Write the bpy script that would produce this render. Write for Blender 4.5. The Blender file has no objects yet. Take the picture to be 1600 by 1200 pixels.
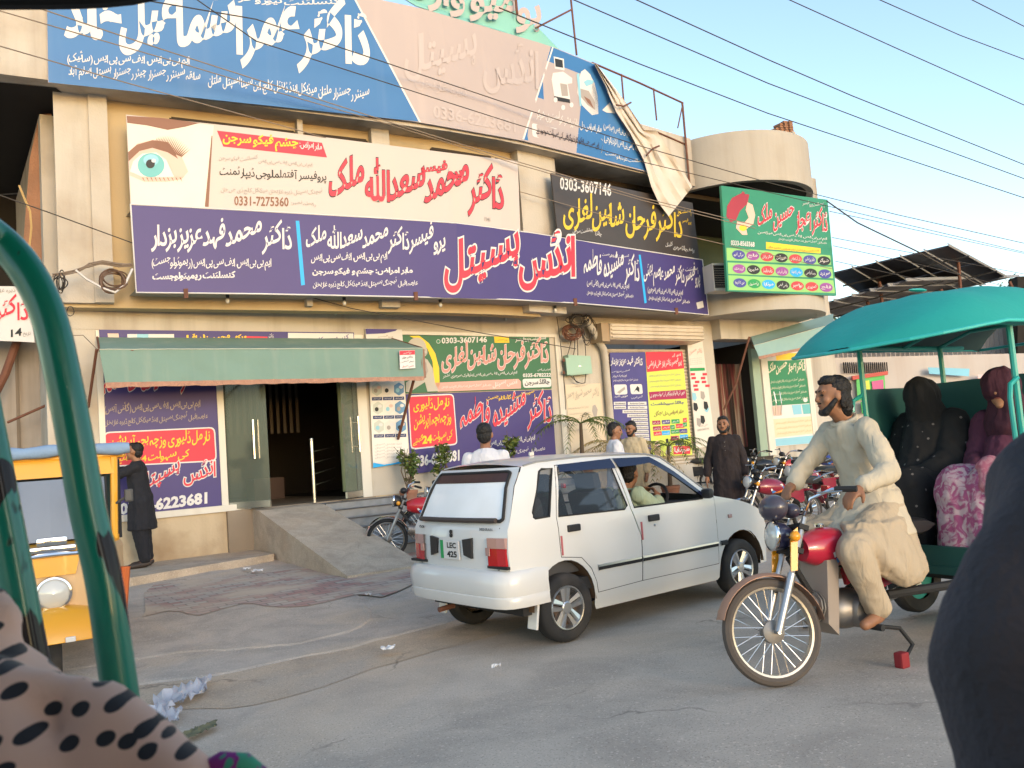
import bpy, bmesh, math, random
from mathutils import Vector, Matrix, noise
random.seed(11)
S = bpy.context.scene
C = S.collection
WORK = bpy.data.scenes.new('work'); WC = WORK.collection       # scratch scene for evaluating modifiers and letters, removed at the end
def evaluated(o):
    vl = WORK.view_layers[0]; vl.update(); return o.evaluated_get(vl.depsgraph)
R = math.radians
# ------------------------------------------------------------------ camera
FOC, PITCH, ROLL, EYE = 1318.86, 0.0799541, -0.0753346, 1.5064      # focal length in photo pixels (1600 wide), tilt, roll, height
_f = Vector((0, math.cos(PITCH), math.sin(PITCH))); _u0 = Vector((0, -math.sin(PITCH), math.cos(PITCH))); _r0 = Vector((1, 0, 0))
_r = _r0 * math.cos(ROLL) + _u0 * math.sin(ROLL); _u = -_r0 * math.sin(ROLL) + _u0 * math.cos(ROLL)
O = Vector((0, 0, EYE))
cam = bpy.data.cameras.new('camera'); camo = bpy.data.objects.new('camera', cam); C.objects.link(camo)
cam.sensor_fit = 'HORIZONTAL'; cam.sensor_width = 36; cam.lens = FOC / 1600 * 36; cam.clip_start = 0.05; cam.clip_end = 2000
m_ = Matrix((_r, _u, -_f)).transposed().to_4x4(); m_.translation = O; camo.matrix_world = m_
S.camera = camo
cam.dof.use_dof = True; cam.dof.focus_distance = 9.0; cam.dof.aperture_fstop = 13
S.render.resolution_x, S.render.resolution_y = 1024, 768
# ------------------------------------------------------------------ light
SUN_EL, SUN_AZ = R(12), R(150)          # azimuth clockwise from +Y: low, behind the camera and to its right
w = bpy.data.worlds.new('World'); S.world = w; w.use_nodes = True
nt = w.node_tree; bgn = nt.nodes['Background']
sky = nt.nodes.new('ShaderNodeTexSky'); sky.sky_type = 'NISHITA'; sky.sun_disc = False
sky.sun_elevation = SUN_EL; sky.sun_rotation = SUN_AZ; sky.altitude = 100; sky.air_density = 1.0; sky.dust_density = 0.7; sky.ozone_density = 1.0
hs = nt.nodes.new('ShaderNodeHueSaturation'); hs.inputs['Saturation'].default_value = 1.0; nt.links.new(sky.outputs[0], hs.inputs['Color']); nt.links.new(hs.outputs[0], bgn.inputs[0]); bgn.inputs[1].default_value = 0.15
sl = bpy.data.lights.new('sun', 'SUN'); sl.energy = 0.27; sl.angle = R(10); sl.color = (1.0, 0.87, 0.77)
so = bpy.data.objects.new('sun', sl); C.objects.link(so)
sd = Vector((math.sin(SUN_AZ) * math.cos(SUN_EL), math.cos(SUN_AZ) * math.cos(SUN_EL), math.sin(SUN_EL)))
so.rotation_euler = sd.to_track_quat('Z', 'Y').to_euler(); so.location = sd * 60
S.view_settings.view_transform = 'Standard'; S.view_settings.look = 'None'; S.view_settings.gamma = 1; S.view_settings.exposure = 1.58
S.cycles.max_bounces = 6; S.cycles.transparent_max_bounces = 12
# ------------------------------------------------------------------ photo pixel -> ray -> point on a real surface of the place
def ray(px, py): return _f + _r * ((px - 800) / FOC) + _u * ((600 - py) / FOC)
def aty(px, py, y):
    d = ray(px, py); return O + d * (y / d.y)
def atz(px, py, z):
    d = ray(px, py); return O + d * ((z - EYE) / d.z)
def pix(P):
    d = Vector(P) - O; z = d.dot(_f); return (800 + FOC * d.dot(_r) / z, 600 - FOC * d.dot(_u) / z)
class Surf:
    """An upright surface over a plan polyline (the curved shop front): finds where a ray meets it."""
    def __init__(s, nodes):
        s.n = [Vector((a, b, 0)) for a, b in nodes]
        seg = [(s.n[i + 1] - s.n[i]).normalized() for i in range(len(s.n) - 1)]
        sn = [Vector((t.y, -t.x, 0)) for t in seg]
        s.sn = sn
        s.vn = [sn[0]] + [(sn[i] + sn[i + 1]).normalized() for i in range(len(sn) - 1)] + [sn[-1]]
    def line(s, off): return [p + v * off for p, v in zip(s.n, s.vn)]
    def hit(s, px, py, off=0.0):
        L = s.line(off); d = ray(px, py); best = None
        for i in range(len(L) - 1):
            a, b = L[i], L[i + 1]; e = b - a; nn = Vector((e.y, -e.x, 0))
            den = nn.dot(d)
            if abs(den) < 1e-9: continue
            t = nn.dot(a - O) / den
            if t <= 0: continue
            P = O + d * t
            k = (P - a).dot(e) / e.dot(e)
            lo = -9 if i == 0 else -1e-6; hi = 9 if i == len(L) - 2 else 1 + 1e-6
            if lo <= k <= hi and (best is None or t < best[0]): best = (t, P)
        return best[1] if best else O + d * 20
    def normal(s, P):
        bi = min(range(len(s.n) - 1), key=lambda i: ((s.n[i] + s.n[i + 1]) / 2 - Vector((P.x, P.y, 0))).length)
        return s.sn[bi]
    def strip(s, xa, xb, off):
        """Plan points of the offset line between two X positions of its own base line."""
        L0 = s.line(0); L = s.line(off)
        def at(x):
            for i in range(len(L) - 1):
                if (i == 0 or x >= L0[i].x) and (i == len(L) - 2 or x <= L0[i + 1].x):
                    return L[i].lerp(L[i + 1], (x - L0[i].x) / (L0[i + 1].x - L0[i].x)) if 0 <= (x - L0[i].x) / (L0[i + 1].x - L0[i].x) <= 1 else L[i] + (L[i + 1] - L[i]) * ((x - L0[i].x) / (L0[i + 1].x - L0[i].x))
        return [at(xa)] + [p for p, q in zip(L, L0) if xa < q.x < xb] + [at(xb)]
BAN = Surf([(-9.2, 9.49), (-1.5, 13.72), (-0.75, 14.15), (0.1, 14.72), (0.9, 15.36), (6.0, 19.79)])     # line of the upper banners
LW = Surf([(-12, 8.05), (14, 25.99)])                                                                 # ground floor shop front
WT = Vector((.8231, .5679, 0)); WN = Vector((.5679, -.8231, 0)); WA = Vector((0, 16.33, 0))
def wf(s, d, z): return WA + WT * s + WN * d + Vector((0, 0, z))
def wall_d(P): return (Vector((P[0], P[1], 0)) - WA).dot(WN)
def lerp(a, b, t): return a + (b - a) * t
def sst(a, b, x):
    t = min(1, max(0, (x - a) / (b - a))); return t * t * (3 - 2 * t)
def ground_z(x, y):
    d = wall_d((x, y))
    z = 0.22 - 0.10 * sst(0.5, 3.2, d) - 0.12 * sst(3.4, 6.2, d)
    return z + 0.10 * sst(8.6, 11.0, d)
def gpx(px, py, up=0.0):
    z = 0.0
    for _ in range(12):
        P = atz(px, py, z + up); z = ground_z(P.x, P.y)
    return Vector((P.x, P.y, z + up))
# ------------------------------------------------------------------ materials
MATS = {}
def mat(name, col, rough=0.7, metal=0.0, var=0.12, vs=3.0, bump=0.0, bs=60.0, dirt=None, spec=0.4, coat=0.0, alpha=None, trans=0.0, emit=None, coords='Object', streak=None, bstretch=None):
    """Principled surface with soft colour variation, optional grime patches, vertical streaks and fine bump."""
    if name in MATS: return MATS[name]
    m = bpy.data.materials.new(name); m.use_nodes = True
    t = m.node_tree; b = t.nodes['Principled BSDF']; L = t.links.new
    b.inputs['Roughness'].default_value = rough; b.inputs['Metallic'].default_value = metal
    b.inputs['Specular IOR Level'].default_value = spec; b.inputs['Coat Weight'].default_value = coat
    if trans: b.inputs['Transmission Weight'].default_value = trans
    if alpha is not None: b.inputs['Alpha'].default_value = alpha
    tc = t.nodes.new('ShaderNodeTexCoord')
    def nz(scale, detail=4, vec=None):
        n = t.nodes.new('ShaderNodeTexNoise'); n.inputs['Scale'].default_value = scale; n.inputs['Detail'].default_value = detail
        L(vec if vec else tc.outputs[coords], n.inputs['Vector']); return n
    cur = None
    c4 = (*col, 1)
    if var:
        n = nz(vs); mx = t.nodes.new('ShaderNodeMix'); mx.data_type = 'RGBA'
        L(n.outputs[0], mx.inputs['Factor'])
        mx.inputs['A'].default_value = (*[c * (1 - var) for c in col], 1); mx.inputs['B'].default_value = (*[min(1, c * (1 + var)) for c in col], 1)
        cur = mx.outputs['Result']
    def layer(fac, colr):
        nonlocal cur
        mx = t.nodes.new('ShaderNodeMix'); mx.data_type = 'RGBA'; L(fac, mx.inputs['Factor'])
        if cur: L(cur, mx.inputs['A'])
        else: mx.inputs['A'].default_value = c4
        mx.inputs['B'].default_value = (*colr, 1); cur = mx.outputs['Result']
    if dirt:
        dc, amt, ds = dirt
        n = nz(ds, 8); rp = t.nodes.new('ShaderNodeMapRange'); L(n.outputs[0], rp.inputs[0])
        rp.inputs[1].default_value = 0.48; rp.inputs[2].default_value = 0.72; rp.inputs[3].default_value = 0; rp.inputs[4].default_value = amt
        layer(rp.outputs[0], dc)
    if streak:
        dc, amt, ds = streak
        mp = t.nodes.new('ShaderNodeMapping'); mp.inputs['Scale'].default_value = (1, 1, 0.08); L(tc.outputs[coords], mp.inputs[0])
        n = nz(ds, 5, mp.outputs[0]); rp = t.nodes.new('ShaderNodeMapRange'); L(n.outputs[0], rp.inputs[0])
        rp.inputs[1].default_value = 0.5; rp.inputs[2].default_value = 0.75; rp.inputs[3].default_value = 0; rp.inputs[4].default_value = amt
        layer(rp.outputs[0], dc)
    if cur: L(cur, b.inputs['Base Color'])
    else: b.inputs['Base Color'].default_value = c4
    if bump:
        vec = None
        if bstretch:
            mp = t.nodes.new('ShaderNodeMapping'); mp.inputs['Scale'].default_value = bstretch; L(tc.outputs[coords], mp.inputs[0]); vec = mp.outputs[0]
        n = nz(bs, 4 if bstretch else 6, vec); bp = t.nodes.new('ShaderNodeBump'); bp.inputs['Strength'].default_value = bump; bp.inputs['Distance'].default_value = 0.03 if bstretch else 0.02
        if bstretch: n.inputs['Distortion'].default_value = 0.6
        L(n.outputs[0], bp.inputs['Height']); L(bp.outputs[0], b.inputs['Normal'])
    if emit:
        b.inputs['Emission Color'].default_value = (*emit[0], 1); b.inputs['Emission Strength'].default_value = emit[1]
    MATS[name] = m
    return m
def srgb(r, g, b):
    f = lambda v: (v / 255 / 12.92) if v <= 10 else ((v / 255 + 0.055) / 1.055) ** 2.4
    return (f(r), f(g), f(b))
# ------------------------------------------------------------------ mesh building
def rot(ax, deg): return Matrix.Rotation(R(deg), 4, ax)
def tr(*v): return Matrix.Translation(Vector(v))
class MB:
    def __init__(s, M=None):
        s.V, s.F, s.I, s.cur, s.M = [], [], [], 0, M
    def v(s, p):
        p = Vector(p)
        if s.M is not None: p = s.M @ p
        s.V.append(p); return len(s.V) - 1
    def f(s, idx): s.F.append(tuple(idx)); s.I.append(s.cur)
    def poly(s, pts): s.f([s.v(p) for p in pts]); return s
    def box(s, c, d, M=None, bev=0.0):
        x, y, z = [k / 2 for k in d]; c = Vector(c); M = M or Matrix()
        if bev <= 0:
            i = [s.v(c + M.to_3x3() @ Vector((a * x, b * y, e * z))) for a in (-1, 1) for b in (-1, 1) for e in (-1, 1)]
            for q in ((0, 1, 3, 2), (4, 6, 7, 5), (0, 4, 5, 1), (2, 3, 7, 6), (0, 2, 6, 4), (1, 5, 7, 3)): s.f([i[k] for k in q])
            return s
        bm = bmesh.new(); bmesh.ops.create_cube(bm, size=1.0)
        for v in bm.verts: v.co = Vector((v.co.x * d[0], v.co.y * d[1], v.co.z * d[2]))
        bmesh.ops.bevel(bm, geom=bm.edges[:], offset=min(bev, min(d) * 0.49), segments=2, affect='EDGES', profile=0.6)
        b = len(s.V); bm.verts.index_update()
        for v in bm.verts: s.v(c + M.to_3x3() @ v.co)
        for f in bm.faces: s.f([v.index + b for v in f.verts])
        bm.free(); return s
    def prism(s, pts, vec):
        """Planar polygon pushed along vec."""
        vec = Vector(vec); a = [s.v(p) for p in pts]; b = [s.v(Vector(p) + vec) for p in pts]
        n = len(a); s.f(a[::-1]); s.f(b)
        for i in range(n): s.f((a[i], a[(i + 1) % n], b[(i + 1) % n], b[i]))
        return s
    def tube(s, path, r, n=8, closed=False, cap=True, flat=1.0):
        P = [Vector(p) for p in path]; m = len(P)
        rr = r if isinstance(r, (list, tuple)) else [r] * m
        up = None; rings = []
        for i in range(m):
            if closed: t = P[(i + 1) % m] - P[i - 1]
            else: t = P[min(i + 1, m - 1)] - P[max(i - 1, 0)]
            t = t.normalized() if t.length > 1e-9 else Vector((0, 0, 1))
            if up is None:
                up = Vector((0, 0, 1)) if abs(t.z) < 0.9 else Vector((1, 0, 0))
            up = (up - t * up.dot(t))
            up = up.normalized() if up.length > 1e-6 else t.orthogonal().normalized()
            sd_ = t.cross(up)
            rings.append([s.v(P[i] + (up * math.cos(a) * flat + sd_ * math.sin(a)) * rr[i]) for a in [2 * math.pi * k / n for k in range(n)]])
        for i in range(m if closed else m - 1):
            a, b = rings[i], rings[(i + 1) % m]
            for k in range(n): s.f((a[k], a[(k + 1) % n], b[(k + 1) % n], b[k]))
        if cap and not closed:
            s.f(rings[0][::-1]); s.f(rings[-1])
        return s
    def cone(s, p0, r0, p1, r1, n=10, k=3):
        """Capsule with two radii."""
        p0, p1 = Vector(p0), Vector(p1); t = p1 - p0
        t = t.normalized() if t.length > 1e-6 else Vector((0, 0, 1))
        path, rad = [], []
        for i in range(k + 1):
            a = math.pi / 2 * (1 - i / k); path.append(p0 - t * math.sin(a) * r0); rad.append(max(1e-4, math.cos(a) * r0))
        for i in range(k + 1):
            a = math.pi / 2 * i / k; path.append(p1 + t * math.sin(a) * r1); rad.append(max(1e-4, math.cos(a) * r1))
        return s.tube(path, rad, n)
    def ell(s, c, r, M=None, n=14, k=9):
        M3 = (M or Matrix()).to_3x3(); c = Vector(c); rings = []
        for i in range(k + 1):
            a = -math.pi / 2 + math.pi * i / k; q = max(math.cos(a), 1e-3)
            rings.append([s.v(c + M3 @ Vector((r[0] * q * math.cos(b), r[1] * q * math.sin(b), r[2] * math.sin(a)))) for b in [2 * math.pi * j / n for j in range(n)]])
        for i in range(k):
            for j in range(n): s.f((rings[i][j], rings[i][(j + 1) % n], rings[i + 1][(j + 1) % n], rings[i + 1][j]))
        s.f(rings[0][::-1]); s.f(rings[-1]); return s
    def lathe(s, prof, M=None, n=24, close=True):
        """Profile of (radius, height) pairs turned about the local Z axis of M."""
        M = M or Matrix(); rings = []
        for r_, z in prof: rings.append([s.v(M @ Vector((r_ * math.cos(2 * math.pi * j / n), r_ * math.sin(2 * math.pi * j / n), z))) for j in range(n)])
        for i in range(len(rings) - 1):
            for j in range(n): s.f((rings[i][j], rings[i][(j + 1) % n], rings[i + 1][(j + 1) % n], rings[i + 1][j]))
        if close:
            s.f(rings[0][::-1]); s.f(rings[-1])
        return s
    def grid(s, rows, closed=False):
        ids = [[s.v(p) for p in row] for row in rows]
        for i in range(len(ids) - 1):
            n = len(ids[i])
            for j in range(n if closed else n - 1): s.f((ids[i][j], ids[i][(j + 1) % n], ids[i + 1][(j + 1) % n], ids[i + 1][j]))
        return s
    def shell(s, rows, vec):
        """A grid with thickness."""
        s.grid(rows)
        v = Vector(vec); rows2 = [[Vector(p) + v for p in r_][::-1] for r_ in rows]
        s.grid(rows2)
        def edge(a): s.grid([a, [Vector(p) + v for p in a]])
        edge([Vector(p) for p in rows[0]][::-1]); edge([Vector(p) for p in rows[-1]])
        edge([Vector(r_[0]) for r_ in rows]); edge([Vector(r_[-1]) for r_ in rows][::-1])
        return s
    def build(s, name, mats, parent=None, smooth=False, world=True, angle=40):
        me = bpy.data.meshes.new(name)
        V = s.V
        if parent is not None and world:
            Mi = world_of(parent).inverted(); V = [Mi @ p for p in V]
        me.from_pydata([tuple(p) for p in V], [], s.F)
        for m in (mats if isinstance(mats, (list, tuple)) else [mats]): me.materials.append(m)
        for p, i in zip(me.polygons, s.I): p.material_index = i
        if smooth:
            me.polygons.foreach_set('use_smooth', [True] * len(me.polygons))
            me.set_sharp_from_angle(angle=R(angle))
        me.update()
        o = bpy.data.objects.new(name, me); C.objects.link(o)
        if parent is not None: o.parent = parent
        return o
def world_of(o):
    M = Matrix.LocRotScale(o.location, o.rotation_euler, o.scale)
    return world_of(o.parent) @ M if o.parent else M
def recalc(o):
    bm = bmesh.new(); bm.from_mesh(o.data); bmesh.ops.recalc_face_normals(bm, faces=bm.faces); bm.to_mesh(o.data); bm.free(); return o
def tag(o, label=None, cat=None, group=None, kind=None):
    for k, v in (('label', label), ('category', cat), ('group', group), ('kind', kind)):
        if v: o[k] = v
    return o
def thing(name, label, cat, loc=(0, 0, 0), rz=0.0, group=None, rx=0.0, ry=0.0):
    o = bpy.data.objects.new(name, None); C.objects.link(o); o.location = loc; o.rotation_euler = (rx, ry, rz)
    o.empty_display_size = 0.2
    return tag(o, label, cat, group)
def dup(o, loc=None, rz=None, label=None, parent=None):
    c = o.copy(); C.objects.link(c)
    if parent is not None: c.parent = parent
    if loc is not None: c.location = loc
    if rz is not None: c.rotation_euler[2] = rz
    if label: c['label'] = label
    for ch in [x for x in bpy.data.objects if x.parent == o]: dup(ch, parent=c)
    return c
def loft(mb, rings, folds=0.0, nf=9, seed=0.0, n=40):
    """Closed cloth form through oval rings (centre, half depth, half width[, yaw]); folds deepen towards the last ring."""
    ids = []
    for i, rg in enumerate(rings):
        c, rx, ry = Vector(rg[0]), rg[1], rg[2]; t = i / (len(rings) - 1); row = []
        for j in range(n):
            a = 2 * math.pi * j / n; k = 1 + folds * t * math.sin(nf * a + seed + 0.8 * t) + folds * 0.7 * t * noise.noise(Vector((math.cos(a) * 2 + seed, math.sin(a) * 2, i * .5)))
            row.append(mb.v(c + Vector((rx * k * math.cos(a), ry * k * math.sin(a), 0))))
        ids.append(row)
    for i in range(len(ids) - 1):
        for j in range(n): mb.f((ids[i][j], ids[i][(j + 1) % n], ids[i + 1][(j + 1) % n], ids[i + 1][j]))
    mb.f(ids[0][::-1]); mb.f(ids[-1])
def blob(name, parts, voxel, mats, parent=None, world=True, iters=3, fn=None, pick=None, fac=0.5):
    """One continuous skin grown over tapered limbs ('c' = capsule, 'e' = ellipsoid)."""
    mb = MB()
    for p in parts:
        if p[0] == 'e': mb.ell(p[1], p[2], p[3] if len(p) > 3 else None)
        elif p[0] == 'loft': loft(mb, *p[1:])
        else: mb.cone(*p)
    me = bpy.data.meshes.new(name); me.from_pydata([tuple(p) for p in mb.V], [], mb.F)
    o = bpy.data.objects.new(name, me); WC.objects.link(o)
    a = o.modifiers.new('r', 'REMESH'); a.mode = 'VOXEL'; a.voxel_size = voxel; a.use_smooth_shade = True
    if iters:
        b = o.modifiers.new('s', 'SMOOTH'); b.iterations = iters; b.factor = fac
    m2 = bpy.data.meshes.new_from_object(evaluated(o)); WC.objects.unlink(o); C.objects.link(o)
    o.modifiers.clear(); o.data = m2; bpy.data.meshes.remove(me); m2.name = name
    if fn:
        for v in m2.vertices: v.co = fn(v.co)
    m2.materials.clear()
    for m in (mats if isinstance(mats, (list, tuple)) else [mats]): m2.materials.append(m)
    if pick:
        for p in m2.polygons: p.material_index = pick(p.center, p.normal)
    else:
        for p in m2.polygons: p.material_index = 0
    if parent is not None:
        if world:
            Mi = world_of(parent).inverted(); m2.transform(Mi)
        o.parent = parent
    m2.polygons.foreach_set('use_smooth', [True] * len(m2.polygons))
    return o
# ------------------------------------------------------------------ writing
AR = {'ا':'FE8D FE8E','آ':'FE81 FE82','ب':'FE8F','پ':'FB56','ت':'FE95','ٹ':'FB66','ث':'FE99','ج':'FE9D','چ':'FB7A','ح':'FEA1','خ':'FEA5',
      'د':'FEA9 FEAA','ڈ':'FB88 FB89','ذ':'FEAB FEAC','ر':'FEAD FEAE','ڑ':'FB8C FB8D','ز':'FEAF FEB0','ژ':'FB8A FB8B','س':'FEB1','ش':'FEB5','ص':'FEB9',
      'ض':'FEBD','ط':'FEC1','ظ':'FEC5','ع':'FEC9','غ':'FECD','ف':'FED1','ق':'FED5','ک':'FB8E','گ':'FB92','ل':'FEDD','م':'FEE1','ن':'FEE5',
      'ں':'FB9E FB9F','و':'FEED FEEE','ہ':'FBA6','ھ':'FBAA','ی':'FBFC','ئ':'FE89','ے':'FBAE FBAF','ء':'FE80'}
FORMS = {}
for k_, v_ in AR.items():
    a_ = [int(x, 16) for x in v_.split()]
    if len(a_) == 1:
        a_ = [a_[0]] if k_ == 'ء' else [a_[0] + i for i in range(4)]
    FORMS[k_] = [chr(x) for x in a_]
FORMS['ہ'] = [chr(x) for x in (0xFBA6, 0xFBA7, 0xFBA8, 0xFBA9)]

def shape_runs(word):
    """Connected runs of a word in reading order, each already in visual (left to right) order."""
    word = word.replace('اللہ', '\u0001').replace('لا', '\u0002')
    runs, cur = [], []
    def close():
        nonlocal cur
        if cur:
            runs.append(cur); cur = []
    for ch in word:
        if ch in FORMS:
            cur.append(ch)
            if len(FORMS[ch]) < 4: close()
        elif ch == '\u0002':
            cur.append(ch); close()
        else:
            close(); runs.append([ch])
    close()
    out = []
    for r in runs:
        s = ''
        n = len(r)
        for i, ch in enumerate(r):
            if ch == '\u0001': s += '\uFDF2'; continue
            if ch == '\u0002': s += '\uFEFC' if i > 0 else '\uFEFB'; continue
            if ch not in FORMS: s += ch; continue
            f = FORMS[ch]
            if n == 1: s += f[0]
            elif i == 0: s += f[2] if len(f) == 4 else f[0]
            elif i == n - 1: s += f[1] if len(f) > 1 else f[0]
            else: s += f[3]
        out.append((s[::-1], n))
    return out

GLY = {}
def glyph(ch, bold):
    """Flat mesh of one letter in Blender's own font: verts, faces, box, advance width."""
    key = (ch, bold)
    if key in GLY: return GLY[key]
    def setting(txt):
        c = bpy.data.curves.new('letters', 'FONT'); c.body = txt; c.size = 1.0; c.offset = bold; c.resolution_u = 2
        o = bpy.data.objects.new('letters', c); WC.objects.link(o)
        m = bpy.data.meshes.new_from_object(evaluated(o))
        vs = [(v.co.x, v.co.y) for v in m.vertices]; fs = [tuple(p.vertices) for p in m.polygons]
        bpy.data.objects.remove(o); bpy.data.curves.remove(c); bpy.data.meshes.remove(m)
        return vs, fs
    vs, fs = setting(ch)
    if not vs:
        GLY[key] = (vs, fs, (0, 0), 0.25); return GLY[key]
    v2, _ = setting(ch + ch)
    x = [v[0] for v in vs]
    GLY[key] = (vs, fs, (min(x), max(x)), max(v[0] for v in v2) - max(x))
    return GLY[key]
def is_rtl(ch): return ch in FORMS or ch in '،؛'
def layout(text, bold=0.0, slope=0.28, extra=0.0, stretch=1.15, gap=0.03, space=0.2):
    """Lay a line out from right to left, each connected run sloping down to the left; numbers keep their own order."""
    V, Fc = [], []
    x = 0.0; lev = 0
    for w_ in text.split(' '):
        rtl = any(is_rtl(c) for c in w_)
        for s, n in (shape_runs(w_) if rtl else ([(w_, 0)] if w_ else [])):
            s = {'(': ')', ')': '('}.get(s, s) if n and rtl else s
            pen = 0.0; pts = []; lo, hi = 1e9, -1e9
            for ch in s:
                vs, fs, bb, adv = glyph(ch, bold)
                if vs:
                    v2, f2 = glyph(ch, bold + extra)[:2] if extra else (vs, fs)
                    pts.append((v2, f2, pen)); lo = min(lo, pen + bb[0]); hi = max(hi, pen + bb[1])
                pen += adv
            if not pts: continue
            wd = hi - lo
            k = slope * min(1.0, 0.55 + 0.12 * n) if n > 1 else 0.0
            st = stretch if n else 1.0
            x0 = x - wd
            for vs, fs, pn in pts:
                b = len(V); lev += 1
                for (px, py) in vs:
                    lx = pn + px - lo
                    V.append((x0 + lx, py * st + k * lx, lev % 4))
                Fc += [tuple(i + b for i in f) for f in fs]
            x = x0 - gap + (min(0.1, 0.12 * wd) if n > 1 else 0.0)
        x -= space
    return V, Fc
class Sign:
    """Lettering laid on a real surface of the place; boxes are given as seen in the photograph and land on the surface."""
    def __init__(s, surf, off=0.0, origin=None):
        s.surf, s.off = surf, off; s.parts = {}
    def P(s, px, py, up=0.0): return s.surf.hit(px, py, s.off + up)
    def mb(s, key, own=False):
        if own and key not in ('pbr', 'gy', 'pk', 'pw', 'w', 'blue', 'baby'): key = (key, len(s.parts))
        if key not in s.parts: s.parts[key] = MB()
        return s.parts[key]
    def poly(s, key, pts, up=0.003):
        s.mb(key, True).poly([s.P(x, y, up) for x, y in pts]); return s
    def quad(s, key, tl, tr_, br, bl, up=0.003, n=1):
        rows = []
        for a, b in ((bl, br), (tl, tr_)):
            rows.append([s.P(lerp(a[0], b[0], i / n), lerp(a[1], b[1], i / n), up) for i in range(n + 1)])
        s.mb(key, True).grid(rows); return s
    def ell(s, key, c, rx, ry, up=0.003, sl=0.0, n=20):
        s.mb(key, True).poly([s.P(c[0] + rx * math.cos(a), c[1] + ry * math.sin(a) + sl * rx * math.cos(a), up) for a in [-2 * math.pi * i / n for i in range(n)]]); return s
    def rrect(s, key, tl, tr_, br, bl, rad=0.12, up=0.003):
        pts = []
        q = [Vector(p) for p in (tl, bl, br, tr_)]
        for i in range(4):
            a, p, b = q[i - 1], q[i], q[(i + 1) % 4]
            ra = (a - p).normalized() * rad; rb = (b - p).normalized() * rad
            for k in range(5):
                t = k / 4; pts.append(p + ra * (1 - t) ** 2 + rb * t ** 2)
        s.poly(key, pts, up); return s
    def text(s, key, txt, l, r_, hgt, up=0.006, bold=0.01, slope=0.28, lean=0.0, outline=None, **kw):
        """l, r_ = photo points of the box's lower corners, hgt = its height in photo pixels."""
        jobs = [(key, 0.0, up)]
        if outline: jobs = [(outline[0], outline[1], up), (key, 0.0, up + 0.004)]
        V0, _ = layout(txt, bold, slope, **kw)
        if not V0: return s
        x0, x1 = min(v[0] for v in V0), max(v[0] for v in V0); y0, y1 = min(v[1] for v in V0), max(v[1] for v in V0)
        for key_, bd, u_ in jobs:
            V, Fc = layout(txt, bold, slope, bd, **kw)
            kk = (key_, len(s.parts)); m = s.mb(kk); b = len(m.V)
            for x, y, lv in V:
                a = (x - x0) / (x1 - x0); c = (y - y0) / (y1 - y0)
                m.v(s.P(l[0] + (r_[0] - l[0]) * a - lean * hgt * c, l[1] + (r_[1] - l[1]) * a - hgt * c, u_ + lv * 0.0006))
            for f in Fc: m.f([i + b for i in f])
        return s
    def small(s, key, l, r_, hgt, up=0.006, bold=0.0, txt=None): return s.text(key, txt or 'ٹیچنگ ہسپتال ڈیرہ غازیخان', l, r_, hgt, up, bold, 0.12)
    def build(s, parent, names):
        """names: key -> (part name, material)"""
        for k, m in s.parts.items():
            nm, mt = names[k[0] if isinstance(k, tuple) else k]; o = m.build(nm, mt, parent)
    def panel(s, name, mats, parent, top, bot, thick=0.03, n=8, up=0.0):
        """The board itself: photo points along its top and bottom edge, given real thickness."""
        def res(pl):
            out = []
            L = [0]
            for i in range(len(pl) - 1): L.append(L[-1] + math.dist(pl[i], pl[i + 1]))
            for k in range(n + 1):
                t = L[-1] * k / n; i = max(j for j in range(len(pl) - 1) if L[j] <= t + 1e-9) if k < n else len(pl) - 2
                q = (t - L[i]) / (L[i + 1] - L[i]); out.append((lerp(pl[i][0], pl[i + 1][0], q), lerp(pl[i][1], pl[i + 1][1], q)))
            return out
        T = res(top); B = res(bot); rows = [[s.P(*p, up) for p in B], [s.P(*p, up) for p in T]]
        nn = s.surf.normal(rows[0][n // 2])
        return MB().shell(rows, -nn * thick).build(name, mats, parent)
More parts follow.
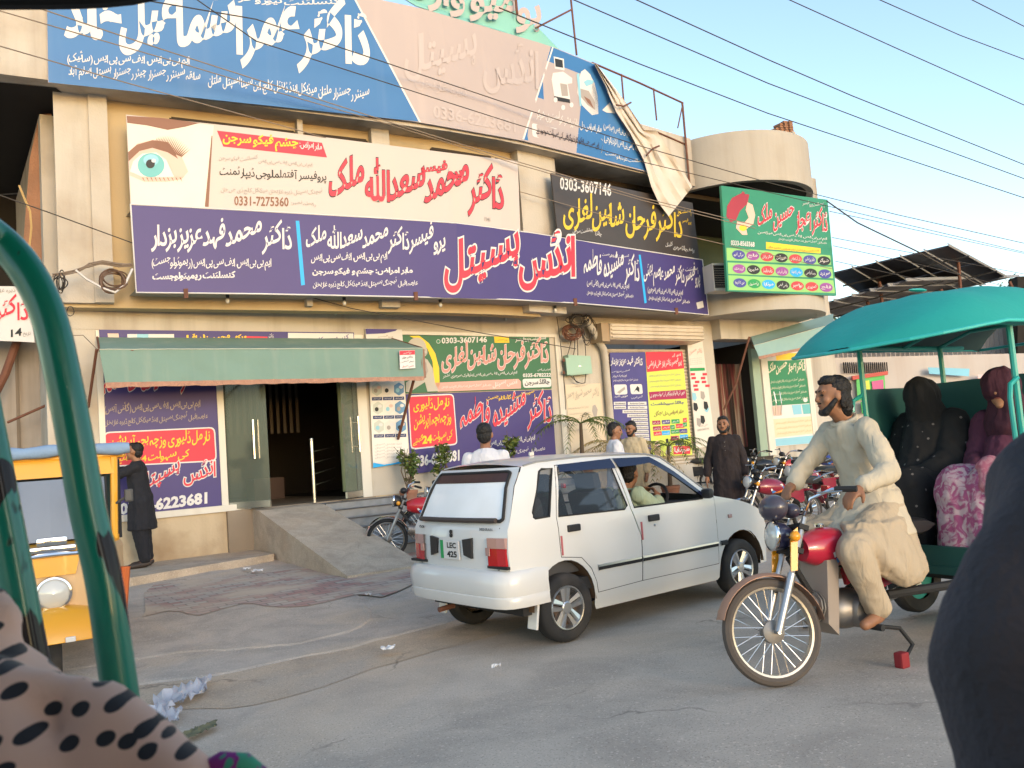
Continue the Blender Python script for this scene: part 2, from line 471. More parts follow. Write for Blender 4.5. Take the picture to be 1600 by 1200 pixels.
# ------------------------------------------------------------------ ground
def axis(*segs):
    out = []
    for a, b, n in segs: out += [a + (b - a) * i / n for i in range(n)]
    return out + [segs[-1][1]]
def ground_mat(name, a, b, dust, sc=.35):
    """Trodden ground: broad dusty patches, darker worn patches, speckled grit and fine cracks."""
    m = bpy.data.materials.new(name); m.use_nodes = True; t = m.node_tree; bs = t.nodes['Principled BSDF']; bs.inputs['Roughness'].default_value = .95; bs.inputs['Specular IOR Level'].default_value = .2; L = t.links.new; tc = t.nodes.new('ShaderNodeTexCoord')
    def nz(s_, det=6, dis=0.0, rough=.6):
        n = t.nodes.new('ShaderNodeTexNoise'); n.inputs['Scale'].default_value = s_; n.inputs['Detail'].default_value = det; n.inputs['Distortion'].default_value = dis; n.inputs['Roughness'].default_value = rough; L(tc.outputs['Object'], n.inputs[0]); return n.outputs[0]
    def rng(o, lo, hi, a_=0, b_=1):
        r = t.nodes.new('ShaderNodeMapRange'); L(o, r.inputs[0]); r.inputs[1].default_value = lo; r.inputs[2].default_value = hi; r.inputs[3].default_value = a_; r.inputs[4].default_value = b_; return r.outputs[0]
    def mix(f, A, B, mode='MIX'):
        x = t.nodes.new('ShaderNodeMix'); x.data_type = 'RGBA'; x.blend_type = mode; L(f, x.inputs['Factor'])
        for k_, v_ in (('A', A), ('B', B)):
            if isinstance(v_, tuple): x.inputs[k_].default_value = (*v_, 1)
            else: L(v_, x.inputs[k_])
        return x.outputs['Result']
    c = mix(rng(nz(sc * 4, 8, .6), .38, .62), a, b); c = mix(rng(nz(sc, 7, 1.2), .50, .68, 0, .85), c, dust)
    c = mix(rng(nz(90, 2), .58, .66, 0, .55), c, tuple(x * .45 for x in b)); c = mix(rng(nz(55, 2), .62, .68, 0, .5), c, tuple(min(1, x * 1.5) for x in a))
    v = t.nodes.new('ShaderNodeTexVoronoi'); v.feature = 'DISTANCE_TO_EDGE'; v.inputs['Scale'].default_value = .55; mp_ = t.nodes.new('ShaderNodeVectorMath'); mp_.operation = 'ADD'; L(tc.outputs['Object'], mp_.inputs[0]); n2 = t.nodes.new('ShaderNodeTexNoise'); n2.inputs['Scale'].default_value = 1.7; n2.inputs['Detail'].default_value = 5; L(tc.outputs['Object'], n2.inputs[0]); L(n2.outputs[1], mp_.inputs[1]); L(mp_.outputs[0], v.inputs['Vector'])
    mm_ = t.nodes.new('ShaderNodeMath'); mm_.operation = 'MULTIPLY'; L(rng(v.outputs['Distance'], .0, .012, .7, 0), mm_.inputs[0]); L(rng(nz(.6, 3), .5, .6), mm_.inputs[1]); c = mix(mm_.outputs[0], c, tuple(x * .4 for x in b))
    L(c, bs.inputs['Base Color']); bp = t.nodes.new('ShaderNodeBump'); bp.inputs['Strength'].default_value = .5; bp.inputs['Distance'].default_value = .012; L(nz(38, 8, 0, .75), bp.inputs['Height']); L(bp.outputs[0], bs.inputs['Normal']); MATS[name] = m; return m
m_asph = ground_mat('asphalt', (0.55, 0.45, 0.355), (0.42, 0.345, 0.275), (0.60, 0.46, 0.33))
m_dust = ground_mat('dust', (0.56, 0.42, 0.29), (0.43, 0.335, 0.245), (0.47, 0.39, 0.31), .5)
m_conc = ground_mat('worn concrete', (0.53, 0.445, 0.36), (0.41, 0.35, 0.29), (0.58, 0.45, 0.32), .6)
m_conc2 = ground_mat('ramp concrete', (0.52, 0.425, 0.32), (0.40, 0.325, 0.245), (0.46, 0.35, 0.245), .8)
gx = axis((-300, -40, 8), (-40, -8, 16), (-8, 10, 60), (10, 40, 20), (40, 400, 10)); gy = axis((-60, 0, 8), (0, 18, 72), (18, 40, 18), (40, 500, 12))
g = MB(); g.grid([[(x, y, ground_z(x, y)) for x in gx] for y in gy])
tag(g.build('road', m_asph, smooth=True), kind='structure')
def sheet(name, edge_a, edge_b, m, up, rows=8, cols=40, rough=0.02, thick=0.0, far=True):
    """A worn layer lying on the ground between two traced edges (photo points)."""
    def res(pl):
        out = []; L = [0]
        for i in range(len(pl) - 1): L.append(L[-1] + math.dist(pl[i], pl[i + 1]))
        for k in range(cols + 1):
            t = L[-1] * k / cols; i = max(j for j in range(len(pl) - 1) if L[j] <= t + 1e-9)
            i = min(i, len(pl) - 2); q = (t - L[i]) / (L[i + 1] - L[i]); out.append(gpx(lerp(pl[i][0], pl[i + 1][0], q), lerp(pl[i][1], pl[i + 1][1], q)))
        return out
    A, B = res(edge_a), res(edge_b); mb = MB(); rr = []
    if far:
        A += [A[-1] + WT * k for k in (2, 6, 15, 40)]; B += [B[-1] + WT * k for k in (2, 6, 15, 40)]
    for i in range(rows + 1):
        t = i / rows; row = []
        for a, b in zip(A, B):
            p = a.lerp(b, t)
            if i in (0, rows): p += Vector((0, noise.noise(p * 2.3) * rough * 4 + noise.noise(p * 9) * rough, 0))
            row.append(Vector((p.x, p.y, ground_z(p.x, p.y) + up)))
        rr.append(row)
    mb.grid(rr)
    if thick: mb.grid([[p + WN * (0.05 + 0.04 * noise.noise(p * 3)) - Vector((0, 0, thick)) for p in rr[0]], rr[0]])
    return tag(mb.build(name, m), kind='structure')
back = [(-150, 960), (60, 930), (230, 905), (470, 880), (690, 850), (1100, 770), (1300, 735)]
sheet('dirt_verge', [(-150, 1230), (215, 1120), (300, 1108), (430, 1098), (525, 1066), (600, 1043), (700, 1010), (775, 992), (950, 940), (1140, 880), (1300, 835)], back, m_dust, 0.004, rough=0.05)
sheet('pavement', [(-150, 1150), (215, 1070), (320, 1058), (400, 1042), (475, 1027), (550, 1012), (612, 995), (700, 971), (850, 930), (1100, 860), (1300, 800)], back, m_conc, 0.012, thick=0.008, rough=0.03)
sheet('pavement_slab', [(-150, 1080), (215, 1033), (300, 1021), (400, 1015), (475, 1006), (550, 986), (578, 972), (585, 962), (560, 948)], [(-150, 960), (60, 930), (230, 905), (330, 895), (400, 890), (450, 885), (470, 880), (500, 876), (530, 873)], m_conc, 0.022, thick=0.010, rough=0.03, far=False)
# block paving strip of red, grey and dark blocks
mp = bpy.data.materials.new('paver blocks'); mp.use_nodes = True
t_ = mp.node_tree; bs_ = t_.nodes['Principled BSDF']; bs_.inputs['Roughness'].default_value = 0.95
tc_ = t_.nodes.new('ShaderNodeTexCoord'); mpn = t_.nodes.new('ShaderNodeMapping'); mpn.inputs['Rotation'].default_value = (0, 0, -R(34.6)); t_.links.new(tc_.outputs['Object'], mpn.inputs[0])
br = t_.nodes.new('ShaderNodeTexBrick'); br.inputs['Scale'].default_value = 1.0; br.inputs['Brick Width'].default_value = 0.22; br.inputs['Row Height'].default_value = 0.11; br.inputs['Mortar Size'].default_value = 0.008
br.inputs['Color1'].default_value = (0.42, 0.36, 0.30, 1); br.inputs['Color2'].default_value = (0.36, 0.17, 0.145, 1); br.inputs['Mortar'].default_value = (0.2, 0.17, 0.14, 1); br.inputs['Bias'].default_value = -0.15
t_.links.new(mpn.outputs[0], br.inputs[0])
nz_ = t_.nodes.new('ShaderNodeTexNoise'); nz_.inputs['Scale'].default_value = 1.6; nz_.inputs['Detail'].default_value = 6; t_.links.new(tc_.outputs['Object'], nz_.inputs[0])
rp_ = t_.nodes.new('ShaderNodeMapRange'); rp_.inputs[1].default_value = 0.42; rp_.inputs[2].default_value = 0.66; t_.links.new(nz_.outputs[0], rp_.inputs[0])
mx_ = t_.nodes.new('ShaderNodeMix'); mx_.data_type = 'RGBA'; t_.links.new(rp_.outputs[0], mx_.inputs['Factor']); t_.links.new(br.outputs[0], mx_.inputs['A']); mx_.inputs['B'].default_value = (0.52, 0.41, 0.30, 1)
t_.links.new(mx_.outputs['Result'], bs_.inputs['Base Color'])
sheet('paved_strip', [(228, 965), (300, 962), (400, 950), (500, 945), (600, 930), (700, 905), (900, 860), (1150, 800)], [(225, 925), (300, 912), (400, 900), (500, 885), (600, 868), (690, 852), (900, 812), (1150, 765)], mp, 0.028, rough=0.10)

# ------------------------------------------------------------------ the hospital building
m_cream = mat('cream painted plaster', (0.475, 0.43, 0.365), 0.85, var=0.10, vs=1.2, bump=0.2, bs=40, dirt=((0.33, 0.265, 0.195), 0.7, 1.1), streak=((0.23, 0.185, 0.14), 0.6, 3.0))
m_yellow = mat('ochre painted plaster', (0.46, 0.355, 0.21), 0.85, var=0.08, vs=1.5, bump=0.1, bs=40, streak=((0.38, 0.27, 0.14), 0.4, 3.0))
m_plinth = mat('stained plinth plaster', (0.52, 0.41, 0.27), 0.9, var=0.15, vs=1.3, bump=0.35, bs=25, dirt=((0.30, 0.20, 0.11), 0.85, 1.6), streak=((0.25, 0.17, 0.10), 0.5, 2.5))
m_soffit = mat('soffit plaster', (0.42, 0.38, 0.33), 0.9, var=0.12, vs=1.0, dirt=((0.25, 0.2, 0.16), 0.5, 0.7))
m_white = mat('white painted metal', (0.62, 0.58, 0.50), 0.5, var=0.05, streak=((0.45, 0.36, 0.27), 0.3, 4))
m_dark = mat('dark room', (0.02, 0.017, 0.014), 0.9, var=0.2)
m_brown = mat('shade dark brown', (0.045, 0.034, 0.026), 0.9, var=0.3, vs=0.7)  # dark brown that carries the shade of rooms and recesses
m_glassgreen = mat('green tinted glass', (0.03, 0.06, 0.045), 0.12, var=0.2, spec=0.6)
m_floor = mat('entrance tiles', (0.22, 0.17, 0.12), 0.45, var=0.2, vs=2.0)
m_steel = mat('stainless steel', (0.62, 0.58, 0.52), 0.25, 1.0, var=0.06)
m_rust = mat('rusty steel', (0.16, 0.07, 0.045), 0.8, 0.2, var=0.3, vs=8)
m_black = mat('black rubber', (0.018, 0.018, 0.019), 0.75, var=0.2)
m_blackp = mat('black plastic', (0.02, 0.02, 0.022), 0.45, var=0.1)
m_brick = mat('raw brick', (0.30, 0.15, 0.085), 0.95, var=0.3, vs=4, bump=0.6, bs=18, dirt=((0.18, 0.11, 0.07), 0.7, 2.0))
m_wire = mat('cable sheath', (0.045, 0.038, 0.034), 0.6, var=0.3, vs=2)
m_wirelit = mat('sunlit cable sheath', (0.22, 0.17, 0.13), 0.6, var=0.2, vs=2)  # paler copy of the cable sheath, with sunlight painted in
hb = thing('hospital_building', 'cream two storey clinic building covered in blue and purple banners', 'building', (0, 16.33, 0))
def lwbox(mb, s0, s1, z0, z1, d=0.0, th=0.25):
    a, b = wf(s0, d, z0), wf(s1, d, z0); nn = -WN * th
    mb.prism([a, b, b + nn, a + nn], (0, 0, z1 - z0))
lw_ = MB()
lwbox(lw_, -7.95, -7.25, 0, 3.74); lwbox(lw_, -7.25, -5.58, 0.0, 3.74, -0.03); lwbox(lw_, -3.1, 2.45, 0, 3.74); lwbox(lw_, -7.95, 5.75, 3.74, 4.4, 0.012)
lwbox(lw_, 4.92, 5.75, 0, 3.74, 0.02); lwbox(lw_, 7.3, 10.2, 0, 3.74); lwbox(lw_, 5.75, 10.2, 3.74, 4.3, 0.28, 0.5)
lwbox(lw_, 2.45, 4.92, 0, 0.95)
lwbox(lw_, -7.25, -3.1, 3.70, 3.74, 0.03, 0.28)
lw_.build('lower_wall', m_cream, hb)
for a in ((-7.3, -7.22, 0.93, 3.72, 0.05, 0.1), (-3.27, -3.1, 0.93, 3.72, 0.06, 0.2), (-2.42, -2.34, 1.2, 3.8, 0.04, 0.04), (-2.34, 1.13, 3.74, 3.80, 0.05, 0.04), (1.1, 1.22, 1.0, 3.8, 0.05, 0.05), (-7.22, -3.27, 3.62, 3.69, 0.06, 0.2), (-5.62, -5.52, 0.93, 3.62, 0.05, 0.2)):
    q = MB(); lwbox(q, *a); q.build('trim', m_white, hb)      # light trims round the sign bays
for a in ((-8.0, -5.45, 0, 0.92, 0.10, 0.2), (-3.1, 2.45, 0, 0.93, 0.03, 0.1)):
    pl = MB(); lwbox(pl, *a); pl.build('plinth', m_plinth, hb)
le = MB(); lwbox(le, -7.28, -5.2, 0.925, 1.02, 0.14, 0.14); le.build('ledge', m_white, hb)
# entrance floor, dark room
fl = MB(); lwbox(fl, -5.58, -3.1, 0.0, 0.93, 0.18, 6.0); fl.build('entrance_floor', m_floor, hb)
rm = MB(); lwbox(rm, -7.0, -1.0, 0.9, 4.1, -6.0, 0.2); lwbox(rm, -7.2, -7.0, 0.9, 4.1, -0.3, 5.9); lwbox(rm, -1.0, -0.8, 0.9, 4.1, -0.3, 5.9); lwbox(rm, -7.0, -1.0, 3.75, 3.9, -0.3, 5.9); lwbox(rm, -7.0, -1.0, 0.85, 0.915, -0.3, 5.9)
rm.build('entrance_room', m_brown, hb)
it = MB(); lwbox(it, -5.3, -4.3, 0.93, 1.9, -4.4, 0.6); lwbox(it, -4.1, -3.5, 0.93, 1.35, -3.2, 0.5); it.build('reception_counter', mat('dark wood', (0.07, 0.035, 0.02), 0.5), hb)
bl = MB()
for k in range(16): lwbox(bl, -5.35 + k * 0.13, -5.29 + k * 0.13, 2.2, 3.6, -2.6, 0.02)
bl.build('strip_blind', mat('dark blind', (0.10, 0.08, 0.06), 0.8), hb)
# slab over the shops, carrying the purple banner
F_ = BAN.strip(-5.18, 4.42, -0.06); sl_ = MB(); Bk = []
for p in F_:
    k = (p - WA).dot(WT); q = WA + WT * k - WN * 0.1; Bk.append(Vector((q.x, q.y, 0)))
def zz(pts, z): return [Vector((p.x, p.y, z)) for p in pts]
sl_.grid([zz(F_, 4.18), zz(F_, 5.36)]); sl_.grid([zz(F_, 5.36), zz(Bk, 5.36)]); sl_.poly([Vector((F_[-1].x, F_[-1].y, 4.18)), Vector((Bk[-1].x, Bk[-1].y, 4.18)), Vector((Bk[-1].x, Bk[-1].y, 5.36)), Vector((F_[-1].x, F_[-1].y, 5.36))])
sl_.build('canopy_slab', m_cream, hb)
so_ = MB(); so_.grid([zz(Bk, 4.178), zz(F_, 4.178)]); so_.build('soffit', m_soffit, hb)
# upper wall, pilasters, windows
def strip(mb, xa, xb, z0, z1, off, th=0.25):
    F1 = BAN.strip(xa, xb, off); F2 = BAN.strip(xa, xb, off - th)
    mb.grid([zz(F1, z0), zz(F1, z1)]); mb.grid([zz(F2, z1), zz(F2, z0)]); mb.grid([zz(F1, z1), zz(F2, z1)]); mb.grid([zz(F2, z0), zz(F1, z0)])
    for i in (0, -1): mb.poly([Vector((F1[i].x, F1[i].y, z0)), Vector((F1[i].x, F1[i].y, z1)), Vector((F2[i].x, F2[i].y, z1)), Vector((F2[i].x, F2[i].y, z0))])
def bx(px, py, off=-0.4):
    P = BAN.hit(px, py, off); return (P - BAN.normal(P) * off).x
XL = bx(86, 250); uw = MB(); strip(uw, XL + 0.02, 0.95, 4.0, 7.12, -0.50); uw.build('upper_wall', m_yellow, hb)
pi_ = MB(); strip(pi_, XL, bx(140, 200), 4.05, 7.1, -0.40, 0.12); pi_.build('pilaster', m_cream, hb)
for a, b in ((140, 170), (465, 474), (580, 608)):
    q = MB(); strip(q, bx(a, 250) + 0.004, bx(b, 250), 4.05, 7.1, -0.34, 0.18); q.build('pilaster', m_cream, hb)
q = MB(); strip(q, bx(806, 280), bx(864, 285), 4.05, 7.1, -0.30, 0.3); q.build('pilaster', m_cream, hb)
for a, b in ((272, 463), (480, 576), (680, 770)):
    wn = MB(); strip(wn, bx(a, 250), bx(b, 250), 5.6, 6.93, -0.485, 0.04); o = wn.build('window', m_glassgreen, hb)
    fr_ = MB()
    for c in (a, (a + b) / 2, b): strip(fr_, bx(c, 250) - 0.025, bx(c, 250) + 0.025, 5.6, 6.93, -0.47, 0.04)
    strip(fr_, bx(a, 250), bx(b, 250), 6.90, 6.95, -0.465, 0.04)
    fr_.build('frame', m_brown, o)
lv = MB(); strip(lv, bx(778, 250), bx(805, 250), 5.6, 6.95, -0.49, 0.03); lv.build('vent_grille', m_dark, hb)
# roof slab and parapet
rs = MB(); strip(rs, -9.2, 4.45, 7.1, 7.3, -0.05, 1.2); strip(rs, -9.2, 4.45, 7.3, 8.2, -0.06, 0.2); rs.build('roof_slab', m_cream, hb)
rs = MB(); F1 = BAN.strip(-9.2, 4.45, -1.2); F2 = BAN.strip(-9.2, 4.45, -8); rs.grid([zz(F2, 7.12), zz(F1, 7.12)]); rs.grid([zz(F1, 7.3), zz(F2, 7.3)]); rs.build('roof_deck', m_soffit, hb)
# open gallery on the right of the upper floor: greenish back wall, its colour darkened for the recess's shade
gv = MB(); lwbox(gv, 0.9, 10.2, 4.3, 7.1, -2.2, 0.2); gv.build('gallery_wall', mat('shaded gallery green', (0.05, 0.075, 0.05), 0.8, var=0.3, vs=1.0, streak=((0.12, 0.09, 0.05), 0.5, 2)), hb)
gv = MB(); lwbox(gv, 0.9, 10.2, 7.0, 7.1, 0.3, 2.6); lwbox(gv, 0.8, 10.2, 4.2, 4.3, 0.0, 2.3); gv.build('gallery_ceiling', m_brown, hb)
gv = MB(); lwbox(gv, 10.2, 10.4, 0, 8.2, 0.0, 9); lwbox(gv, -7.9, -7.7, 0, 7.0, -0.3, 9); lwbox(gv, -8, 10.4, 0, 8.2, -9, 0.2); gv.build('side_wall', m_cream, hb)
# round balcony: upper drum parapet and lower balcony
BC = Vector((5.6, 20.35, 0))
def drum(mb, z0, z1, r, th, a0=R(195), a1=R(352), n=40):
    rows = []
    for rr_, z in ((r - th, z0), (r, z0), (r, z1), (r - th, z1), (r - th, z0)):
        rows.append([BC + Vector((rr_ * math.cos(lerp(a0, a1, i / n)), rr_ * math.sin(lerp(a0, a1, i / n)), z)) for i in range(n + 1)])
    mb.grid(rows)
m_drum = mat('shaded cream render', (0.43, 0.39, 0.33), 0.9, var=0.08, vs=1.0, bump=0.15, bs=30, dirt=((0.36, 0.3, 0.23), 0.6, 0.9), streak=((0.3, 0.25, 0.19), 0.45, 2.5))  # darker copy of the cream plaster, shade put into the drum's colour
d_ = MB(); drum(d_, 7.1, 8.25, 2.0, 0.15); d_.build('balcony_parapet', m_drum, hb)
d_ = MB(); d_.lathe([(0.0, 7.13), (1.9, 7.13), (1.9, 7.2), (0, 7.2)], tr(BC.x, BC.y, 0), 40); d_.build('balcony_floor', m_brown, hb)
d_ = MB(); drum(d_, 4.18, 4.66, 2.0, 0.2); d_.build('balcony_parapet', m_drum, hb)
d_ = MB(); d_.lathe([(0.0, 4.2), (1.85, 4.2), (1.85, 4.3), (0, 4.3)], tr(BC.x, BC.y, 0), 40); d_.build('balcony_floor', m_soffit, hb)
# roller shutter bay
rsb = MB()
for k in range(34):
    z = 0.95 + k * 0.076
    a, b = wf(2.47, -0.07, z), wf(4.9, -0.07, z); rsb.prism([a, a + WN * 0.025 + Vector((0, 0, 0.03)), a + Vector((0, 0, 0.07)), a - WN * 0.01], b - a)
m_shut = mat('rolled shutter steel', (0.58, 0.49, 0.38), 0.5, 0.2, var=0.1, streak=((0.3, 0.2, 0.13), 0.5, 3))
rsh = rsb.build('roller_shutter', m_shut, hb)
sb = MB(); sb.prism([wf(2.25, 0, 3.62), wf(2.25, 0.42, 3.66), wf(2.25, 0.46, 3.98), wf(2.25, 0, 4.05)], WT * 2.75)
for k in range(4): sb.tube([wf(2.27, 0.455, 3.70 + k * 0.08), wf(4.98, 0.455, 3.70 + k * 0.08)], 0.022, 6)
sb.build('shutter_box', m_shut, rsh)
bz = MB(); bz.prism([wf(2.05, 0, 3.62), wf(2.05, 0.4, 3.62), wf(2.05, 0.4, 4.0), wf(2.05, 0, 4.0)], WT * 0.2); bz.build('bracket', mat('dirty bracket', (0.33, 0.24, 0.15), 0.7), rsh)
dp = MB(); dp.tube([wf(1.75, 0.25, 4.15), wf(2.0, 0.2, 3.85), wf(2.3, 0.12, 3.5), wf(2.34, 0.10, 3.3), wf(2.35, 0.10, 0.4)], 0.075, 12); dp.build('drain_pipe', m_cream, hb, smooth=True)
# second shop opening with a striped curtain
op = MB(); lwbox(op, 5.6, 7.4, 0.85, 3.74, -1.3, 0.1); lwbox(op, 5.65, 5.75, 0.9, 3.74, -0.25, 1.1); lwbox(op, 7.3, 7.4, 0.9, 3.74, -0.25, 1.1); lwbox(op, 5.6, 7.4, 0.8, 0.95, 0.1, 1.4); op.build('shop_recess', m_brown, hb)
mc = bpy.data.materials.new('striped curtain'); mc.use_nodes = True; t_ = mc.node_tree
tc_ = t_.nodes.new('ShaderNodeTexCoord'); mm = t_.nodes.new('ShaderNodeMapping'); mm.inputs['Scale'].default_value = (5, 5, 0.25); nn_ = t_.nodes.new('ShaderNodeTexNoise'); nn_.inputs['Scale'].default_value = 1.5; nn_.inputs['Detail'].default_value = 5
cr = t_.nodes.new('ShaderNodeValToRGB'); e_ = cr.color_ramp.elements; e_[0].position = 0.36; e_[0].color = (0.03, 0.02, 0.015, 1); e_[1].position = 0.62; e_[1].color = (0.34, 0.25, 0.19, 1)
k_ = cr.color_ramp.elements.new(0.48); k_.color = (0.17, 0.035, 0.035, 1); k_ = cr.color_ramp.elements.new(0.55); k_.color = (0.22, 0.14, 0.09, 1)
t_.links.new(tc_.outputs['Object'], mm.inputs[0]); t_.links.new(mm.outputs[0], nn_.inputs[0]); t_.links.new(nn_.outputs[0], cr.inputs[0]); t_.links.new(cr.outputs[0], t_.nodes['Principled BSDF'].inputs['Base Color']); t_.nodes['Principled BSDF'].inputs['Roughness'].default_value = 0.9
cu = MB(); cu.shell([[wf(5.8 + 1.45 * i / 60, -0.55 + 0.05 * math.sin(i * 0.9) + 0.03 * math.sin(i * 2.3), z) for i in range(61)] for z in (1.2, 2.0, 2.8, 3.25)], -WN * 0.01)
cu.build('curtain', mc, hb, smooth=True)
db = MB(); lwbox(db, 7.05, 7.32, 0.95, 3.55, 0.03, 0.1); db.build('door_frame', mat('pale green frame', (0.28, 0.36, 0.27), 0.6, var=0.1), hb)
for a in ((7.36, 7.6), (9.1, 9.3)):
    db = MB(); lwbox(db, *a, 0.95, 3.6, 0.05, 0.05); db.build('trim', m_white, hb)
# ramp and steps (run straight out from the wall)
rp = MB()
pr = [(0.16, 0.0), (0.16, 0.925), (0.5, 0.90), (3.75, 0.17), (3.75, 0.0)]
rp.prism([wf(-5.2, d, z) for d, z in pr], WT * 1.05); recalc(rp.build('ramp', m_conc2, hb))
m_step = mat('grey marble steps', (0.20, 0.205, 0.21), 0.5, var=0.45, vs=7.0, dirt=((0.34, 0.29, 0.23), 0.55, 1.2))
for k in range(6):
    st = MB(); z1 = 0.93 - k * 0.125 - (0.02 if k == 0 else 0); d1 = 0.55 + k * 0.36
    lwbox(st, -4.14, 1.2, 0.0, z1, d1, 0.4 if k else 0.5)
    o = st.build('step', m_step, hb)
    nz__ = MB(); lwbox(nz__, -4.13, 1.2, z1 - 0.005, z1 + 0.006, d1 + 0.015, 0.05); nz__.build('nosing', mat('dark stone edge', (0.07, 0.06, 0.055), 0.6), o)
kb = MB(); kb.prism([wf(-7.3, 0.1, 0), wf(-7.3, 1.85, 0), wf(-5.25, 1.25, 0), wf(-5.22, 0.1, 0)], (0, 0, 0.30)); recalc(kb.build('kerb_step', m_conc2, hb))
# glass doors
m_dglass = mat('door glass', (0.16, 0.19, 0.15), 0.06, var=0.15, spec=0.6, alpha=0.42)
def glass_door(a, b, hx):
    """Leaf between two plan points (s, d)."""
    A_, B_ = wf(*a, 0.95), wf(*b, 0.95); e = (B_ - A_); nn = Vector((e.y, -e.x, 0)).normalized()
    p = MB(); p.prism([A_ + Vector((0, 0, 0.1)), B_ + Vector((0, 0, 0.1)), B_ + nn * 0.012 + Vector((0, 0, 0.1)), A_ + nn * 0.012 + Vector((0, 0, 0.1))], (0, 0, 2.35))
    o = p.build('glass_door', m_dglass, hb)
    p = MB(); p.prism([A_ - nn * 0.01, B_ - nn * 0.01, B_ + nn * 0.025, A_ + nn * 0.025], (0, 0, 0.1)); p.build('kick_rail', m_steel, o)
    H_ = A_ + e * hx
    p = MB()
    for s_ in (-1, 1):
        q = nn * (0.07 * s_); p.tube([H_ + q + Vector((0, 0, 0.75)), H_ + q + Vector((0, 0, 1.35))], 0.017, 8)
        for z in (0.85, 1.25): p.tube([H_ + Vector((0, 0, z)), H_ + q + Vector((0, 0, z))], 0.01, 6)
    p.build('handle', m_steel, o)
    return o
glass_door((-5.50, 0.02), (-5.02, 0.55), 0.72)
glass_door((-3.28, 0.05), (-3.72, 0.42), 0.25)
st = MB(); lwbox(st, -3.55, -3.3, 1.05, 3.4, -0.12, 0.03); st.build('green_panel', mat('pale green panel', (0.20, 0.24, 0.13), 0.5), hb)
# railing beside the entrance
rl = thing('handrail', 'steel handrail post with four thin rails at clinic entrance', 'railing', wf(-4.25, 0.35, 0.93))
p = MB(); B0 = wf(-4.25, 0.35, 0.93); p.tube([B0, B0 + Vector((0, 0, 1.0))], 0.03, 10); p.ell(B0 + Vector((0, 0, 1.02)), (.035, .035, .03)); p.build('post', m_steel, rl, smooth=True)
for k in range(4):
    p = MB(); p.tube([B0 + Vector((0, 0, 0.28 + 0.18 * k)), wf(-3.55, -0.45, 1.28 + 0.18 * k)], 0.011, 6); p.build('rail', m_steel, rl)

# ------------------------------------------------------------------ left neighbour: dark porch, raw brick edge, grey shutters
nb = thing('neighbour_building', 'dark open porch with raw brick edge left of the clinic', 'building', (-8.5, 13, 0))
p = MB(); p.poly([(-16, 15.5, 0), (-5.6, 15.9, 0), (-5.6, 15.9, 7.2), (-16, 15.5, 7.2)]); p.poly([(-16, 7, 7.09), (-16, 15.6, 7.09), (-6.0, 15.6, 7.09), (-6.1, 11.5, 7.09)]); p.build('porch_back', m_dark, nb)  # near black back and ceiling paint in the porch's shade
p = MB(); p.prism([aty(x, y, 12.3) for x, y in ((78, 150), (100, 428), (52, 424), (36, 385), (46, 250), (60, 185))], (-0.25, 0.45, 0)); p.build('brick_edge', m_brick, nb)
m_plank = mat('grey weathered boards', (0.30, 0.26, 0.22), 0.9, var=0.25, vs=2, streak=((0.15, 0.11, 0.08), 0.7, 4))
for k, (a, b) in enumerate(((-30, 22), (22, 62), (62, 76))):
    p = MB(); p.prism([aty(a, 525, 12.9 + k * 0.1), aty(b, 525, 12.9 + k * 0.1), aty(b + 14, 1000, 12.9 + k * 0.1), aty(a + 14, 1000, 12.9 + k * 0.1)], (0, 0.1, 0)); p.build('board', m_plank if k != 2 else mat('brown board', (0.2, 0.12, 0.08), 0.9), nb)
p = MB(); p.tube([aty(28, 530, 12.5), aty(8, 585, 12.5), aty(-20, 640, 12.5)], 0.06, 8); p.tube([aty(12, 660, 12.4), aty(75, 632, 12.4)], 0.02, 6); p.build('pole', m_rust, nb)
p = MB(); p.prism([aty(-60, 470, 12.6), aty(100, 470, 12.6), aty(104, 500, 12.6), aty(-60, 500, 12.6)], (0, 0.4, 0)); p.build('beam', m_brick, nb)
# far street: shops and a shed roof wall beyond the clinic
m_shed = mat('grey shed sheeting', (0.36, 0.34, 0.34), 0.8, var=0.2, vs=1.0, streak=((0.18, 0.15, 0.13), 0.5, 2))
sh = thing('shed', 'long grey corrugated shed behind the teal canopy', 'shed', (14, 30, 0))
rows = []
A0, A1 = aty(1285, 515, 27), aty(1720, 425, 27)
p = MB(); n = 120; rows = [[], []]
for i in range(n + 1):
    b = A0.lerp(A1, i / n); o_ = 0.05 * math.cos(i * math.pi)
    rows[0].append(Vector((b.x, b.y + o_, 0))); rows[1].append(Vector((b.x, b.y + o_, b.z + 0.06 * noise.noise(Vector((i * .2, 0, 0))))))
p.shell(rows, (0, 0.08, 0)); p.build('sheet_wall', m_shed, sh)
p = MB(); p.prism([A0 + Vector((0, -0.1, -0.12)), A1 + Vector((0, -0.1, -0.12)), A1 + Vector((0, 0.3, 0.0)), A0 + Vector((0, 0.3, 0.0))], (0, 0, 0.08)); p.build('roof_edge', m_plank, sh)
p = MB(); p.prism([aty(1590, 432, 26), aty(1640, 430, 26), aty(1640, 560, 26), aty(1590, 560, 26)], (0, 0.5, 0)); p.build('door', m_dark, sh)
fs = thing('far_shop', 'white far shop front with colourful posters behind the rickshaw', 'shop', (11, 25, 0))
p = MB(); p.prism([aty(1262, 560, 24.2), aty(1900, 545, 24.2), aty(1900, 800, 24.2), aty(1262, 800, 24.2)], (0, 0.3, 0)); p.build('wall', mat('white shop wall', (0.5, 0.45, 0.42), 0.8, var=0.15, vs=0.8, streak=((0.4, 0.3, 0.25), 0.4, 3)), fs)
p = MB()
for k in range(22): p.tube([aty(1318 + k * 3.2, 566, 24.1), aty(1319.5 + k * 3.2, 583, 24.1)], 0.018, 4)
p.build('grille', m_dark, fs)
